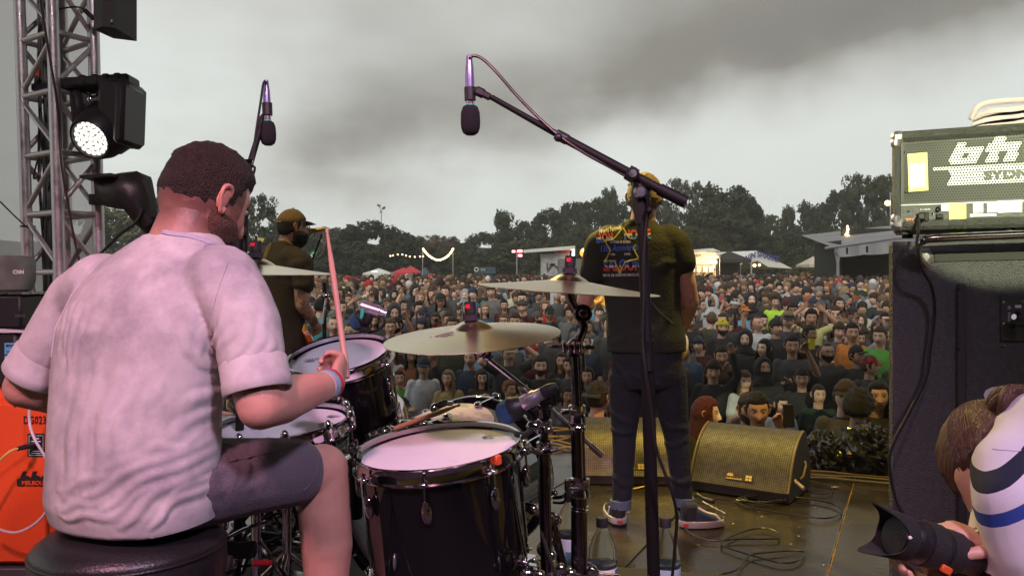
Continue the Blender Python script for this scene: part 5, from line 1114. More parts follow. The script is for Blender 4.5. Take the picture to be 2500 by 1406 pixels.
# ================================================================== WEDGES AND STAGE FLOOR THINGS
def wedge(px,py,D_unused,width,yaw,label,depth=.47,h=.36,pyD=None):
 """floor monitor: px,py is the middle of its front bottom edge on the floor"""
 D = CAMH*FPX/(py-HOR); e = thing('stage_monitor',label,'stage monitor',(W(px,0,D).x,D,0),'wedge monitors along the stage front')
 o = org(e); Rm = Matrix.Rotation(yaw,3,'Z'); P = lambda x,y,z: o+Rm@Vector((x,y,z))
 prof = [(0,.006),(0,.055),(.03,.10),(.08,.19),(.15,.275),(.24,.335),(.32,h),(.36,h),(depth,.16),(depth,.006)]
 w = width/2; mb = MB(); mb.rings([[P(-w,y,z) for y,z in prof],[P(w,y,z) for y,z in prof]]);
 part('cabinet',mb,mat('wedge_paint',(.016,.015,.014),.6,bump=.5,bscale=180,var=.2),e,smooth=False)
 # curved perforated front: a grid of small wires proud of the box
 gp = catmull([Vector((0,y,z)) for y,z in prof[1:7]],10); gv = []; L_ = [0]
 for a,b in zip(gp,gp[1:]): L_.append(L_[-1]+(b-a).length)
 def at(s):
  for i in range(len(gp)-1):
   if s <= L_[i+1]: t = (s-L_[i])/(L_[i+1]-L_[i]); p = gp[i].lerp(gp[i+1],t); d = (gp[i+1]-gp[i]).normalized(); return p,d
  return gp[-1],(gp[-1]-gp[-2]).normalized()
 mb = MB(); n = int(L_[-1]/.0105); m_ = int((width-.03)/.012)
 for j in range(n+1):
  p,d = at(L_[-1]*j/n); nr = Vector((0,-d.z,d.y));
  for (off,ht) in ((0,.006),):
   pass
  base = p+nr*.006; k = len(mb.v)
  for i in range(m_+1):
   x = -w+.015+(width-.03)*i/m_+(.003 if j % 2 else -.003); mb.v.append(tuple(P(x,base.y,base.z)))
 N = m_+1
 gmb = MB()
 # hex-ish cells: each cell a small raised ring of four strips around a hole
 for j in range(n):
  for i in range(m_):
   c = [Vector(mb.v[j*N+i]),Vector(mb.v[j*N+i+1]),Vector(mb.v[(j+1)*N+i+1]),Vector(mb.v[(j+1)*N+i])]; ctr = (c[0]+c[1]+c[2]+c[3])/4
   inn = [ctr+(q_-ctr)*.58 for q_ in c]; gmb.add(c+inn,[(k,(k+1) % 4,4+(k+1) % 4,4+k) for k in range(4)])
 part('grille',gmb,mat('wedge_grille',(.15,.145,.12),.45,.6,var=.3,vscale=30),e,smooth=False)
 bk = MB(); rows = []
 for j in range(13):
  p,d = at(L_[-1]*j/12); nr = Vector((0,-d.z,d.y)); q_ = p+nr*.002; rows.append([P(-w+.01,q_.y,q_.z),P(w-.01,q_.y,q_.z)])
 for j in range(12): bk.add(rows[j]+rows[j+1][::-1],[(0,1,2,3)])
 part('grille_foam',bk,mat('grille_foam',(.02,.017,.012),.9),e)
 for s in (-1,1):
  mb = MB(); mb.tube([P(s*(w-.006),at(L_[-1]*k/14)[0].y-.006*at(L_[-1]*k/14)[1].z,at(L_[-1]*k/14)[0].z+.006*at(L_[-1]*k/14)[1].y) for k in range(15)],.007,8); part('grille_edge',mb,mat('wedge_edge',(.16,.12,.05),.5),e)
 p,d = at(L_[-1]*.13); nr = Vector((0,-d.z,d.y)); up = Rm@d; rt_ = Rm@Vector((1,0,0)); q_ = P(0,0,0)+Rm@(p+nr*.009)
 off = .03 if width > .5 else 0
 bd = MB(); bd.box(q_+rt_*(w*.02),(.16,.002,.042),Matrix((rt_,-(Rm@nr)*-1,up)).transposed()); part('badge',bd,mat('badge_dark',(.05,.04,.02),.5),e)
 part('badge_print',text_mb('d&b',.024,q_-rt_*.072+up*.002+Rm@nr*.003,rt_,up,.0004,bold=.001),mat('badge_gold',(.75,.62,.20),.4),e)
 part('badge_print',text_mb('audiotechnik',.015,q_-rt_*.072-up*.016+Rm@nr*.003,rt_,up,.0004,bold=.0004,width=.095),MATS['badge_gold'],e)
 mb = MB()
 for a in (0,1):
  for b in (0,1): mb.box(q_+rt_*(.050+.020*a)+up*(.009-.018*b)+Rm@nr*.003,(.016,.002,.014),Matrix((rt_,Rm@nr,up)).transposed())
 part('badge_logo',mb,MATS['badge_gold'],e,smooth=False)
 if True:
  side_ = P(w+.002,depth*.55,.10); part('side_handle',MB().tube([P(w+.004,.22,.10),P(w+.016,.24,.115),P(w+.016,.30,.17),P(w+.004,.32,.185)],.007,8),MATS['wedge_edge'],e)
 return e,P
w1,P1 = wedge(1800,1212,0,.60,-R(34),'black stage monitor with golden grille, right of the guitarist’s legs')
w2,P2 = wedge(1542,1184,0,.62,-R(3),'black stage monitor with golden grille, behind the guitarist’s legs')
w3,P3 = wedge(905,1120,0,.60,R(20),'small glimpse of a gold lit stage monitor between rack tom and floor tom')
goldcab = M['cable']
def floor_cable(pts,label,r=.0045,m=None,name='cable',sm=8):
 P = []
 for p in pts:
  px,py = p[0],p[1]; z = (p[2] if len(p) > 2 else 0)+r; D = (CAMH-z)*FPX/(py-HOR); P.append(Vector(((px-1250)/FPX*D,D,z+.006)))
 return solo(name,MB().tube(P,r,7,smooth=sm),m or M['cable'],label,'cable')
floor_cable([(1745,1218),(1790,1226),(1830,1240),(1890,1252),(1960,1262),(2020,1267),(2050,1256),(2052,1242),(2020,1228),(1960,1218),(1900,1212),(1862,1212)],'black cable sweeping in a wide loop in front of the right wedge')
pts = []
for k in range(46):
 a = k*.62; rx = 50+14*math.sin(k*1.7); pts.append((1862+rx*math.cos(a)+5*math.sin(k),1220+(9+3*math.sin(k*2.3))*math.sin(a),.002+.0006*k % .02))
floor_cable(pts,'coil of black cable lying before the right wedge',sm=4)
floor_cable([(1480,1196),(1530,1200)],'short cable end by the left wedge',sm=3)
floor_cable([(1648,1215),(1660,1262),(1680,1300),(1712,1318),(1760,1322),(1800,1318),(1862,1318),(1898,1316),(1900,1304),(1880,1294),(1852,1292),(1815,1300),(1770,1320),(1762,1332),(1790,1344),(1850,1362),(1905,1376),(1945,1372),(1965,1352),(1940,1346),(1880,1350),(1836,1356),(1815,1372),(1800,1392),(1760,1404),(1690,1406)],'tangled black cable looping over the floor near the bottom right',.0042)
floor_cable([(1955,1170),(1972,1198),(2000,1208),(2030,1203),(2028,1190),(1990,1180),(1962,1176)],'thin cable loop at the right side of the right wedge',.0035)
for k in range(6):
 floor_cable([(1962+k*3,1150+k*4.2),(2030,1154+k*4+2*math.sin(k)),(2100,1160+k*4+2*math.cos(k*2)),(2240,1172+k*4)],['uppermost','second','third','fourth','fifth','lowest'][k]+' cable of the bundle running along the stage edge at right',.006,M['cable'] if k % 2 else mat('tan_cable',(.16,.12,.05),.5),sm=4)
for k in range(8):
 r_ = random.Random(k+3); y = 1048+k*7
 floor_cable([(1240,y+r_.uniform(-3,3)),(1300,y+r_.uniform(-8,8)),(1350,y+r_.uniform(-8,8)),(1400,y+r_.uniform(-8,8)),(1450,y+r_.uniform(-3,3))],['topmost','second','third','fourth','fifth','sixth','seventh','lowest'][k]+' golden cable in the pile left of the left wedge',.009,mat('golden_cable',(.30,.20,.06),.35),sm=4)
D = CAMH*FPX/(1195-HOR)
xl = MB().cyl(W(1702,1206,4.72),W(1722,1218,4.66),.010).cyl(W(1722,1218,4.66),W(1742,1224,4.62),.014)
solo('cable_connector',xl,M['plastic'],'black cable connector lying beside the guitarist’s right shoe','plug')
xl = MB().cyl(W(1938,1172,4.75),W(1962,1192,4.66),.011)
solo('cable_connector',xl,mat('cream_plug',(.55,.50,.35),.4),'cream cable connector hanging at the right wedge’s side','plug')
xl = MB().tube([W(1934,1172,4.76),W(1926,1188,4.74),W(1912,1212,4.68)],.006,8)
solo('cable_connector',xl,mat('green_plug',(.35,.42,.12),.4),'thin green taped plug leaning on the right wedge','plug')
# marking tape line
mb = MB(); a_,b_ = W(1546,1194,CAMH*FPX/(1194-HOR)),W(1620,1176,CAMH*FPX/(1176-HOR)); d = (b_-a_).normalized(); s = Vector((-d.y,d.x,0))*.012
mb.add([a_+s+Vector((0,0,.004)),b_+s+Vector((0,0,.004)),b_-s+Vector((0,0,.004)),a_-s+Vector((0,0,.004))],[(0,1,2,3)])
solo('tape_strip',mb,mat('yellow_tape',(.60,.42,.10),.5),'strip of yellow tape on the floor between the guitarist’s feet','tape',smooth=False)
# litter
mb = MB()
for i,(px,py) in enumerate(((2037,1190),(1950,1288),(1860,1262),(2070,1262),(1990,1240),(1790,1280),(1930,1330),(2010,1380),(1950,1310))):
 D = CAMH*FPX/(py-HOR); c = Vector(((px-1250)/FPX*D,D,.004)); k = .018 if i == 0 else .006; r_ = random.Random(i)
 mb.add([c+Vector((k*r_.uniform(.6,1.6)*math.cos(t),k*r_.uniform(.4,1)*math.sin(t),.003*r_.random())) for t in (0,1.2,2.4,3.6,5)],[(0,1,2,3,4)])
o = struct('floor_scraps',mb,mat('paper_scrap',(.45,.38,.24),.8),kind='stuff'); o['label'] = 'small pale scraps scattered on the stage floor'; o['category'] = 'scraps'
# black plastic wrapped heaps at the stage edge
def bag(px0,px1,py0,py1,D,label,seed):
 a,b = W(px0,py1,D),W(px1,py0,D); c = (a+b)/2; mb = MB(); n,m_ = 44,26; rx,rz = (b.x-a.x)/2,(b.z-a.z)/2
 for j in range(m_+1):
  for i in range(n):
   t = PI*j/m_; ph_ = 2*PI*i/n; v = Vector((math.sin(t)*math.cos(ph_),math.sin(t)*math.sin(ph_),math.cos(t)))
   q_ = v*2.2+Vector((seed,0,0)); r_ = .86+.22*(.5-abs(noise.noise(q_)))*2-.30*abs(noise.noise(q_*2.1))+.16*(.5-abs(noise.noise(q_*4.3)))-.10*abs(noise.noise(q_*9))
   mb.v.append(tuple(c+Vector((v.x*rx*r_,v.y*.22*r_,max(-rz,v.z*rz*1.15*r_)))))
 for j in range(m_):
  for i in range(n): p = j*n+i; q2 = j*n+(i+1) % n; mb.f.append((p,q2,q2+n,p+n)); mb.m.append(0)
 return solo('plastic_covered_lamp',mb,mat('black_plastic_sheet',(.016,.016,.015),.20,bump=.3,bscale=9,spec=.7),label,'covered lamp',smooth=False)
bag(1962,2062,1058,1150,5.62,'low heap under crumpled black plastic right of the wedge',1)
bag(2052,2185,1040,1160,5.45,'bigger crumpled black plastic heap against the bass cabinet',7)
# ================================================================== PEOPLE: shared tools
def gauss(d,w): return math.exp(-(d/w)**2)
def sstep(a,b,x):
 t = max(0,min(1,(x-a)/(b-a))); return t*t*(3-2*t)
def head_pt(th,ph,feat=True,fem=0,wide=1.0):
 """point of a head: ph 0 is the face (-Y), origin at the head's middle"""
 sx,cy = math.sin(th)*math.sin(ph),math.sin(th)*math.cos(ph); z = math.cos(th)
 t = max(0,-z); front = cy > 0
 w = 1-.30*t**2.2
 X = sx*.077*w*wide; Z = z*(.118 if z > 0 else .116)
 if front: Y = -(abs(cy)**.86)*(.090+.004*t); Y *= 1-.10*max(0,z)**3
 else: Y = (abs(cy)**.95)*(.104-.05*t**1.5)
 if z > 0: X *= 1+.02*math.sin(z*PI)
 if feat and front:
  a = abs(X);
  n = (.006+.019*sstep(.022,-.026,Z))*gauss(X,.0095+.006*sstep(.01,-.03,Z))*sstep(.040,.018,Z)*sstep(-.043,-.033,Z)
  n += .006*gauss(a-.012,.006)*gauss(Z+.032,.007)
  e = -.010*gauss(a-.031,.017)*gauss(Z-.014,.013)
  b = .0045*gauss(Z-.034,.010)*gauss(a-.028,.022)*(.5 if fem else 1)
  c = .004*gauss(a-.043,.016)*gauss(Z+.020,.018)
  l = .0065*gauss(X,.023)*(gauss(Z+.056,.0045)+gauss(Z+.067,.005)); l -= .003*gauss(X,.026)*gauss(Z+.0615,.0022)
  m = -.003*gauss(Z+.080,.006)*gauss(X,.02); k = .007*gauss(Z+.098,.013)*gauss(X,.020)
  Y -= n+e+b+c+l+m+k
 return Vector((X,Y,Z))
def head_grid(nt_,np_):
 ths = [PI*(i+.0)/nt_ for i in range(nt_+1)]; sp = [-PI+2*PI*j/np_ for j in range(np_)]
 return ths,[s-.42*math.sin(s) for s in sp]
def head_mesh(nt_=34,np_=40,fem=0,beardtone=0,stubble=None,smile=0,mouth=0):
 ths,phs = head_grid(nt_,np_); mb = MB(); tone = []
 for th in ths:
  for ph in phs:
   p = head_pt(th,ph,True,fem); mb.v.append(tuple(p)); a = abs(p.x); t = Vector((1,1,1))
   if math.cos(ph) > 0 and math.sin(th) > .2:
    br = gauss(p.z-.0325-.004*sstep(.05,.02,a),.0042)*sstep(.008,.014,a)*sstep(.052,.044,a); t = t.lerp(Vector((.26,.20,.17)),min(1,br*.9))
    lp = gauss(p.z+.0605+(-.004*smile*(a/.02)**2),.0078)*sstep(.030,.021,a); t = t.lerp(Vector((.80,.48,.46)),lp*.8)
    ml = gauss(p.z+.0615,.0024+.004*mouth)*sstep(.026,.018,a); t = t.lerp(Vector((.30,.16,.15)),ml)
    ns = gauss(a-.0075,.004)*gauss(p.z+.0385,.003); t = t.lerp(Vector((.35,.2,.18)),ns*.8)
    ch = gauss(a-.04,.02)*gauss(p.z+.02,.02); t = t.lerp(Vector((1.06,.86,.84)),ch*.5)
    ly = gauss(p.z-.0215,.0022)*gauss(a-.031,.014); t = t.lerp(Vector((.25,.18,.16)),ly*.8)
   if beardtone and p.z < -.02 and math.cos(ph) > -.2:
    k = sstep(-.025,-.05,p.z+.35*max(0,.04-a)*(1 if p.z > -.055 else 0)); t = t.lerp(Vector((.55,.45,.42)),k*beardtone)
   if stubble:
    k,c_ = stubble(p,th,ph); t = t.lerp(Vector(c_),k)
   tone.append(t)
 n = np_
 for i in range(nt_):
  for j in range(n): a = i*n+j; b = i*n+(j+1) % n; mb.f.append((a,a+n,b+n,b)); mb.m.append(0)
 def extra(f,col):
  k = len(mb.v); f(); tone.extend([Vector(col)]*(len(mb.v)-k))
 for s in (-1,1):
  extra(lambda: mb.ball((s*.031,-.0745,.014),.0125,12,sc=(1.05,.8,.62),mi=1),(1,1,1))
  extra(lambda: mb.ball((s*.031,-.0838,.0135),.0055,8,sc=(1,.45,1.1),mi=2),(1,1,1))
  def ear():
   pts = [Vector((s*.077,-.004,-.022)),Vector((s*.083,.004,-.026)),Vector((s*.089,.014,-.010)),Vector((s*.093,.022,.008)),Vector((s*.092,.020,.024)),Vector((s*.088,.008,.031)),Vector((s*.083,-.003,.026)),Vector((s*.078,-.006,.014))]
   mb.tube(pts,.0048,6,smooth=3); mb.ball((s*.080,.007,.003),.016,8,sc=(.42,.9,1.6)); mb.ball((s*.084,-.001,-.020),.007,6,sc=(.6,1,1.2))
  extra(ear,(1.05,.86,.82))
 return mb,tone
def hair_mask(style,p,th,ph):
 f = math.cos(ph); z = p.z; a = abs(p.x)
 if style in ('short','curly','spiky','thinning'):
  line = .068 if f > .55 else (.068-.085*sstep(.55,.05,f) if f > .05 else (-.017-.035*sstep(.05,-.6,f)))
  if style == 'thinning' and f > -.3: line = .085
  return sstep(line-.006,line+.012,z)
 if style == 'fringe':
  line = .042 if f > .5 else (.042-.07*sstep(.5,.05,f) if f > .05 else -.05); return sstep(line-.006,line+.012,z)
 if style == 'fade':
  line = .066 if f > .55 else (.066-.070*sstep(.55,.05,f) if f > .05 else -.004-.012*sstep(.05,-.5,f)); return sstep(line-.010,line+.014,z+.014*noise.noise(p*110))
 if style in ('long','bun'):
  line = .070 if f > .62 else (.070-.15*sstep(.62,.15,f) if f > .15 else -.09); return sstep(line-.006,line+.012,z)
 if style == 'beanie': line = .040 if f > .4 else .022; return sstep(line-.004,line+.004,z)
 if style == 'cap': line = .050 if f > .3 else .030; return sstep(line-.003,line+.003,z)
 if style == 'hood':
  d = math.hypot(p.x/.062,(p.z-.0)/.088) if f > 0 else 9; return sstep(.92,1.12,d)
 if style == 'beard':
  if f < -.15: return 0
  line = -.030-.012*sstep(.5,.9,f); m = sstep(line+.008,line-.008,z)
  if f > .5: m *= 1-.96*gauss(p.z+.060,.009)*sstep(.026,.018,a); m *= 1-.85*sstep(-.050,-.040,z)*sstep(.014,.006,a)*0
  return m
 return 0
def hair_geo(style,thick=.012,amp=.004,freq=60,nt_=26,np_=34,seed=0,mi=0):
 ths,phs = head_grid(nt_,np_); mb = MB(); ms = []
 for th in ths:
  for ph in phs:
   p = head_pt(th,ph,False); m = hair_mask(style,p,th,ph)
   nrm = Vector((p.x/.077**2,p.y/.1**2,p.z/.118**2)).normalized()
   k = thick*m+(amp*noise.noise(p*freq+Vector((seed,0,0))) + amp*.7*noise.noise(p*freq*2.3+Vector((0,seed,0))))*m
   if style == 'spiky' and p.z > .05: k += .012*abs(noise.noise(p*70+Vector((seed,3,0))))*m
   if style in ('short','fade') and p.z > .06: k += thick*.55*m
   if style == 'fade': k = k*(.18+.82*sstep(.01,.07,p.z))+.0012*m
   if style == 'hood': k += .012*m*(1 if math.cos(ph) < 0 else .3)
   if m <= 0: k = -.004
   mb.v.append(tuple(p+nrm*k)); ms.append(m)
 n = np_
 for i in range(nt_):
  for j in range(n):
   q_ = (i*n+j,(i+1)*n+j,(i+1)*n+(j+1) % n,i*n+(j+1) % n)
   if max(ms[x] for x in q_) > 0: mb.f.append(q_); mb.m.append(mi)
 return mb
def long_hair(mb,length=.24,seed=0,nphi=26,nz=12,mi=0):
 """strands falling round the back and sides"""
 for layer in (0,1):
  k = len(mb.v); N = nphi+1
  for i in range(nz+1):
   t = i/nz; z = .045-t*(length+.05)
   for j in range(N):
    ph = R(62)+(2*PI-2*R(62))*j/nphi; b = head_pt(PI/2-.35,ph,False)
    e_ = noise.noise(Vector((j*.7,t*2+seed,seed)))*.012*t; rr = 1.13+.10*math.sin(t*2.6)+.12*t-(.14*layer);
    zz = z+.03*noise.noise(Vector((j*.9,seed,4)))*t
    mb.v.append((b.x*rr+e_,b.y*rr+e_-(.018*t if abs(math.sin(ph)) > .8 else -.01*t),zz))
  for i in range(nz):
   for j in range(nphi): a = k+i*N+j; mb.f.append((a,a+1,a+N+1,a+N)); mb.m.append(mi)
 k0 = len(mb.v)-2*(nz+1)*(nphi+1); o2 = (nz+1)*(nphi+1); N = nphi+1
 for i in range(nz):
  for j in (0,nphi): a = k0+i*N+j; mb.f.append((a,a+N,a+N+o2,a+o2)); mb.m.append(mi)
 for j in range(nphi): a = k0+nz*N+j; mb.f.append((a,a+1,a+1+o2,a+o2)); mb.m.append(mi)
 return mb
def cap_geo(back=False,seed=0,mi=0,brim_up=0):
 mb = hair_geo('cap',.014,.0015,20,seed=seed,mi=mi); s = -1 if not back else 1
 vs = []; n = 14
 for i in range(n+1):
  a = -1.1+2.2*i/n
  for r_,dz in ((.9,0),(1.28,-.006),(1.62,-.016)): vs.append((.083*math.sin(a)*min(r_,1.15),s*(.083*math.cos(a)*.35*0+.060+.075*(r_-.9)/.72*(math.cos(a*.9)**.5 if abs(a*.9) < 1.57 else 0)+.025*math.cos(a)),.050+dz+brim_up*(r_-.9)-.012*(math.sin(a)**2)*(r_-.9)))
 k = [(i*3+j,i*3+j+1,i*3+j+4,i*3+j+3) for i in range(n) for j in range(2)]
 vs2 = [(x,y,z-.0035) for x,y,z in vs]; N = len(vs)
 rim = [(i*3+2,i*3+5,i*3+5+N,i*3+2+N) for i in range(n)]+[(0,1,1+N,N),(1,2,2+N,1+N),(n*3,n*3+N,n*3+1+N,n*3+1),(n*3+1,n*3+1+N,n*3+2+N,n*3+2)]
 mb.add(vs+vs2,k+[tuple(x+N for x in f[::-1]) for f in k]+rim,mi); mb.ball((0,0,.135),.006,8,mi=mi); return mb
def blob(mb,voxel=.012,smooth=4,name='m'):
 me = mb.mesh(name,smooth=False); o = bpy.data.objects.new('tmp',me); COL.objects.link(o)
 r_ = o.modifiers.new('r','REMESH'); r_.mode = 'VOXEL'; r_.voxel_size = voxel; r_.adaptivity = 0
 s_ = o.modifiers.new('s','SMOOTH'); s_.factor = .5; s_.iterations = smooth
 dg = bpy.context.evaluated_depsgraph_get(); out = bpy.data.meshes.new_from_object(o.evaluated_get(dg)); bpy.data.objects.remove(o); bpy.data.meshes.remove(me); return out
def limb(mb,pts,rads,flat=None):
 """tapered closed chain with round joints"""
 for i in range(len(pts)-1):
  mb.cyl(pts[i],pts[i+1],rads[i],rads[i+1],seg=16)
 for p,r_ in zip(pts,rads): mb.ball(p,r_,16)
def torso(mb,rings,n=24):
 """rings: (centre, side vector, half width, half depth, forward vector)"""
 rs = []
 for c,s,w,d,f in rings:
  c = Vector(c); s = Vector(s).normalized(); f = Vector(f).normalized()
  rs.append([c+s*w*math.copysign(abs(math.cos(a))**.86,math.cos(a))+f*d*math.copysign(abs(math.sin(a))**.86,math.sin(a)) for a in [2*PI*k/n for k in range(n)]])
 mb.rings(rs)
def hand(mb,wrist,d,nrm,size=1.0,curl=.5,thumb_side=1,spread=.12,grip=None):
 """palm and five separate, unequal, bent fingers. d: along the hand, nrm: out of the palm"""
 wrist = Vector(wrist); d = Vector(d).normalized(); nrm = Vector(nrm); nrm = (nrm-d*nrm.dot(d)).normalized(); s = d.cross(nrm).normalized()*thumb_side; k = size
 Rm = Matrix((s,nrm,d)).transposed()
 mb.ball(wrist+d*.050*k,.042*k,16,sc=(.98,.38,1.25),rot=Rm); mb.ball(wrist+d*.075*k,.036*k,16,sc=(1.12,.36,.62),rot=Rm); mb.ball(wrist+d*.012*k,.028*k,12,sc=(1,.72,1),rot=Rm)
 for i,(off,ln,rr_) in enumerate(((.030,.074,.0092),(.010,.083,.0095),(-.011,.077,.0091),(-.031,.060,.0080))):
  p = wrist+d*(.088-.004*abs(i-1))*k+s*off*k; dd = (d+s*off*spread*30*.1).normalized(); pts = [p-dd*.02*k,p]; ang = 0
  for j,f in enumerate((.46,.30,.24)):
   ang += curl*(.75 if j == 0 else .95); v = dd*math.cos(ang)+nrm*math.sin(ang); p = p+v*ln*f*k; pts.append(p)
  limb(mb,pts,[rr_*k*q_ for q_ in (1.05,1.05,.98,.90,.78)])
 p = wrist+d*.022*k+s*.026*k; v1 = (d*.62+s*.72+nrm*.28).normalized(); v2 = (d*.85+s*.25+nrm*(.35+curl*.3)).normalized(); v3 = (d*.9-s*.05+nrm*(.3+curl*.4)).normalized()
 limb(mb,[p,p+v1*.040*k,p+v1*.040*k+v2*.032*k,p+v1*.040*k+v2*.032*k+v3*.024*k],[.0145*k,.0125*k,.0108*k,.0085*k])
def to_mb(me,M4=None,mi=0):
 mb = MB(); M4 = M4 or Matrix.Identity(4); mb.add([M4@v.co for v in me.vertices],[tuple(p.vertices) for p in me.polygons],mi); mb.m = [p.material_index if mi == 0 else mi for p in me.polygons]; return mb
def xf(mb,M4):
 mb.v = [tuple(M4@Vector(v)) for v in mb.v]; return mb
def join_mb(a,b):
 k = len(a.v); a.v += b.v; a.f += [tuple(i+k for i in f) for f in b.f]; a.m += b.m; return a
def tone_attr(me,tone):
 at = me.color_attributes.new('tone','FLOAT_COLOR','POINT'); arr = np.ones((len(me.vertices),4),dtype=np.float32)
 for i,t in enumerate(tone):
  if i < len(arr): arr[i,:3] = t
 at.data.foreach_set('color',arr.ravel())
SKINS = {'pale': (.72,.46,.35),'light': (.63,.38,.27),'tan': (.52,.30,.20),'olive': (.43,.25,.165),'brown': (.26,.14,.09)}
SK = {k: mat('skin_'+k,v,.55,attr='tone',var=.07,vscale=30,bump=.06,bscale=220) for k,v in SKINS.items()}
eyew = mat('eye_white',(.36,.33,.31),.25,var=0); iris = mat('iris',(.035,.022,.015),.2,var=0)
HAIRC = {'black': (.010,.009,.009),'dark brown': (.028,.017,.012),'brown': (.065,.036,.022),'light brown': (.14,.085,.05),'blond': (.26,.18,.095),'ginger': (.25,.085,.03),'grey': (.20,.19,.18),'dark red': (.11,.02,.02)}
HM = {k: mat('hair_'+k.replace(' ','_'),v,.55,bump=1,bscale=260,var=.35,vscale=60,spec=.35) for k,v in HAIRC.items()}
CLOTH = {'black': (.024,.024,.026),'charcoal': (.050,.049,.052),'dark grey': (.080,.080,.083),'grey': (.14,.14,.145),'navy': (.025,.034,.065),'dark green': (.014,.034,.022),'olive': (.055,.055,.028),'maroon': (.075,.012,.016),'brown': (.06,.035,.02),'white': (.55,.55,.55),'pale grey': (.34,.35,.36),'denim blue': (.06,.10,.17),'light blue': (.18,.30,.42),'teal': (.05,.30,.32),'yellow': (.62,.50,.04),'pale yellow': (.60,.58,.24),'orange': (.60,.20,.03),'red': (.38,.025,.025),'bright green': (.10,.36,.05),'pink': (.50,.16,.30),'lime': (.42,.70,.05),'cream': (.50,.46,.36),'tan': (.33,.26,.17),'rust': (.22,.07,.03),'purple': (.10,.03,.12),'gold': (.35,.26,.08),'clear white': (.55,.58,.62)}
CM = {k: mat('cloth_'+k.replace(' ','_'),v,.85 if k not in ('gold','clear white') else .3,bump=.35,bscale=26,var=.18,vscale=9) for k,v in CLOTH.items()}
# ================================================================== CROWD TEMPLATES (face towards -Y, feet at the origin, 1.75 m tall)
def stand_template(pose,fem,yaw,pitch,sleeves,hd_opts,low=False):
 hw = .150 if fem else .170; vx = .026 if low else .0165
 # joints
 def arm(s,kind):
  sh = Vector((s*(hw),0,1.425))
  if kind == 'down': return [sh,sh+Vector((s*.05,.02,-.29)),sh+Vector((s*.05,-.06,-.53))]
  if kind == 'front': return [sh,sh+Vector((s*.06,-.03,-.28)),sh+Vector((-s*.07,-.24,-.20))]
  if kind == 'up': return [sh,sh+Vector((s*.10,-.12,.16)),sh+Vector((s*.03,-.20,.40))]
  if kind == 'phone': return [sh,sh+Vector((s*.07,-.20,-.10)),sh+Vector((-s*.05,-.33,.14))]
  if kind == 'head': return [sh,sh+Vector((s*.20,-.06,.12)),sh+Vector((s*.0,-.04,.30))]
  if kind == 'clasp': return [sh,sh+Vector((s*.04,-.06,-.28)),Vector((s*.03,-.24,1.36))]
  if kind == 'mouth': return [sh,sh+Vector((s*.05,-.10,-.26)),Vector((s*.05,-.18,1.46))]
 A_ = {'down': ('down','down'),'front': ('front','front'),'up': ('down','up'),'phone': ('front','phone'),'head': ('head','head'),'clasp': ('clasp','clasp'),'mouth': ('down','mouth'),'bothup': ('up','up')}[pose]
 arms = {s: arm(s,A_[0 if s < 0 else 1]) for s in (-1,1)}
 X_,F_ = (1,0,0),(0,1,0)
 # clothes
 cb = MB(); ww = .9 if fem else 1
 torso(cb,[((0,0,.84),X_,.165,.115,F_),((0,0,.95),X_,.172*(1.02 if fem else 1),.12,F_),((0,0,1.08),X_,.150*ww,.108,F_),((0,-.005,1.25),X_,.172*ww,.122,F_),((0,-.004,1.36),X_,.180*ww,.115,F_),((0,0,1.42),X_,.155*ww,.092,F_),((0,.006,1.465),X_,.085,.068,F_),((0,.008,1.482),X_,.062,.058,F_)])
 if fem: cb.ball((-.07,-.095,1.27),.055,12); cb.ball((.07,-.095,1.27),.055,12)
 for s in (-1,1):
  a,b,c = arms[s];
  if sleeves == 'long': limb(cb,[a+Vector((-s*.02,0,.0)),b,c],[.062,.048,.038])
  else: m_ = a.lerp(b,.62); limb(cb,[a+Vector((-s*.02,0,0)),m_],[.062,.054])
 top = blob(cb,vx,5)
 # body
 bb = MB(); limb(bb,[(0,.02,1.42),(0,-.005,1.54)],[.056,.052])
 for s in (-1,1):
  a,b,c = arms[s]; limb(bb,[a.lerp(b,.3),b,b.lerp(c,.35),c],[.040,.036,.038,.024])
  if low: bb.ball(c+(c-b).normalized()*.06,.045,8,sc=(.7,.6,1))
  else: hand(bb,c,c-b,(-s*.6,-.7,.1) if pose in ('down','front') else (0,-1,0),1.0,.5 if pose != 'head' else .3,s)
 bm_ = blob(bb,.011 if not low else .02,2) if not low else blob(bb,.02,2)
 hm = Matrix.Translation((0,-.018,1.625)) @ Matrix.Rotation(yaw,4,'Z') @ Matrix.Rotation(pitch,4,'X') @ Matrix.Scale(.96 if not fem else .91,4)
 hmb,tone = head_mesh(*((16,20) if low else (34,40)),fem=fem,**hd_opts)
 body = xf(hmb,hm); nh = len(body.v); join_mb(body,to_mb(bm_))
 # trousers
 tb = MB()
 for s in (-1,1):
  tb.rings([[Vector((s*x0+rr_*math.cos(2*PI*k/10),y0+rr_*math.sin(2*PI*k/10),z)) for k in range(10)] for x0,y0,rr_,z in ((.095,0,.10,.93),(.095,-.01,.082,.70),(.10,-.01,.060,.48),(.105,.01,.052,.28),(.105,.02,.045,.05))])
  tb.box((s*.105,-.05,.035),(.09,.26,.07),bev=.02)
 bpy.data.meshes.remove(bm_)
 return dict(body=body,tone=tone,top=top,legs=tb,hm=hm,fem=fem)
TPL = []
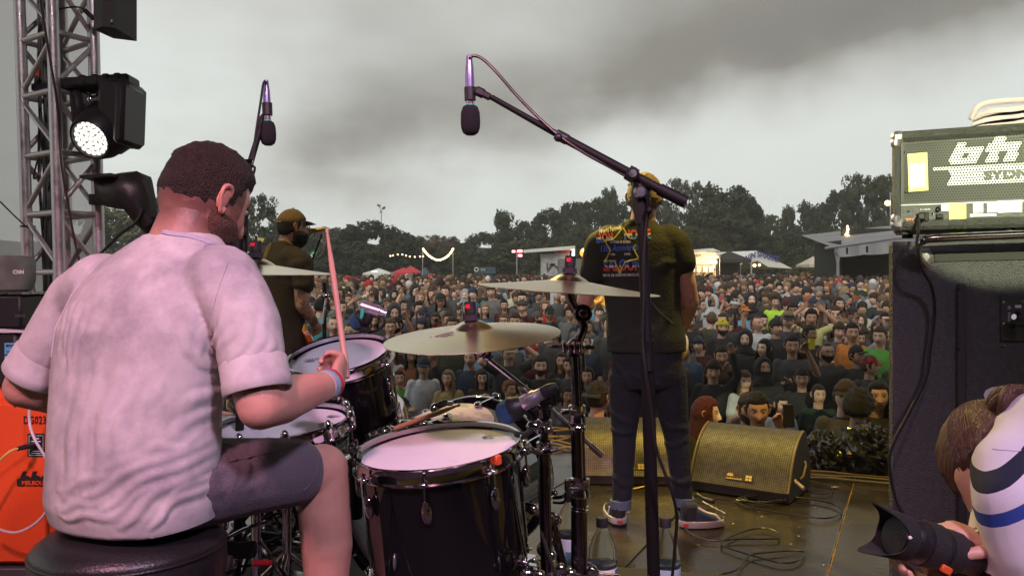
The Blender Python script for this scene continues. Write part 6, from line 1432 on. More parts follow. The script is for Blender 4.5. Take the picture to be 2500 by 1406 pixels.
specs = [('down',0,.15,.0,'short',dict(beardtone=.5)),('down',0,-.35,.05,'long',dict()),('front',0,.5,-.1,'short',dict(beardtone=.3)),
  ('phone',0,0,.15,'short',dict()),('up',0,.1,.15,'long',dict(mouth=1)),('head',0,-.1,.1,'short',dict()),('mouth',0,-.2,.1,'long',dict(beardtone=.6)),
  ('down',1,.25,.05,'short',dict(smile=1)),('front',1,-.45,0,'long',dict()),('clasp',1,.0,.2,'short',dict(smile=1)),('phone',1,.1,.1,'long',dict()),('bothup',1,-.1,.15,'short',dict(mouth=1)),
  ('down',0,.85,0,'long',dict()),('front',1,.35,.15,'long',dict(smile=1))]
for sp_ in specs: TPL.append(stand_template(*sp_))
def mk(mb_or_me,name,sm=True):
 if isinstance(mb_or_me,MB): return mb_or_me.mesh(name,smooth=sm,ang=70)
 mb_or_me.name = name; mb_or_me.shade_smooth(); return mb_or_me
for T in TPL:
 T['body_me'] = mk(T['body'],'body'); tone_attr(T['body_me'],T['tone'])
 for m_ in (SK['pale'],eyew,iris): T['body_me'].materials.append(m_)
 T['top_me'] = mk(T['top'],'top'); T['top_me'].materials.append(CM['black']); T['legs_me'] = mk(T['legs'],'trousers'); T['legs_me'].materials.append(CM['black'])
HG = {}
def hair_me(kind,seed=0):
 k = (kind,seed)
 if k in HG: return HG[k]
 if kind == 'short': mb = hair_geo('short',.010,.008,42,seed=seed*3.7)
 elif kind == 'swept': mb = hair_geo('spiky',.017,.011,38,seed=seed*2.1)
 elif kind == 'curly': mb = hair_geo('curly',.028,.014,45,seed=seed)
 elif kind == 'cropped': mb = hair_geo('thinning',.004,.001,50,seed=seed)
 elif kind == 'fringe': mb = hair_geo('fringe',.017,.006,40,seed=seed)
 elif kind == 'long': mb = long_hair(hair_geo('long',.016,.005,40,seed=seed),.20+.05*seed,seed)
 elif kind == 'tied': mb = hair_geo('bun',.009,.002,60,seed=seed); mb.ball((0,.115,.055),.035,12)
 elif kind == 'beard': mb = hair_geo('beard',.007,.003,70,seed=seed)
 elif kind == 'full beard': mb = hair_geo('beard',.024,.008,60,seed=seed)
 elif kind == 'cap': mb = cap_geo(False,seed)
 elif kind == 'backward cap': mb = cap_geo(True,seed)
 elif kind == 'beanie': mb = hair_geo('beanie',.018,.003,25,seed=seed); mb.lathe([(.088,-.012),(.096,-.008),(.097,.012),(.090,.018)],(0,.004,.040),(0,0.0,1),24)
 elif kind == 'hood':
  mb = hair_geo('hood',.026,.005,18,seed=seed)
  rs = []
  for z,w,d in ((-.06,.088,.10),(-.11,.10,.105),(-.16,.14,.11),(-.19,.15,.10)): rs.append([Vector((w*math.cos(2*PI*j/24),.012+d*math.sin(2*PI*j/24),z)) for j in range(24)])
  mb.rings(rs,cap=(False,False))
 elif kind == 'sunglasses':
  mb = MB();
  for s in (-1,1): mb.ball((s*.032,-.094,.014),.024,12,sc=(1.05,.22,.75)); mb.box((s*.072,-.045,.018),(.004,.09,.006))
  mb.box((0,-.097,.018),(.02,.004,.005))
 elif kind == 'glasses':
  mb = MB()
  for s in (-1,1): mb.torus((s*.032,-.097,.013),.021,.0022,(0,1,0),16,5); mb.box((s*.068,-.05,.018),(.003,.09,.004))
  mb.box((0,-.099,.016),(.022,.003,.004))
 me = mb.mesh(kind.replace(' ','_'),smooth=True,ang=80); me.materials.append(HM['black']); HG[k] = me; return me
def slot(o,mats):
 for i,m_ in enumerate(mats):
  if i < len(o.material_slots): o.material_slots[i].link = 'OBJECT'; o.material_slots[i].material = m_
def inst(name,me,parent,mats,hm=None):
 o = bpy.data.objects.new(name,me); COL.objects.link(o); o.parent = parent; slot(o,mats)
 if hm is not None: o.matrix_local = hm
 return o
phone_me = MB().box((0,0,0),(.072,.009,.145),bev=.004).mesh('phone'); phone_me.materials.append(M['plastic'])
cup_me = MB().lathe([(0,0),(.030,0),(.040,.11),(.037,.11),(.028,.006)],(0,0,0),(0,0,1),18).mesh('cup'); cup_me.materials.append(CM['yellow'])
def person(x,y,tpl,height,yaw,label,skin,hair,hairc,topc,extra=(),beard=None,legs='charcoal',sink=0,group='people in the festival crowd'):
 T = TPL[tpl]; e = bpy.data.objects.new('person',None); COL.objects.link(e)
 e.location = (x,y,ground_z(y)-sink); s = height/1.75; e.scale = (s*rnd.uniform(.93,1.0),s*rnd.uniform(.95,1.0),s); e.rotation_euler = (rnd.gauss(0,.025),rnd.gauss(0,.03),yaw)
 e['label'] = label; e['category'] = 'person'; e['group'] = group; e.empty_display_size = .1
 inst('body',T['body_me'],e,[SK[skin],eyew,iris])
 inst('top',T['top_me'],e,[CM[topc]]); inst('trousers',T['legs_me'],e,[CM[legs]])
 sd_ = rnd.choice((0,1,2))
 if hair: inst('hair',hair_me(hair,sd_),e,[HM[hairc]],T['hm'])
 if beard: inst('beard',hair_me(beard,0),e,[HM[hairc]],T['hm'])
 for k,c in extra:
  if k == 'phone': inst('phone',phone_me,e,[M['plastic']],Matrix.Translation((.15,-.42,1.66)))
  elif k == 'cup': inst('cup',cup_me,e,[CM['yellow']],Matrix.Translation((.15,-.40,1.60)))
  elif k in ('sunglasses','glasses'): inst(k,hair_me(k),e,[mat('mirror_lens',(.10,.45,.50),.1,.8) if c == 'mirror' else (mat('green_lens',(.02,.55,.30),.2) if c == 'green' else M['plastic'])],T['hm'])
  elif k == 'pack': pass
  else: inst(k.replace(' ','_').replace('backward_',''),hair_me(k),e,[CM[c]],T['hm'])
 return e
# ================================================================== THE CROWD
PLACED = []; EXS = []
def crowdline(x): return 9.25-.35*x
# px, py of the face, distance, template, turn, label, skin, hair, hair colour, top, extras, beard
EX = [
 (1995,962,6.25,7,.1,'smiling woman in a dark green tee with tied hair behind the right wedge','light','tied','dark brown','dark green',(),None),
 (1955,925,6.75,0,-.2,'grinning tan man in a black cap and open black tee behind the woman in green','tan','short','black','black',(('backward cap','black'),),None),
 (2055,925,6.5,1,.0,'young man with brown fringe under a dark cap right of the woman in green','pale','fringe','brown','charcoal',(('cap','black'),),None),
 (1905,985,6.25,7,.3,'woman in a plain white tee behind the top edge of the right wedge','pale','tied','dark brown','white',(),None),
 (1868,998,6.0,3,.0,'dark haired photographer raising a camera behind the right wedge','tan','short','black','black',(('phone',''),),None),
 (1826,1000,6.15,1,.5,'person in a floppy black cap bent low behind the right wedge','light','short','brown','black',(('cap','black'),),'beard'),
 (1815,928,6.75,9,.15,'wavy blond woman in a white top with clasped hands near the front','pale','long','light brown','white',(),None),
 (1730,905,6.95,4,-.1,'shouting man in a black jumper with dark fringe right of the blond guitarist','light','fringe','dark brown','black',(),None),
 (1872,902,7.3,2,.0,'person wearing a raised black hood behind the wavy blond woman','olive',None,'black','black',(('hood','black'),),'beard'),
 (1700,1010,6.1,12,1.2,'person with long dark red hair low beside the right wedge','pale','long','dark red','black',(),None),
 (2085,985,5.95,0,3.1,'black jacketed person with a red collar seen from behind at the stage edge','tan','curly','black','black',(),None),
 (2140,950,6.5,8,.3,'long black haired woman in a black top beside the bass cabinet','light','long','black','black',(),None),
 (1443,918,7.1,8,.1,'woman with long dark hair in black, left of the blond guitarist’s legs','light','long','dark brown','black',(),None),
 (1380,965,7.0,7,.1,'smiling short woman between the chrome cymbal stand tubes','tan','tied','dark brown','grey',(),None),
 (1472,955,6.45,0,3.0,'person in a black cap and black red jacket facing away from the stage','light','short','dark brown','maroon',(('backward cap','black'),),None),
 (1322,893,7.5,0,.1,'young bearded man in a black tank top right of the low crash cymbal stand','pale','swept','brown','black',(),'beard'),
 (1388,893,7.7,1,-.1,'young dark haired man behind the chrome cymbal stand','light','short','dark brown','dark grey',(),None),
 (1237,952,7.1,12,.5,'auburn haired man in profile above the blue microphone grille','light','short','ginger','black',(),None),
 (1288,950,7.3,7,-.2,'woman with wet dark fringe beside the boom rod','pale','fringe','dark brown','black',(),None),
 (1175,922,7.7,9,.2,'woman with long brown hair looking up with clasped hands','pale','long','brown','brown',(),None),
 (1103,925,7.5,8,-.2,'blond woman wrapped in a shiny gold foil poncho','light','long','blond','gold',(),None),
 (1028,895,7.75,1,.1,'man in a navy cap and a clear whitish rain poncho','tan','short','brown','clear white',(('cap','navy'),),None),
 (985,922,7.9,8,.5,'dark haired woman in a bright green top left of the rain poncho','light','tied','dark brown','bright green',(),None),
 (995,990,7.2,0,.2,'boy in a dark cap low beside the rack tom','light','short','dark brown','black',(('cap','dark green'),),None),
 (1057,862,8.6,6,-.3,'round faced man with black hair above the clear poncho','olive','short','black','black',(),None),
 (1005,868,8.7,13,.2,'woman in a rust top with black hair left of the navy cap','olive','long','black','rust',(),None),
 (1143,875,8.3,0,-.4,'stocky man with short black hair in a navy tee','light','short','black','navy',(),None),
 (1105,820,9.6,0,.1,'man with cropped brown hair under the middle of the low cymbal','pale','cropped','brown','olive',(),None),
 (1250,862,8.2,5,.4,'man in a tan cap holding both hands to his head','pale','short','light brown','charcoal',(('cap','tan'),),None),
 (1312,862,8.9,2,.5,'man in a red beanie in the middle of the crowd below the cymbals','light','short','brown','maroon',(('beanie','red'),),None),
 (1306,778,12.2,2,1.5,'person in a grey green beanie and pale grey hoodie','light','short','brown','pale grey',(('beanie','dark grey'),),'beard'),
 (1752,800,10.3,1,.3,'man in a bright yellow beanie and black top','light','short','brown','black',(('beanie','yellow'),),'beard'),
 (1738,714,16.5,8,.3,'person with a raised teal hood in the middle distance','light',None,'brown','teal',(('hood','teal'),),None),
 (2077,812,9.4,12,-.4,'man in a bright orange tee turned sideways near the cabinet','tan','short','black','orange',(),None),
 (1970,775,11.0,5,.1,'dark haired man in a pale yellow tee with raised arms','tan','swept','black','pale yellow',(),None),
 (2142,822,9.0,1,-.4,'person in a bright green patterned top against the bass cabinet','light','short','brown','bright green',(),None),
 (2128,893,7.4,12,1.0,'person in a bright red cap turned away near the cabinet','light','short','brown','charcoal',(('cap','red'),),None),
 (2112,866,8.2,2,.5,'man in a black cap just above the red cap','tan','short','black','black',(('cap','black'),),None),
 (1127,722,15.5,1,.0,'person with a raised pale grey hood in the middle distance','pale',None,'brown','pale grey',(('hood','pale grey'),),None),
 (893,716,17.5,0,.1,'leftmost of three people in yellow rain jackets','tan','short','black','yellow',(),None),
 (922,716,17.0,1,-.1,'middle one of three people in yellow rain jackets','tan','short','dark brown','yellow',(('hood','charcoal'),),None),
 (960,720,16.5,0,.1,'rightmost of three people in yellow rain jackets','light','short','black','yellow',(('hood','dark green'),),None),
 (886,700,20,0,3.1,'person in a blue jacket turned away above the yellow jackets','tan','curly','black','denim blue',(),None),
 (1893,800,10.2,12,.3,'man in a black beanie in profile looking left','light','short','black','black',(('beanie','black'),),None),
 (1955,852,8.7,0,.2,'long brown haired bearded man behind the front rows at right','tan','long','brown','black',(('sunglasses','x'),),'beard'),
 (1842,850,8.8,12,-1.6,'dark haired person in sharp profile looking left','pale','long','black','black',(),None),
 (1892,738,14.3,0,.2,'person in a lime safety vest in the middle distance','tan','short','black','lime',(),None),
 (2135,738,14.0,0,.0,'person wearing blue mirrored sunglasses near the cabinet','light','short','brown','black',(('sunglasses','mirror'),('cap','black')),None),
 (1350,765,12.5,0,.1,'man in a black cap with green reflecting sunglasses','tan','short','black','black',(('cap','black'),('sunglasses','green')),None),
 (1418,722,16,0,.3,'person in a maroon beanie behind the black cymbal tilter','light','short','brown','black',(('beanie','maroon'),),None),
 (1452,730,13.2,1,-.1,'bearded man in a light blue hoodie left of the blond guitarist','pale','short','brown','light blue',(),'full beard'),
 (1438,800,10.4,0,.2,'dark haired man in a white tee left of the blond guitarist','tan','short','dark brown','white',(),None),
 (1327,748,14,7,.1,'ginger haired woman above the low crash cymbal’s right side','pale','long','ginger','red',(),None),
 (1818,760,12.6,7,.2,'person in an orange cap left of the lime vest','light','short','brown','light blue',(('cap','orange'),),None),
 (2003,702,18.5,0,.1,'person in a pink cap in the far middle of the right crowd','light','short','brown','pale grey',(('cap','pink'),),None),
 (1700,718,17,2,.4,'person in a tan cap just right of the blond guitarist’s elbow','light','short','brown','olive',(('cap','tan'),),None),
 (1935,845,8.1,3,.0,'dark haired person lifting a yellow cup','olive','short','black','charcoal',(('cup',''),),None),
 (2030,862,8.4,0,.2,'man with cropped black hair and glasses below the orange tee','olive','cropped','black','charcoal',(('glasses','x'),),'beard'),
 (1770,868,8.2,6,.1,'tanned man with a hand at his mouth below the yellow beanie','tan','short','dark brown','brown',(),None),
 (1165,712,17.5,0,.2,'person in a white cap and denim shirt by the pale hood','tan','short','brown','denim blue',(('cap','white'),),None),
 (712,705,13,0,.2,'person in a cream beanie beside the singer’s elbow','tan','short','black','pale grey',(('beanie','cream'),),None),
 (775,745,11.5,0,3.0,'person in a teal jacket between the singer and the raised stick','light','short','black','teal',(),None),
 (805,795,10,0,.1,'short haired man above the rack tom’s left rim','pale','cropped','dark brown','black',(),None),
 (868,752,12.3,5,.2,'person in a white cap with a hand on their head','tan','short','brown','dark grey',(('backward cap','white'),),None),
 (1730,780,11.8,12,2.6,'light brown haired person facing away in an olive jacket','pale','short','light brown','olive',(),None),
 (1240,745,14.2,0,.0,'man in a maroon jumper above the low crash cymbal','tan','short','black','maroon',(),None),
 (1183,757,13.3,1,.4,'woman in a denim jacket with glasses pushed near the cymbal top','pale','long','blond','denim blue',(('glasses','x'),),None),
]
for (px,py,D,t_,yaw,lab,sk_,hr,hc,tc_,ex_,bd_) in EX:
 if D > 6.5 or px in (1995,1905): D *= np.interp(D,[6.6,7.5,8.6,10,14],[1.31,1.22,1.14,1.08,1.07])
 D = float(D)
 p = W(px,py,D); g = ground_z(D); hgt = (p.z-g)/1.625*1.75; hgt2 = max(1.50,min(1.93,hgt)); sink = max(0,(hgt2-hgt)*.93)
 yaw0 = math.atan2(-p.x,D)*-1
 person(p.x,D,t_,hgt2,yaw*.8-yaw0*.6-(0 if abs(yaw) > 2 else TPL[t_]['hm'].to_euler().z*.5),lab,sk_,hr,hc,tc_,ex_,bd_,sink=0 if sink < .05 else min(sink,.25))
 PLACED.append((p.x,D)); EXS.append((px,py,D))
rr_ = random.Random(5)
hair_w = [('short',8),('swept',5),('curly',3),('cropped',3),('fringe',1),('long',7),('tied',2)]
hcol_w = [('black',4),('dark brown',8),('brown',10),('light brown',3),('blond',2),('ginger',1),('grey',1)]
top_w = [('black',10),('charcoal',7),('dark grey',6),('grey',3),('navy',4),('dark green',2),('olive',3),('maroon',3),('brown',3),('white',2),('pale grey',2),('denim blue',2),('light blue',1),('rust',1),('red',1),('cream',1)]
skin_w = [('pale',8),('light',10),('tan',5),('olive',3),('brown',1)]
def pick(w): return rr_.choices([a for a,b in w],[b for a,b in w])[0]
HN = {'short': 'short {c} hair','swept': 'swept up {c} hair','curly': 'curly {c} hair','cropped': 'cropped {c} hair','fringe': '{c} fringe','long': 'long {c} hair','tied': 'tied back {c} hair'}
def zone(px,py):
 v = [(700,'beside the singer'),(840,'by the raised drumstick'),(960,'below the white tent'),(1060,'below the red tents'),(1200,'below the string lights'),(1300,'below the red lamps'),(1420,'below the burger stall'),(1650,'behind the guitarist'),(1760,'below the lit stall'),(1860,'below the black gazebo'),(1960,'below the lettered tent'),(2030,'below the cream tent'),(2400,'below the grey marquee')]
 s = [t for x,t in v if px <= x][0] if px <= 2400 else v[-1][1]
 d = 'front rows' if py > 880 else 'near crowd' if py > 815 else 'middle crowd' if py > 765 else 'far crowd' if py > 730 else 'distant crowd'
 return s,d
USED = set(); n_ind = 0; row_b = 0.0; LIM = 300-len(EX)
ACC = [(None,'no'),('cap','cap'),('backward cap','backward cap'),('beanie','beanie'),('glasses','glasses'),('sunglasses','sunglasses'),('hood','hood')]
while n_ind < LIM:
 x = -8.0
 while x < 9.5 and n_ind < LIM:
  x += .40*rr_.uniform(.8,1.25)
  y = crowdline(x)+row_b*1.06+rr_.uniform(-.12,.12)
  if y > 34: continue
  px = 1250+x/y*FPX
  if px < 560 or px > 2250: continue
  if any((x-a)**2+(y-b)**2 < .31**2 for a,b in PLACED): continue
  fem = rr_.random() < .36; h = rr_.gauss(1.65,.06) if fem else rr_.gauss(1.78,.07); h = max(1.52,min(1.95,h))
  if row_b < .4: h = min(h,1.72)
  t_ = rr_.choice([7,7,8,8,13,9,10]+([11] if row_b > 2 else [])) if fem else rr_.choice([0,0,0,1,1,1,2,2,12,6,3]+([4] if row_b > 2 else []))
  hz = ground_z(y)+h*.93; py = HOR+(CAMH-hz)/y*FPX; zn = zone(px,py)
  if any(y < ed and abs(px-ex) < (.10/y+.13/ed)*FPX*.9 and py-.13*FPX/y < ey+.05*FPX/ed for ex,ey,ed in EXS): continue
  for _ in range(60):
   hr = rr_.choice(['long','long','tied','fringe']) if fem else pick(hair_w); hc = pick(hcol_w); tp = pick(top_w); sk_ = pick(skin_w)
   ac = rr_.choices(ACC,[12,3,1.2,1.4,1.2,.8,.9])[0]; ac_c = rr_.choices(['black','charcoal','navy','grey','red','white','olive','maroon'],[9,3,3,2,1,1,1,1])[0]
   bd_ = None if fem else rr_.choices([None,'beard','full beard'],[8,2,.4])[0]
   key = (hr,hc,tp,ac[0],ac_c if ac[0] in ('cap','backward cap','beanie','hood') else '',bd_,zn)
   if key not in USED: break
  USED.add(key)
  bits = ['woman' if fem else 'man']
  if ac[0] != 'hood': bits.append(HN[hr].format(c=hc).replace('swept up','swept').replace('tied back','tied'))
  if bd_: bits.append('bushy beard' if bd_ == 'full beard' else 'beard')
  bits.append(tp+(' top' if fem else ' tee'))
  if ac[0] in ('cap','backward cap','beanie'): bits.append(ac_c+' '+ac[1])
  elif ac[0] == 'hood': ac_c = tp; bits.append('hood up')
  elif ac[0]: bits.append(ac[1])
  lab = ', '.join(bits)+', '+zn[1]+' '+zn[0]
  if len(lab.split(' ')) > 16: lab = lab.replace('bushy ','').replace(' hair','').replace('the ','')
  if len(lab.split(' ')) > 16: lab = lab.replace(', middle crowd',',').replace(', near crowd',', near').replace(', distant crowd',', distant').replace('backward ','').replace('swept ','')
  ex_ = ((ac[0],ac_c),) if ac[0] else ()
  person(x,y,t_,h,rr_.gauss(0,.28)+math.atan2(x,y)*-.6-(TPL[t_]['hm'].to_euler().z)*.6,lab,sk_,None if ac[0] == 'hood' else hr,hc,tp,ex_,bd_)
  PLACED.append((x,y)); n_ind += 1
 row_b += .43*rr_.uniform(.9,1.1)
ROWB = row_b
# the rest of the crowd, too many to pick apart: one mesh of simple figures
def lowfig(fem):
 mb = MB(); idx = []
 def mark(k): idx.extend([k]*(len(mb.v)-len(idx)))
 w = .9 if fem else 1; X_,F_ = (1,0,0),(0,1,0)
 torso(mb,[((0,0,z),X_,a*w,d,F_) for z,a,d in ((.8,.17,.12),(1.1,.16,.11),(1.32,.185,.12),(1.42,.17,.09),(1.47,.07,.06))],10)
 for s in (-1,1): mb.tube([(s*.18*w,0,1.44),(s*.235*w,.01,1.34),(s*.25*w,-.02,1.12),(s*.17*w,-.16,1.02)],.05,6,rads=[.055,.055,.045,.035])
 mark(1); mb.cyl((0,0,1.42),(0,0,1.56),.052,seg=7); mb.ball((0,-.015,1.615),.108,10,sc=(.72,.86,1.06)); mb.ball((0,-.112,1.60),.016,5,sc=(.7,1,1.3)); mark(0)
 h = hair_geo('long' if fem else 'short',.018,.006,40,7,9,seed=fem)
 if fem: mb.rings([[(.092*math.cos(t),.02+.09*math.sin(t),z) for t in [PI*k/6 for k in range(-1,8)]] for z in (1.66,1.55,1.42)],closed=False,cap=(False,False))
 join_mb(mb,xf(h,Matrix.Translation((0,-.015,1.62)))); mark(3)
 return np.array([tuple(v) for v in mb.v],dtype=np.float32),mb.f,np.array(idx)
LF = [lowfig(0),lowfig(1)]
allv,allf,allc = [],[],[]; off = 0; cnt = 0
y0 = None; b = ROWB
skl = [SKINS[k] for k in ('pale','light','tan','olive')]
while b < 44:
 x = -22.0
 while x < 26:
  x += .62*rr_.uniform(.8,1.35)+max(0,(b-18)*.012); y = crowdline(x)*(1-min(1,b/20))+8.5*min(1,b/20)+b*1.06+rr_.uniform(-.2,.2)
  if y < 8 or y > 54: continue
  px = 1250+x/y*FPX
  if px < 540 or px > 2260: continue
  if any((x-a)**2+(y-c)**2 < .40**2 for a,c in PLACED[-60:]): continue
  v,f,ix = LF[rr_.random() < .35]; s = rr_.gauss(1.0,.04); a = rr_.gauss(0,.5)-math.atan2(x,y)*.6
  vv = v*s; c_,s_ = math.cos(a),math.sin(a); vv = np.stack([vv[:,0]*c_-vv[:,1]*s_+x,vv[:,0]*s_+vv[:,1]*c_+y,vv[:,2]+ground_z(y)],1)
  tp = CLOTH[pick(top_w) if rr_.random() > .06 else rr_.choice(['red','yellow','teal','pink','orange','lime','white'])]
  pal = np.array([rr_.choice(skl),tp,CLOTH['charcoal'],HAIRC[pick(hcol_w)] if rr_.random() > .14 else CLOTH[rr_.choice(['black','grey','red','white','navy','maroon'])]])
  allv.append(vv); allf += [tuple(i+off for i in q_) for q_ in f]; allc.append(pal[ix]); off += len(v); cnt += 1
 b += .80
me = bpy.data.meshes.new('distant_crowd'); me.from_pydata(np.concatenate(allv).tolist(),[],allf); me.shade_smooth()
at = me.color_attributes.new('tone','FLOAT_COLOR','POINT'); cc = np.ones((off,4),dtype=np.float32); cc[:,:3] = np.concatenate(allc); at.data.foreach_set('color',cc.ravel())
me.materials.append(mat('crowd_mix',(1,1,1),.8,attr='tone',var=.1))
o = bpy.data.objects.new('distant_crowd',me); COL.objects.link(o); o['kind'] = 'stuff'; o['label'] = 'dense mass of far festival goers filling the field up to the tents'; o['category'] = 'crowd'
print('crowd individuals',n_ind+len(EX),'row',ROWB,'far',cnt,'verts',off)
# ================================================================== THE MUSICIANS AND THE PHOTOGRAPHER
def folds(lines,base=.0012,fr=9,seed=0):
 """lines: (p0, p1, height, width): creases pressed into the cloth, plus a faint crumple"""
 def run(me):
  bv = BVHTree.FromPolygons([v.co for v in me.vertices],[tuple(p.vertices) for p in me.polygons]); n = len(me.vertices)
  co = np.empty(n*3); me.vertices.foreach_get('co',co); co = co.reshape(-1,3); nr = np.empty(n*3); me.vertices.foreach_get('normal',nr); nr = nr.reshape(-1,3)
  d = np.array([base*2*noise.noise(Vector((x*fr+seed,y*fr,z*fr*.45)))+base*.5*noise.noise(Vector((x*fr*3+seed,y*fr*3,z*fr*3))) for x,y,z in co]); hi = np.zeros(n); lo = np.zeros(n)
  for a,b,h,w in lines:
   a,b = Vector(a),Vector(b); ab = b-a; sd_ = Vector((ab.z,0,-ab.x)).normalized(); P = []; m = max(12,int(ab.length/w*2.2))
   for k in range(m+1):
    t = k/m; q_ = a+ab*t+sd_*(.012*math.sin(t*4+seed+a.x*9)+.004*math.sin(t*11+a.z*7)); hit = bv.ray_cast(Vector((q_.x,q_.y-.6,q_.z)),Vector((0,1,0)))
    if hit[0] is not None: P.append((*hit[0],math.sin(PI*min(1,.10+t*.88))**.8,w*(.75+.6*t)))
   if len(P) < 3: continue
   P = np.array(P); c = P[:,:3].mean(0); rad = np.linalg.norm(P[:,:3]-c,axis=1).max()+3*w; sel = np.where(np.linalg.norm(co-c,axis=1) < rad)[0]
   if not len(sel): continue
   D_ = np.linalg.norm(co[sel][:,None,:]-P[None,:,:3],axis=2); i = D_.argmin(1); r_ = D_[np.arange(len(sel)),i]/P[i,4]; hh = h*P[i,3]
   hi[sel] = np.maximum(hi[sel],hh*np.exp(-r_*r_)); lo[sel] = np.minimum(lo[sel],-.5*hh*np.exp(-((r_-1.5)/.6)**2))
  d = d+hi+lo*np.clip(1-hi/.0015,.15,1); me.vertices.foreach_set('co',(co+nr*d[:,None]).ravel()); me.update()
 return run
def add_tones(me,heads,extra=None):
 """heads: list of (start, tones)"""
 at = me.color_attributes.new('tone','FLOAT_COLOR','POINT'); arr = np.ones((len(me.vertices),4),dtype=np.float32)
 k,tn = heads
 for i,t in enumerate(tn): arr[k+i,:3] = t
 if extra:
  for i,v in enumerate(me.vertices):
   if not (k <= i < k+len(tn)): arr[i,:3] = extra(v.co)
 at.data.foreach_set('color',arr.ravel())
def head_frame(c,yaw,pitch,roll=0,s=1.0):
 """yaw 0 faces the camera (-Y); positive turns towards +X; pitch positive looks down"""
 return Matrix.Translation(c) @ Matrix.Rotation(yaw,4,'Z') @ Matrix.Rotation(pitch,4,'X') @ Matrix.Rotation(roll,4,'Y') @ Matrix.Scale(s,4)
def hero_body(e,prims,hm,head_opts,skin,voxel=.006,extra=None,smooth=3,name='body'):
 bm_ = blob(prims,voxel,smooth); mb = to_mb(bm_); k = len(mb.v)
 hmb,tone = head_mesh(54,64,**head_opts); xf(hmb,hm)
 join_mb(mb,hmb); me = mb.mesh(name,org(e),smooth=True,ang=75)
 add_tones(me,(k,tone),(lambda p: extra(p+org(e))) if extra else None)
 bpy.data.meshes.remove(bm_); return link_mesh(name,me,[skin,eyew,iris],e)
def garment(e,name,prims,m,voxel=.009,smooth=6,fold=None,cuts=None):
 me = blob(prims,voxel,smooth)
 if fold:
  fold(me)
 if cuts:
  bm = bmesh.new(); bm.from_mesh(me)
  for co,no in cuts: bmesh.ops.bisect_plane(bm,geom=bm.verts[:]+bm.edges[:]+bm.faces[:],plane_co=co,plane_no=no,clear_outer=True)
  bm.to_mesh(me); bm.free()
 me.transform(Matrix.Translation(-org(e))); me.shade_smooth(); me.name = name
 return link_mesh(name,me,m,e)
def bvh_of(o):
 og = org(o.parent) if o.parent else org(o); return BVHTree.FromPolygons([v.co+og for v in o.data.vertices],[tuple(p.vertices) for p in o.data.polygons])
# ------------------------------------------------------------------ DRUMMER
dr = thing('person','drummer in a pale sweaty tee and grey shorts seated with his back to the camera','person',(W(330,0,1.7).x,1.7,.3))
fwd = Vector((.42,.905,0)); side = Vector((.905,-.42,0))
hipc = W(325,1205,1.70); chest = W(352,860,1.73); neck = W(452,590,1.76); shc = W(400,672,1.74)
lsh = W(196,722,1.84); rsh = W(592,722,1.65)
lel = W(62,945,1.86); rel = W(636,992,1.60); rwr = W(812,935,1.86); lwr = W(330,985,2.02)
rkn = W(782,1152,1.97); lkn = W(380,1150,2.15)
cb = MB()
up_ = (neck-hipc).normalized()
torso(cb,[(W(328,1268,1.69),side,.176,.130,fwd),(W(326,1215,1.69),side,.184,.142,fwd),(W(328,1120,1.69),side,.180,.140,fwd),(W(332,1010,1.70),side,.181,.138,fwd),(W(348,900,1.72),side,.196,.142,fwd),(W(366,800,1.73),side,.206,.142,fwd),(W(385,715,1.745),side,.192,.125,fwd),(W(410,645,1.755),side,.158,.102,fwd),(W(432,600,1.77),side,.110,.082,fwd),(W(446,572,1.78),side,.075,.068,fwd)],40)
limb(cb,[W(250,700,1.80),lsh+Vector((.0,0,-.010)),lsh.lerp(lel,.62)],[.074,.068,.064])
limb(cb,[W(540,690,1.68),rsh+Vector((-.015,0,-.01)),rsh.lerp(rel,.28),rsh.lerp(rel,.56)],[.080,.071,.067,.065])
q1 = lambda a,b,D=1.6: W(a,b,D)
fl = [(q1(a_,b_),q1(c_,d_),h_/1600,w_/1000) for a_,b_,c_,d_,h_,w_ in (
 (165,1195,235,900,8,14),(195,1180,275,870,6,10),(255,1160,345,840,7,12),(300,1120,380,900,5,10),(360,1060,420,900,4,12),
 (150,1175,330,1150,7,8),(230,1185,505,1092,9,9),(210,1160,420,1100,5,8),(280,1215,512,1115,8,8),(330,1262,505,1140,8,9),(300,1235,470,1165,6,7),(400,1272,512,1175,8,8),(420,1240,515,1150,6,7),(160,1235,330,1255,6,7),(150,1215,290,1225,5,7),
 (505,890,430,720,7,12),(515,905,460,800,6,9),(510,930,455,1010,6,11),(515,960,430,1080,5,10),(480,1060,380,1100,5,9),(530,905,552,720,9,8),(545,900,590,740,6,9),(580,940,610,760,6,9),(620,930,640,770,5,8),(655,910,650,800,5,8),
 (140,900,175,740,8,9),(150,880,215,760,5,9),(120,860,150,740,6,8),(90,860,130,760,5,8),(185,960,250,700,3,16),(300,700,420,640,3,16),(450,640,520,720,3,14))]
shirt_m = mat('sweaty_tee',(.51,.48,.465),.85,var=.10,vscale=24,bump=.12,bscale=420,dirt=((.30,.28,.29),5.5,.44,.66))
sh_o = garment(dr,'tee',cb,shirt_m,.0058,4,folds(fl,.0012,8,3),cuts=[(W(300,1277,1.69),Vector((.10,0,-1)).normalized())])
sb = bvh_of(sh_o)
def seam(name,pts,r_,m,bv,dirv=(0,1,0),parent=None,lift=.0):
 out = []
 for p in catmull(pts,8):
  h = bv.ray_cast(p-Vector(dirv)*.5,Vector(dirv),1.5);
  if h[0] is not None: out.append(h[0]-Vector(dirv)*lift)
 if len(out) > 3: part(name,MB().tube(out,r_,6),m,parent)
seam('collar',[W(388,566,1.7),W(420,572,1.7),W(460,577,1.7),W(500,590,1.7),W(525,606,1.7)],.007,mat('tee_collar',(.40,.38,.44),.8,bump=.3,bscale=200),sb,parent=dr)
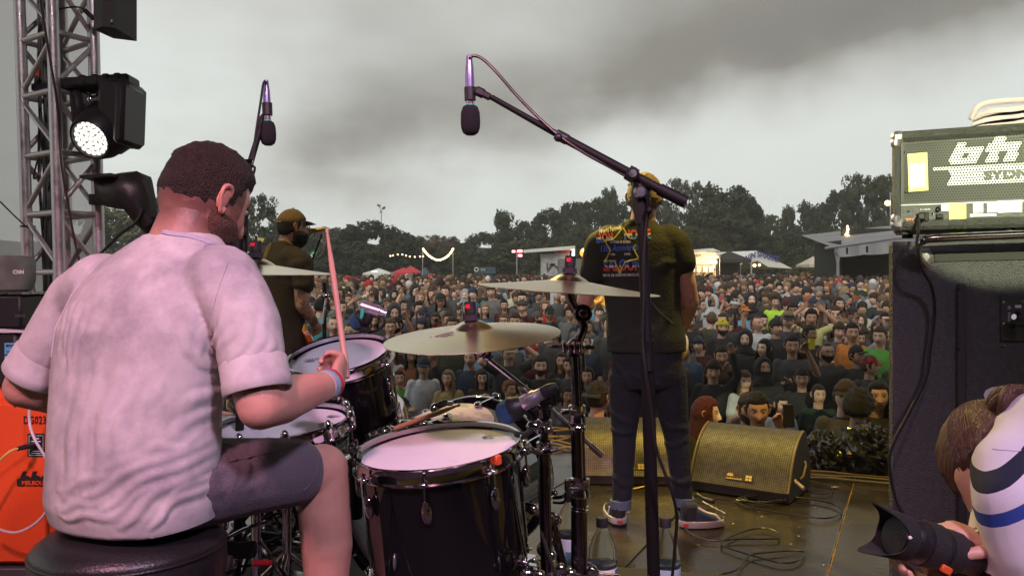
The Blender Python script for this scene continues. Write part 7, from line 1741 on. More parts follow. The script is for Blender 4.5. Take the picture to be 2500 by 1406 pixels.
seam('sleeve_seam',[W(548,640,1.6),W(540,700,1.6),W(522,780,1.6),W(515,850,1.6),W(520,890,1.6)],.0022,shirt_m,sb,parent=dr)
seam('sleeve_seam',[W(205,640,1.7),W(165,720,1.7),W(140,800,1.7),W(135,870,1.7)],.0022,shirt_m,sb,parent=dr)
def cuff(parent,a,b,r_,m,th=.004):
 a,b = Vector(a),Vector(b); d = (b-a).normalized(); part('sleeve_hem',MB().lathe([(r_-.008,-.064),(r_+.0008,-.050),(r_+.001,-.014),(r_+.0022,-.012),(r_+.0022,.008),(r_,.011),(r_-.006,.010),(r_-.008,-.01)],b,d,32),m,parent)
cuff(dr,rsh,rsh.lerp(rel,.56)+(rel-rsh).normalized()*.060,.0650,shirt_m); cuff(dr,lsh,lsh.lerp(lel,.62)+(lel-lsh).normalized()*.056,.0640,shirt_m)
# body: neck, arms with hands, calves and feet
bb = MB(); hc = W(500,494,1.82)
limb(bb,[W(440,620,1.77),W(455,560,1.78),W(482,500,1.80)],[.075,.066,.060])
limb(bb,[rsh.lerp(rel,.50),rsh.lerp(rel,.85),rel,rel.lerp(rwr,.25),rel.lerp(rwr,.6),rwr],[.054,.050,.046,.050,.040,.029])
limb(bb,[lsh.lerp(lel,.4),lsh.lerp(lel,.85),lel,lel.lerp(lwr,.25),lel.lerp(lwr,.6),lwr],[.054,.050,.047,.052,.040,.029])
hand(bb,rwr,W(846,880,1.98)-rwr,(-.8,.1,.1),1.02,1.15,-1)
hand(bb,lwr,W(430,985,2.12)-lwr,(.1,.2,-1),1.0,1.15,1)
hipr = W(430,1190,1.66); ank = W(796,1560,1.98)
limb(bb,[W(560,1170,1.79),rkn],[.058,.062]); bb.ball(rkn+Vector((0,.01,.0)),.066,18,sc=(1,1.0,1.0))
limb(bb,[rkn+Vector((.01,.0,-.02)),W(792,1250,1.965),W(798,1330,1.97),W(798,1440,1.975),ank],[.058,.063,.062,.050,.038])
limb(bb,[W(240,1190,1.85),lkn,W(380,1400,2.2),W(380,1530,2.15)],[.075,.062,.056,.038])
hm = head_frame(hc,R(180-38),R(24),R(-2),1.03)
def stub(p,th,ph):
 f = math.cos(ph); k = sstep(-.115,-.030,p.z+.02*f)*.9 if f < .55 else 0
 if f > .0 and p.z < .0: k = max(k if p.z > -.03 else 0,sstep(-.02,-.045,p.z-.1*(max(0,.02-abs(p.x))))*.55)
 return min(.88,k),(.13,.075,.07)
skd = mat('drummer_skin',(.54,.28,.21),.5,attr='tone',var=.10,vscale=22,bump=.12,bscale=260,sss=.10,dirt=((.62,.26,.20),7,.52,.72))
hmi = hm.inverted()
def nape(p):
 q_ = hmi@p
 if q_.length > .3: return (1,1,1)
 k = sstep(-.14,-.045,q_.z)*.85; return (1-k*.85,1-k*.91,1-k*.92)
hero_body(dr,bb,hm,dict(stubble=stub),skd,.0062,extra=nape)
part('hair',xf(hair_geo('fade',.009,.0035,70,46,56,2),hm),HM['dark brown'],dr,ang=80)
part('beard',xf(hair_geo('beard',.012,.004,90,40,50,2),hm),mat('auburn_beard',(.10,.040,.022),.6,bump=1,bscale=260,var=.35,vscale=60),dr,ang=80)
# shorts
gb = MB();
torso(gb,[(W(325,1180,1.70),side,.14,.10,fwd),(W(335,1230,1.70),side,.155,.11,fwd),(W(340,1272,1.71),side,.15,.11,fwd)],32)
limb(gb,[W(440,1190,1.68),W(540,1170,1.77),W(650,1158,1.86),W(716,1152,1.91)],[.090,.092,.083,.078])
limb(gb,[W(240,1200,1.80),W(300,1190,1.98),W(350,1180,2.08)],[.100,.085,.08])
short_m = mat('grey_shorts',(.105,.088,.105),.85,bump=.35,bscale=230,var=.12,sheen=.15)
fs_ = [(W(548,1090,1.68),W(560,1240,1.68),.007,.014),(W(590,1085,1.72),W(572,1220,1.70),.006,.013),(W(630,1085,1.76),W(640,1230,1.77),.003,.012),(W(500,1200,1.60),W(585,1235,1.64),.004,.008),(W(520,1130,1.62),W(560,1250,1.64),.005,.010),(W(470,1110,1.6),W(500,1240,1.6),.006,.014)]
go = garment(dr,'shorts',gb,short_m,.0072,6,folds(fs_,.0012,8,1),cuts=[(W(757,1150,1.94),(W(757,1150,1.94)-W(650,1158,1.86)).normalized())])
gv = bvh_of(go)
seam('side_seam',[W(520,1152,1.6),W(580,1156,1.6),W(650,1158,1.6),W(735,1157,1.7)],.0020,short_m,gv,parent=dr,lift=.0008)
seam('hem',[W(742,1080,1.8),W(754,1110,1.8),W(757,1150,1.8),W(745,1190,1.8),W(728,1212,1.8)],.0030,short_m,gv,parent=dr)
# shoes, out of frame below
part('shoe',MB().ball(W(800,1580,2.02)+Vector((.03,.06,-.05)),.05,16,sc=(.9,2.4,.8)),M['rubber'],dr)
# wristbands
for t,c in ((.86,'pale grey'),(.91,'light blue'),(.955,'red')):
 c_ = rel.lerp(rwr,t); part('wristband',MB().lathe([(.032,-.005),(.0345,-.004),(.0345,.004),(.032,.005)],c_,rwr-rel,24),CM[c],dr)
# sticks he holds
hp = rwr.lerp(W(846,880,1.98),.9)
stick(hp+(hp-W(800,600,2.2))*.12,W(798,560,2.16),'drumstick','drumstick held upright in the drummer’s right hand',mat('stick_reddish',(.50,.26,.20),.5))
lh = lwr+(W(430,985,2.12)-lwr).normalized()*.08; stick(lh-Vector((.1,.06,-.02)),W(600,1015,2.2),'drumstick','drumstick in the drummer’s left hand reaching over the snare')
# ------------------------------------------------------------------ SINGER WITH CAP (left)
def legs_geo(mb,hips,knees,ankles,r_=(.095,.085,.062,.055,.052)):
 for h_,k_,a_ in zip(hips,knees,ankles): limb(mb,[h_,h_.lerp(k_,.5),k_,k_.lerp(a_,.45),a_],r_)
si = thing('person','bearded singer in a brown cap playing guitar left of the stage, facing right','person',(W(690,0,5.8).x,5.8,0))
D = 5.8; w5 = lambda a,b,d=0: W(a,b,D+d)
f2 = Vector((.58,.81,0)).normalized(); s2v = Vector((.81,-.58,0)).normalized()
cb = MB(); torso(cb,[(w5(x,y),s2v,w,d,f2) for x,y,w,d in ((684,905,.195,.15),(684,860,.195,.145),(683,800,.195,.145),(680,730,.205,.15),(676,670,.225,.145),(676,634,.205,.12),(682,608,.125,.09),(692,588,.075,.07))],32)
limb(cb,[w5(715,632,-.10),w5(734,645,-.14),w5(742,695,-.17)],[.092,.088,.075]); limb(cb,[w5(635,632,.08),w5(608,652,.12),w5(602,700,.13)],[.088,.082,.07])
tee_s = mat('olive_tee_singer',(.030,.026,.017),.85,bump=.4,bscale=60,var=.25)
so_ = garment(si,'tee',cb,tee_s,.012,5,folds([(w5(740,640,-.3),w5(660,660,-.3),.012,.03),(w5(700,860,-.25),w5(670,720,-.25),.01,.03),(w5(745,700,-.3),w5(700,690,-.3),.01,.02)],.003,6,2))
bb = MB(); hc = w5(714,556); el_ = w5(738,745,-.18); wr = w5(772,795,.02)
limb(bb,[w5(700,600),w5(708,570)],[.068,.062]); limb(bb,[w5(734,690,-.19),el_,el_.lerp(wr,.4),wr],[.050,.048,.046,.030]); hand(bb,wr,w5(778,822,.12)-wr,(-.5,.8,0),1,.8,1)
limb(bb,[w5(622,690,.16),w5(612,760,.1),w5(600,740,.45)],[.05,.045,.03]); hand(bb,w5(600,740,.45),(-.1,.3,.5),(0,-1,0),1,1.0,-1)
hm = head_frame(hc,R(180-55),R(2),0,1.02)
tat = mat('tattooed_skin',(.48,.27,.19),.55,attr='tone',var=.1,vscale=30,dirt=((.14,.10,.09),14,.50,.58))
hero_body(si,bb,hm,dict(beardtone=.4),tat,.008)
part('hair',xf(hair_geo('short',.007,.002,60,30,40,1),hm),HM['black'],si,ang=80)
part('beard',xf(hair_geo('beard',.038,.009,55,34,44,1),hm),HM['black'],si,ang=80)
cg = xf(cap_geo(False,1),hm); capm = mat('brown_cap',(.16,.105,.045),.8,bump=.4,bscale=90)
part('cap',cg,capm,si,ang=70)
part('cap_strap',MB().tube([hm@Vector((.055*math.sin(t),.108*math.cos(t)+.006,.032)) for t in [x*.12 for x in range(-6,7)]],.006,6),mat('cap_strap',(.30,.22,.06),.6),si)
jb = MB(); legs_geo(jb,[w5(668,905,.05),w5(712,905,-.05)],[w5(668,1010,.1),w5(716,1010,-.02)],[w5(668,1100,.06),w5(722,1112,-.05)]); torso(jb,[(w5(690,850),s2v,.165,.13,f2),(w5(690,915),s2v,.175,.135,f2),(w5(690,935),s2v,.15,.12,f2)],24)
garment(si,'jeans',jb,mat('blue_jeans',(.025,.040,.075),.85,bump=.4,bscale=50,var=.2),.012,5,folds([],.003,7,4))
for px,dd in ((668,.06),(724,-.05)): part('shoe',MB().ball(w5(px,1112,dd)+Vector((.06,.05,.035)),.05,14,sc=(2.4,1.6,.75)),M['rubber'],si)
seam('strap',[w5(655,640),w5(664,605),w5(672,600)],.020,mat('olive_strap',(.16,.12,.05),.8),bvh_of(so_),parent=si,lift=-.008)
def guitar(e_name,label,c,u,n,bodym,scale=1.0):
 """solid body electric guitar: c body centre, u along the neck, n out of the front"""
 u = Vector(u).normalized(); n = Vector(n); n = (n-u*n.dot(u)).normalized(); v = n.cross(u); c = Vector(c); e = thing(e_name,label,'guitar',c)
 out = []
 for k in range(48):
  a = 2*PI*k/48; r_ = .165+.030*math.cos(2*a)+.012*math.cos(3*a+.4); r_ *= 1-.12*math.exp(-((a-1.35)/.35)**2)-.12*math.exp(-((a-4.93)/.35)**2)
  if abs(a-PI) < 1.0: r_ *= 1.02
  out.append((r_*math.cos(a)*1.12*scale,r_*math.sin(a)*scale))
 mb = MB(); mb.rings([[c+u*x*.93+v*y*.93-n*.022 for x,y in out],[c+u*x+v*y-n*.016 for x,y in out],[c+u*x+v*y+n*.016 for x,y in out],[c+u*x*.95+v*y*.95+n*.022 for x,y in out]])
 part('guitar_body',mb,bodym,e); rm = Matrix((u,v,n)).transposed()
 part('neck',MB().box(c+u*.45+n*.018,(.60,.050,.022),rm,bev=.006),mat('maple_neck',(.50,.32,.12),.4),e)
 part('headstock',MB().box(c+u*.82+n*.010,(.17,.075,.016),rm,bev=.006),mat('maple_neck',(.50,.32,.12)),e)
 part('pickguard',MB().box(c+u*.02-v*.03+n*.0235,(.20,.16,.003),rm,bev=.001),M['white'],e)
 for x in (-.06,.0,.06): part('pickup',MB().box(c+u*x+n*.027,(.018,.075,.008),rm,bev=.002),M['plastic'],e)
 part('bridge',MB().box(c-u*.11+n*.027,(.035,.07,.008),rm,bev=.002),M['chrome'],e)
 for k in range(6): part('string',MB().cyl(c-u*.11+v*(k-2.5)*.009+n*.033,c+u*.78+v*(k-2.5)*.006+n*.030,.0007,seg=5),M['steel'],e)
 return e
guitar('electric_guitar','red orange sunburst electric guitar held by the capped singer',w5(742,815,.10),(-.45,.75,.28),(.55,.25,.3),mat('red_sunburst',(.60,.07,.015),.15,coat=.6,dirt=((.75,.35,.03),5,.45,.6)))
# singer's microphone and stand
vm = thing('vocal_microphone','handheld style silver microphone on a stand at the singer’s mouth','microphone',w5(775,570,.12))
a_,b_ = w5(752,566,.12),w5(795,558,.14); d_ = (b_-a_).normalized()
part('grille',MB().ball(a_,.026,18),mat('mic_grille',(.40,.36,.20),.35,.8,bump=.8,bscale=400),vm)
part('body',MB().cyl(a_+d_*.02,b_,.020,.013,seg=18),mat('gold_body',(.45,.35,.16),.4,.6),vm)
sm_ = thing('microphone_stand','thin black microphone stand in front of the singer','microphone stand',(w5(800,0,.1).x,5.95,0))
part('pole',MB().cyl((w5(742,0,.1).x,5.95,.03),w5(738,700,.15),.011),M['black'],sm_)
part('boom',MB().cyl(w5(738,700,.15),w5(786,572,.15),.007),M['black'],sm_)
part('base',MB().cyl((w5(742,0,.1).x,5.95,.0),(w5(742,0,.1).x,5.95,.03),.13,seg=28),M['black'],sm_)
mb = MB().tube([w5(794,558,.14),w5(797,566,.1),w5(795,590,.1),w5(788,610,.1),w5(783,624,.1),w5(760,640,.15),w5(742,690,.15),w5(742,800,.15),w5(745,900,.15)],.0045,6,smooth=6)
solo('microphone_cable',mb,mat('pale_cable',(.35,.30,.25),.5),'pale cable curling down from the singer’s microphone','cable')
s4 = thing('microphone_stand','second black stand with chrome joint between singer and rack tom','microphone stand',(W(795,0,4.6).x,4.6,0))
part('pole',MB().cyl((W(792,0,4.6).x,4.6,.02),W(790,690,4.6),.012),M['black'],s4)
part('base',MB().cyl((W(792,0,4.6).x,4.6,.0),(W(792,0,4.6).x,4.6,.025),.13,seg=28),M['black'],s4)
part('joint',MB().cyl(W(784,722,4.58),W(802,718,4.58),.012).ball(W(796,722,4.58),.018),M['chrome'],s4)
part('arm',MB().cyl(W(798,720,4.58),W(787,790,4.56),.008),M['steel'],s4)
# ------------------------------------------------------------------ BLOND GUITARIST (right)
g_ = thing('person','blond guitarist in a dark printed tee and dark jeans, back to the camera','person',(W(1590,0,4.3).x,4.3,0))
D = 4.3; w4 = lambda a,b,d=0: W(a,b,D+d)
f3 = Vector((.12,.99,0)); s3v = Vector((.99,-.12,0))
cb = MB(); torso(cb,[(w4(1578,858),s3v,.205,.135,f3),(w4(1578,830),s3v,.205,.14,f3),(w4(1570,760),s3v,.195,.135,f3),(w4(1565,700),s3v,.200,.138,f3),(w4(1562,640),s3v,.215,.14,f3),(w4(1560,592),s3v,.215,.125,f3),(w4(1560,566),s3v,.165,.10,f3),(w4(1562,550),s3v,.105,.085,f3),(w4(1565,536),s3v,.072,.070,f3)],40)
limb(cb,[w4(1490,590),w4(1466,602),w4(1448,665,.02)],[.088,.084,.074]); limb(cb,[w4(1630,588,-.02),w4(1650,600,-.03),w4(1662,640,-.04)],[.090,.084,.078])
tee_g = mat('dark_green_tee',(.015,.021,.015),.85,bump=.4,bscale=70,var=.2)
go_ = garment(g_,'tee',cb,tee_g,.0095,5,folds([(w4(1500,840,-.15),w4(1620,800,-.15),.006,.02),(w4(1600,850,-.15),w4(1640,700,-.15),.008,.022),(w4(1650,640,-.15),w4(1600,660,-.15),.008,.018),(w4(1480,640,-.15),w4(1510,720,-.15),.008,.02),(w4(1520,700,-.15),w4(1560,860,-.15),.005,.025)],.0022,6,5),cuts=[(w4(1578,862),Vector((.03,0,-1)).normalized())])
gbv = bvh_of(go_)
bb = MB(); hc = w4(1573,487,.03); relb = w4(1684,735,.0); rwrb = w4(1668,800,.17)
limb(bb,[w4(1566,560),w4(1572,520,.01)],[.070,.064]); limb(bb,[w4(1662,640,-.04),w4(1676,690,-.03),relb,relb.lerp(rwrb,.35),rwrb],[.054,.050,.047,.046,.030]); hand(bb,rwrb,w4(1625,812,.24)-rwrb,(0,-.2,-1),1,.9,-1)
limb(bb,[w4(1450,655,.02),w4(1440,700,.03),w4(1428,735,.05),w4(1440,745,.26)],[.052,.048,.044,.032]); hand(bb,w4(1440,745,.26),(.2,.7,.2),(0,-.2,1),1,1.0,1)
hm = head_frame(hc,R(180-10),R(4),0,1.03)
skg = mat('guitarist_skin',(.55,.33,.24),.5,attr='tone',var=.1,vscale=30,dirt=((.22,.16,.15),16,.56,.64),sss=.08)
hero_body(g_,bb,hm,dict(),skg,.008)
part('hair',xf(hair_geo('short',.013,.0045,110,60,72,5),hm),HM['blond'],g_,ang=80)
jb = MB(); hp1,hp2 = w4(1530,900,.02),w4(1630,900,-.01)
torso(jb,[(w4(1578,845),s3v,.175,.12,f3),(w4(1578,880),s3v,.185,.128,f3),(w4(1580,925),s3v,.180,.125,f3),(w4(1580,945),s3v,.15,.11,f3)],32)
legs_geo(jb,[w4(1530,920,.02),w4(1628,915,-.01)],[w4(1524,1060,.05),w4(1650,1060,.02)],[w4(1518,1222,.02),w4(1668,1226,.0)],(.100,.086,.070,.060,.054))
jeans_m = mat('dark_jeans',(.007,.010,.019),.9,bump=.5,bscale=60,var=.25)
garment(g_,'jeans',jb,jeans_m,.009,5,folds([(w4(1490,1020,-.1),w4(1560,1040,-.1),.010,.015),(w4(1490,1070,-.1),w4(1560,1055,-.1),.012,.014),(w4(1620,1030,-.1),w4(1690,1060,-.1),.010,.014),(w4(1620,1090,-.1),w4(1690,1080,-.1),.010,.014),(w4(1485,1180,-.1),w4(1550,1190,-.1),.012,.014),(w4(1630,1170,-.1),w4(1700,1190,-.1),.012,.014),(w4(1500,890,-.15),w4(1560,960,-.15),.008,.015),(w4(1540,920,-.15),w4(1640,940,-.15),.008,.012)],.004,7,6))
cuffm = mat('denim_cuff',(.10,.14,.19),.85,bump=.5,bscale=150)
for (px,py,r1) in ((1515,1228,.054),(1669,1222,.056)): part('trouser_cuff',MB().lathe([(r1-.008,-.026),(r1,-.024),(r1+.002,.018),(r1-.004,.022),(r1-.010,.018)],w4(px,py,0),(0,0,1),28),cuffm,g_)
def shoe(e,heel,dirv,L_=.295,hi=.115,up_m=None):
 heel = Vector(heel); d = Vector(dirv).normalized(); s = Vector((-d.y,d.x,0));
 def prof(t): return .036+.014*math.sin(min(1,t*1.15)*PI*.9)+.004
 sole = MB(); n = 16; rings_ = []
 for z,g in ((.0,0),(.004,.003),(.030,.003),(.034,-.002)):
  pts = []
  for k in range(2*n):
   t = k/(n-1) if k < n else (2*n-1-k)/(n-1); sgn = 1 if k < n else -1; t = max(0,min(1,t)); w = prof(t)*math.sqrt(max(.0,1-abs(2*t-1)**5))+g
   pts.append(heel+d*(t*L_)+s*sgn*w+Vector((0,0,z+.006*max(0,t-.8)*5*(z > .01))))
  rings_.append(pts)
 sole.rings(rings_); part('sole',sole,mat('sole_rubber',(.42,.40,.36),.6,var=.12,vscale=40),e)
 up = MB(); rs = []
 for t,hgt in ((.0,.03),(.03,.085),(.10,.105),(.25,.105),(.36,.100),(.48,.078),(.65,.058),(.82,.048),(.94,.040),(.99,.03)):
  w = prof(t)*math.sqrt(max(.05,1-abs(2*t-1)**5))*.92; c = heel+d*(t*L_+.004)+Vector((0,0,.030)); rs.append([c+s*w*math.cos(a)+Vector((0,0,1))*max(0,math.sin(a))**.8*(hgt-.03)*1.25 for a in [PI*k/12 for k in range(13)]]+[c+s*w*math.cos(a)*.9 for a in [PI*(1-k/4) for k in range(1,4)]])
 up.rings(rs); part('upper',up,up_m,e)
 return heel,d,s,prof
blk = mat('suede_black',(.014,.015,.018),.85,bump=.3,bscale=200,var=.15); blu = mat('suede_blue',(.025,.045,.08),.85,bump=.4,bscale=60,var=.15)
hl,d_,s_,pf = shoe(g_,w4(1511,1262,-.02)*1.0-Vector((0,0,w4(0,1262).z))-Vector((0,.04,0)),(-.05,1,0),up_m=blk)
part('heel_tab',MB().box(hl+Vector((-.0,-.0065,.018)),(.028,.003,.016)),mat('red_tab',(.5,.06,.06),.5),g_)
part('side_stripe',MB().tube([hl+d_*.04+s_*-.052+Vector((0,0,.05)),hl+d_*.06+s_*-.054+Vector((0,0,.09)),hl+d_*.10+s_*-.048+Vector((0,0,.118))],.0045,8),M['white'],g_)
part('side_stripe',MB().tube([hl+d_*.03+s_*.050+Vector((0,0,.09)),hl+d_*.05+s_*.053+Vector((0,0,.05))],.004,8),M['white'],g_)
hl,d_,s_,pf = shoe(g_,Vector((w4(1652,0,-.0).x,4.24,0)),(.80,.10,0),L_=.245,up_m=blu)
part('heel_panel',MB().box(hl+d_*.05+s_*-.034+Vector((0,0,.075)),(.075,.028,.085),Matrix.Rotation(math.atan2(d_.y,d_.x),3,'Z'),bev=.012),blk,g_)
part('side_stripe',MB().tube([hl+d_*.085+s_*-.050+Vector((0,0,.105)),hl+d_*.13+s_*-.050+Vector((0,0,.080)),hl+d_*.175+s_*-.051+Vector((0,0,.066)),hl+d_*.20+s_*-.052+Vector((0,0,.040))],.0065,8,smooth=4),M['white'],g_)
part('laces',MB().tube([hl+d_*(.13+.016*k)+s_*(.014*(-1)**k-.004)+Vector((0,0,.122-.0085*k)) for k in range(8)],.0028,6),M['white'],g_)
part('heel_tab',MB().box(hl+d_*.02+s_*-.047+Vector((0,0,.018)),(.03,.004,.015),Matrix.Rotation(math.atan2(d_.y,d_.x),3,'Z')),mat('red_tab',(.5,.06,.06)),g_)
# print on the back of the tee
inkr,inkb,inkw,inky = mat('ink_red',(.62,.07,.05),.7),mat('ink_blue',(.06,.16,.60),.7),mat('ink_white',(.62,.62,.60),.7),mat('ink_yellow',(.62,.62,.10),.7)
def tee_print(s,size,px,py,m,shear=0,bold=.0,width=None,tilt=0,name='tee_print'):
 w_ = width/FPX*4.15 if width else None
 t = text_mb(s,size,w4(px,py,-.14),(1,0,-tilt),(0,0,1),.0005,shear=shear,bold=bold,width=w_); part(name,drape(t,gbv,(0,1,0),.003),m,g_,smooth=False)
tee_print('World Famous',.034,1466,569,inkw,.4,.0008,56,-.22)
for i,(word,px,py,wd) in enumerate((('IRON',1459,592,42),('HORSE',1526,584,66))):
 tee_print(word,.068,px,py,inkr,.1,.003,wd,-.05 if i else -.1);
 t = text_mb(word,.068,w4(px,py,-.14),(1,0,.05 if i else .1),(0,0,1),.0005,shear=.1,bold=.003,width=wd/FPX*4.15)
 # lower half of the letters is blue, with a white band between: clip the lettering
 def clip(t,z0,z1):
  bm = bmesh.new(); vs = [bm.verts.new(v) for v in t.v]
  for f in t.f:
   try: bm.faces.new([vs[k] for k in f])
   except Exception: pass
  for z,sgn in ((z0,-1),(z1,1)): bmesh.ops.bisect_plane(bm,geom=bm.verts[:]+bm.edges[:]+bm.faces[:],plane_co=(0,0,z),plane_no=(0,0,sgn),clear_outer=True)
  bm.verts.index_update(); o_ = MB(); o_.add([v.co.copy() for v in bm.verts],[[v.index for v in f.verts] for f in bm.faces]); bm.free(); return o_
 zb = w4(px,py,-.14).z
 for z0,z1,m_,lf in ((zb-.02,zb+.020,inkb,.004),(zb+.020,zb+.030,inkw,.0042)):
  c_ = clip(t,z0,z1)
  if c_.v: part('tee_print',drape(c_,gbv,(0,1,0),lf),m_,g_,smooth=False)
for word,px,py,wd in (('SALOON',1478,661,88),):
 t = text_mb(word,.078,w4(px,py,-.14),(1,0,.03),(0,0,1),.0005,bold=.003,width=wd/FPX*4.15); zb = w4(px,py,-.14).z
 for z0,z1,m_,lf in ((zb-.02,zb+.018,inkr,.003),(zb+.018,zb+.028,inkw,.003),(zb+.028,zb+.09,inkb,.003)):
  c_ = clip(t,z0,z1)
  if c_.v: part('tee_print',drape(c_,gbv,(0,1,0),lf),m_,g_,smooth=False)
tee_print('A STAR IS BORN',.018,1493,593,inkw,0,.0006,48)
tee_print('13th Anniversary',.046,1467,613,inkb,.3,.0012,100,-.03)
tee_print('1988',.014,1493,623,inkw,0,.0004,10); tee_print('1990',.016,1524,623,inkw,0,.0004,14)
tee_print('985 N. US. ORMOND BEACH, FLA.',.018,1477,675,inkw,0,.0006,88,-.02)
star = [(1521,556),(1552,631),(1513,664),(1478,637),(1493,637)]
mb = MB()
def chit(px,py):
 d = (W(px,py,1)-Vector((0,0,CAMH))).normalized(); h = gbv.ray_cast(Vector((0,0,CAMH)),d); return (h[0] or w4(px,py,-.14))-d*.004
def ipath(pts,r_):
 out = []
 for a,b in zip(pts,pts[1:]):
  for k in range(10): out.append(chit(a[0]+(b[0]-a[0])*k/10,a[1]+(b[1]-a[1])*k/10))
 return MB().tube(out,r_,5)
for pth in ([(1521,556),(1497,585),(1477,588)],[(1477,588),(1490,612),(1478,637)],[(1478,637),(1500,637),(1513,664)],[(1513,664),(1526,640),(1559,631)],[(1559,631),(1546,606),(1553,596)],[(1521,556),(1534,580),(1545,584)]):
 part('star_line',ipath(pth,.0032),inky,g_)
for p in ((1521,556),(1477,588),(1478,637),(1513,664),(1559,631)):
 h = chit(*p); part('star_tip',MB().cyl(h-Vector((0,.004,0)),h,.0085,seg=12),inky,g_)
strap_m = mat('guitar_strap',(.05,.055,.03),.8)
seam('strap',[w4(1528,540,-.1),w4(1522,565,-.1),w4(1545,640,-.1),w4(1590,740,-.1),w4(1640,790,-.1)],.006,strap_m,gbv,parent=g_,lift=-.003)
guitar('electric_guitar','pale guitar body peeking out beside the blond guitarist’s hip',w4(1604,838,.27),(-.45,.80,.40),(0,1,0),mat('cream_lacquer',(.55,.40,.16),.18,coat=.5),1.0)
# ------------------------------------------------------------------ PHOTOGRAPHER (bottom right)
ph = thing('person','photographer in a striped white shirt with tied brown hair crouching at lower right','person',(W(2560,0,1.45).x,1.45,0))
D = 1.50; wp = lambda a,b,d=0: W(a,b,D+d)
cb = MB()
limb(cb,[wp(2690,1060,.10),wp(2640,1140,.05),wp(2640,1350,.0),wp(2660,1560,0)],[.10,.165,.185,.17])
limb(cb,[wp(2590,1100,.06),wp(2482,1150,.02),wp(2486,1225,-.02),wp(2512,1345,-.04)],[.12,.078,.076,.070])
limb(cb,[wp(2600,1065,.12),wp(2520,1075,.10),wp(2470,1130,.08)],[.085,.066,.052])
def stripes():
 m = mat('striped_shirt',(.66,.62,.70),.8,var=.03,bump=.08,bscale=300); nt = m.node_tree; b = nt.nodes['Principled BSDF']; tc = nt.nodes['Texture Coordinate']
 dt = nt.nodes.new('ShaderNodeVectorMath'); dt.operation = 'DOT_PRODUCT'; nt.links.new(tc.outputs['Object'],dt.inputs[0]); dt.inputs[1].default_value = (-.62,0,.78)
 prev = b.inputs['Base Color'].links[0].from_socket; ox = org(ph).x
 for px,py,wd,col in ((2490,1010,.010,(.008,.012,.035)),(2425,1122,.0095,(.30,.42,.78)),(2452,1215,.010,(.008,.012,.035)),(2462,1292,.0095,(.02,.05,.28))):
  q_ = W(px,py,1.40); c0 = -.62*(q_.x-ox)+.78*q_.z
  l = nt.nodes.new('ShaderNodeMath'); l.operation = 'COMPARE'; nt.links.new(dt.outputs['Value'],l.inputs[0]); l.inputs[1].default_value = c0; l.inputs[2].default_value = wd
  mx = nt.nodes.new('ShaderNodeMix'); mx.data_type = 'RGBA'; nt.links.new(l.outputs[0],mx.inputs[0]); nt.links.new(prev,mx.inputs[6]); mx.inputs[7].default_value = (*col,1); prev = mx.outputs[2]
 nt.links.new(prev,b.inputs['Base Color']); return m
strm = stripes()
po = garment(ph,'striped_shirt',cb,strm,.0075,6,folds([(wp(2400,1110,-.1),wp(2480,1080,-.1),.004,.010),(wp(2410,1260,-.15),wp(2500,1200,-.15),.004,.015)],.0012,7,9))
seam('sleeve_seam',[wp(2372,1115),wp(2400,1100),wp(2440,1092),wp(2500,1090)],.0022,strm,bvh_of(po),parent=ph)
bb = MB(); elb = wp(2575,1500,-.06)
lwrp = wp(2352,1478,.0); rwrp = wp(2440,1345,.02)
limb(bb,[wp(2535,1395,-.04),elb,elb.lerp(lwrp,.5),lwrp],[.050,.046,.038,.028])
limb(bb,[wp(2600,1300,.15),wp(2560,1420,.12),rwrp+Vector((.03,0,-.02)),rwrp],[.05,.042,.032,.028])
limb(bb,[wp(2520,1270,.10),wp(2440,1225,.10),wp(2400,1160,.12)],[.060,.058,.055])
bb2 = MB()
hand(bb,lwrp,wp(2215,1412,.0)-lwrp,(.15,-.25,1),1.05,.30,1)
hand(bb,rwrp,wp(2388,1318,.03)-rwrp,(-.7,.2,-.7),1.0,1.0,1)
limb(bb,[wp(2300,1430,.06),wp(2262,1340,.09),wp(2245,1305,.05)],[.010,.010,.009]); limb(bb,[wp(2320,1430,.06),wp(2290,1350,.09),wp(2270,1312,.05)],[.010,.010,.009])
hc = wp(2412,1128,.16); hm = head_frame(hc,R(180+6),R(30),R(-12),.87)
skp = mat('photographer_skin',(.58,.32,.24),.5,attr='tone',var=.06,vscale=30,sss=.1)
hero_body(ph,bb,hm,dict(fem=1),skp,.0055)
hmm = mat('chestnut_hair',(.070,.030,.019),.5,bump=.7,bscale=9,var=.45,vscale=5,spec=.4,stretch=(16,16,1.2))
hb = xf(hair_geo('bun',.027,.0035,14,46,56,3),hm)
part('hair',hb,hmm,ph,ang=80)
mb = MB()
for k in range(190):
 r_ = random.Random(k); a = r_.uniform(-1.25,1.25); q0 = Vector((.012*r_.uniform(-1,1),.10+.012*r_.random(),.08));
 pts = []
 for i in range(7):
  t = i/6; ang = a*(1-.25*t); th = .15+t*1.75+r_.uniform(-.04,.04)
  p = Vector((.107*math.sin(th)*math.sin(ang*1.35),.127*math.sin(th)*math.cos(ang*1.35),.147*math.cos(th)))*(1+.01*r_.random()); pts.append(hm@p)
 mb.tube(pts,.0022,4,rads=[.0012,.0022,.0024,.0024,.0022,.0018,.0008])
part('hair_strands',mb,hmm,ph,ang=80)['kind'] = 'stuff'
bun = wp(2474,992,.12)
mb = MB()
for k in range(9):
 a = k*.7; mb.torus(bun+Vector((.006*math.sin(k*2),.004*k-.016,.006*math.cos(k*3))),.034-.002*abs(k-4),.0105,(math.sin(a)*.5,-1,math.cos(a)*.5),30,8)
part('hair_bun',mb,hmm,ph)
part('trousers',MB().ball(wp(2700,1750,.1),.22,20).tube([wp(2660,1750,.1),wp(2500,1900,.35),wp(2560,2200,.1)],.08,14),CM['charcoal'],ph)
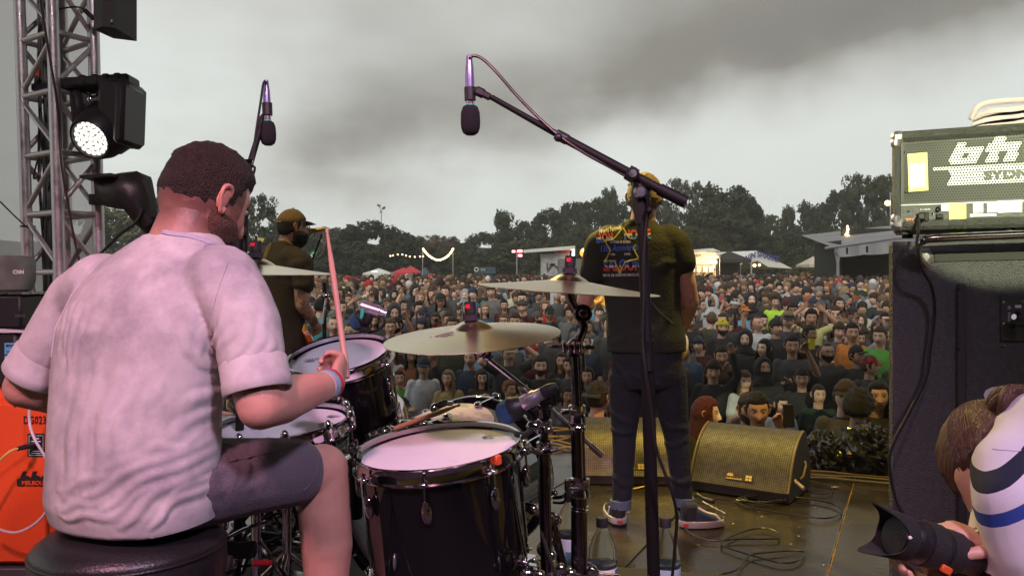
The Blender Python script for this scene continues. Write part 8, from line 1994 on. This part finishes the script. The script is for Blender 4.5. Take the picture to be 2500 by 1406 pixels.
# camera in the hands
cm = thing('photo_camera','black photo camera with a long zoom lens and petal hood held by the photographer','camera',wp(2300,1340,-.02))
a_,b_ = wp(2118,1286,-.02),wp(2400,1368,.02); d_ = (b_-a_).normalized(); Lc = (b_-a_).length; qd,qm = frame(d_)
blkc = mat('camera_black',(.012,.012,.013),.38,bump=.1,bscale=200); rubc = mat('camera_rubber',(.010,.010,.011),.7,bump=.5,bscale=400)
part('lens_barrel',MB().lathe([(.0,.055),(.034,.055),(.038,.060),(.038,.075),(.040,.078),(.040,.118),(.0385,.12),(.0385,.150),(.036,.152),(.036,.19),(.034,.195),(.034,Lc-.02)],a_,d_,40),blkc,cm)
part('zoom_ring',MB().lathe([(.0385,.110),(.0415,.111),(.0415,.143),(.0385,.144)],a_,d_,40),rubc,cm)
part('focus_ring',MB().lathe([(.0360,.156),(.0385,.157),(.0385,.185),(.0360,.186)],a_,d_,40),rubc,cm)
part('front_glass',MB().lathe([(0,.060),(.015,.0605),(.032,.064)],a_,d_,32),mat('lens_glass',(.02,.01,.03),.03,coat=1),cm)
# petal hood: wall whose front edge rises in four petals
uz = qm.transposed()@Vector((0,0,1)); a_up = math.atan2(uz.y,uz.x)
mb = MB(); n = 72; rs = []
for rr_o,rows_ in ((0,6),(-.0022,6)):
 for i in (range(rows_+1) if rr_o == 0 else range(rows_,-1,-1)):
  t = i/rows_; ring = []
  for k in range(n):
   a = 2*PI*k/n; pet = .5+.5*math.cos(2*(a-a_up)); front = .052-.056*pet**1.5; z = .080+(front-.080)*t
   r0 = .0405+.006*t+rr_o; ring.append(a_+qm@Vector((r0*math.cos(a),r0*math.sin(a),z)))
  rs.append(ring)
mb.rings(rs,cap=(False,False)); part('lens_hood',mb,rubc,cm)
mb = MB()
for k in range(4): mb.box(a_+qm@Vector((-.0,-.0405,.100+.0)),(.001,.001,.001))
part('hood_dot',MB().ball(wp(2222,1312,-.064),.0035),M['white'],cm)
rm = Matrix((d_,d_.cross(Vector((0,0,1))).normalized(),d_.cross(Vector((0,0,1))).normalized().cross(d_))).transposed()
part('camera_body',MB().box(b_+d_*.012+Vector((0,.01,-.008)),(.055,.125,.09),rm,bev=.014).box(b_+d_*.010+Vector((0,.0,.045)),(.05,.05,.035),rm,bev=.012),blkc,cm)
part('grip',MB().box(b_-d_*.01+Vector((0,.055,-.008)),(.05,.035,.09),rm,bev=.015),rubc,cm)
part('eyepiece',MB().box(b_+d_*.048+Vector((0,-.01,.030)),(.022,.035,.026),rm,bev=.006),rubc,cm)
part('dial',MB().cyl(b_+Vector((.0,-.045,.038)),b_+Vector((.0,-.045,.052)),.012,seg=24),blkc,cm)
part('strap_lug',MB().torus(b_+Vector((.01,-.062,.03)),.006,.0015,(1,0,0),14,6),M['chrome'],cm)
part('red_mark',MB().box(wp(2310,1390,-.045),(.020,.008,.014),basis(roll=.5),bev=.002),mat('orange_plug',(.65,.09,.02)),cm)
part('rear_screen',MB().box(b_+d_*.042+Vector((0,.01,-.015)),(.004,.08,.055),rm),mat('screen_glass',(.05,.055,.05),.1),cm)
# ================================================================== HAZE
hzb = MB().box((0,60,10),(340,340,26.5))
hz = struct('haze',hzb,[],kind='stuff'); hm_ = bpy.data.materials.new('haze'); hm_.use_nodes = True; hn = hm_.node_tree; hn.nodes.remove(hn.nodes['Principled BSDF'])
pv_ = hn.nodes.new('ShaderNodeVolumePrincipled'); pv_.inputs['Color'].default_value = (.86,.86,.84,1); pv_.inputs['Density'].default_value = .0011; pv_.inputs['Anisotropy'].default_value = .2
hn.links.new(pv_.outputs[0],hn.nodes['Material Output'].inputs['Volume']); hz.data.materials.clear(); hz.data.materials.append(hm_)
# ================================================================== CHECK THE BUDGET
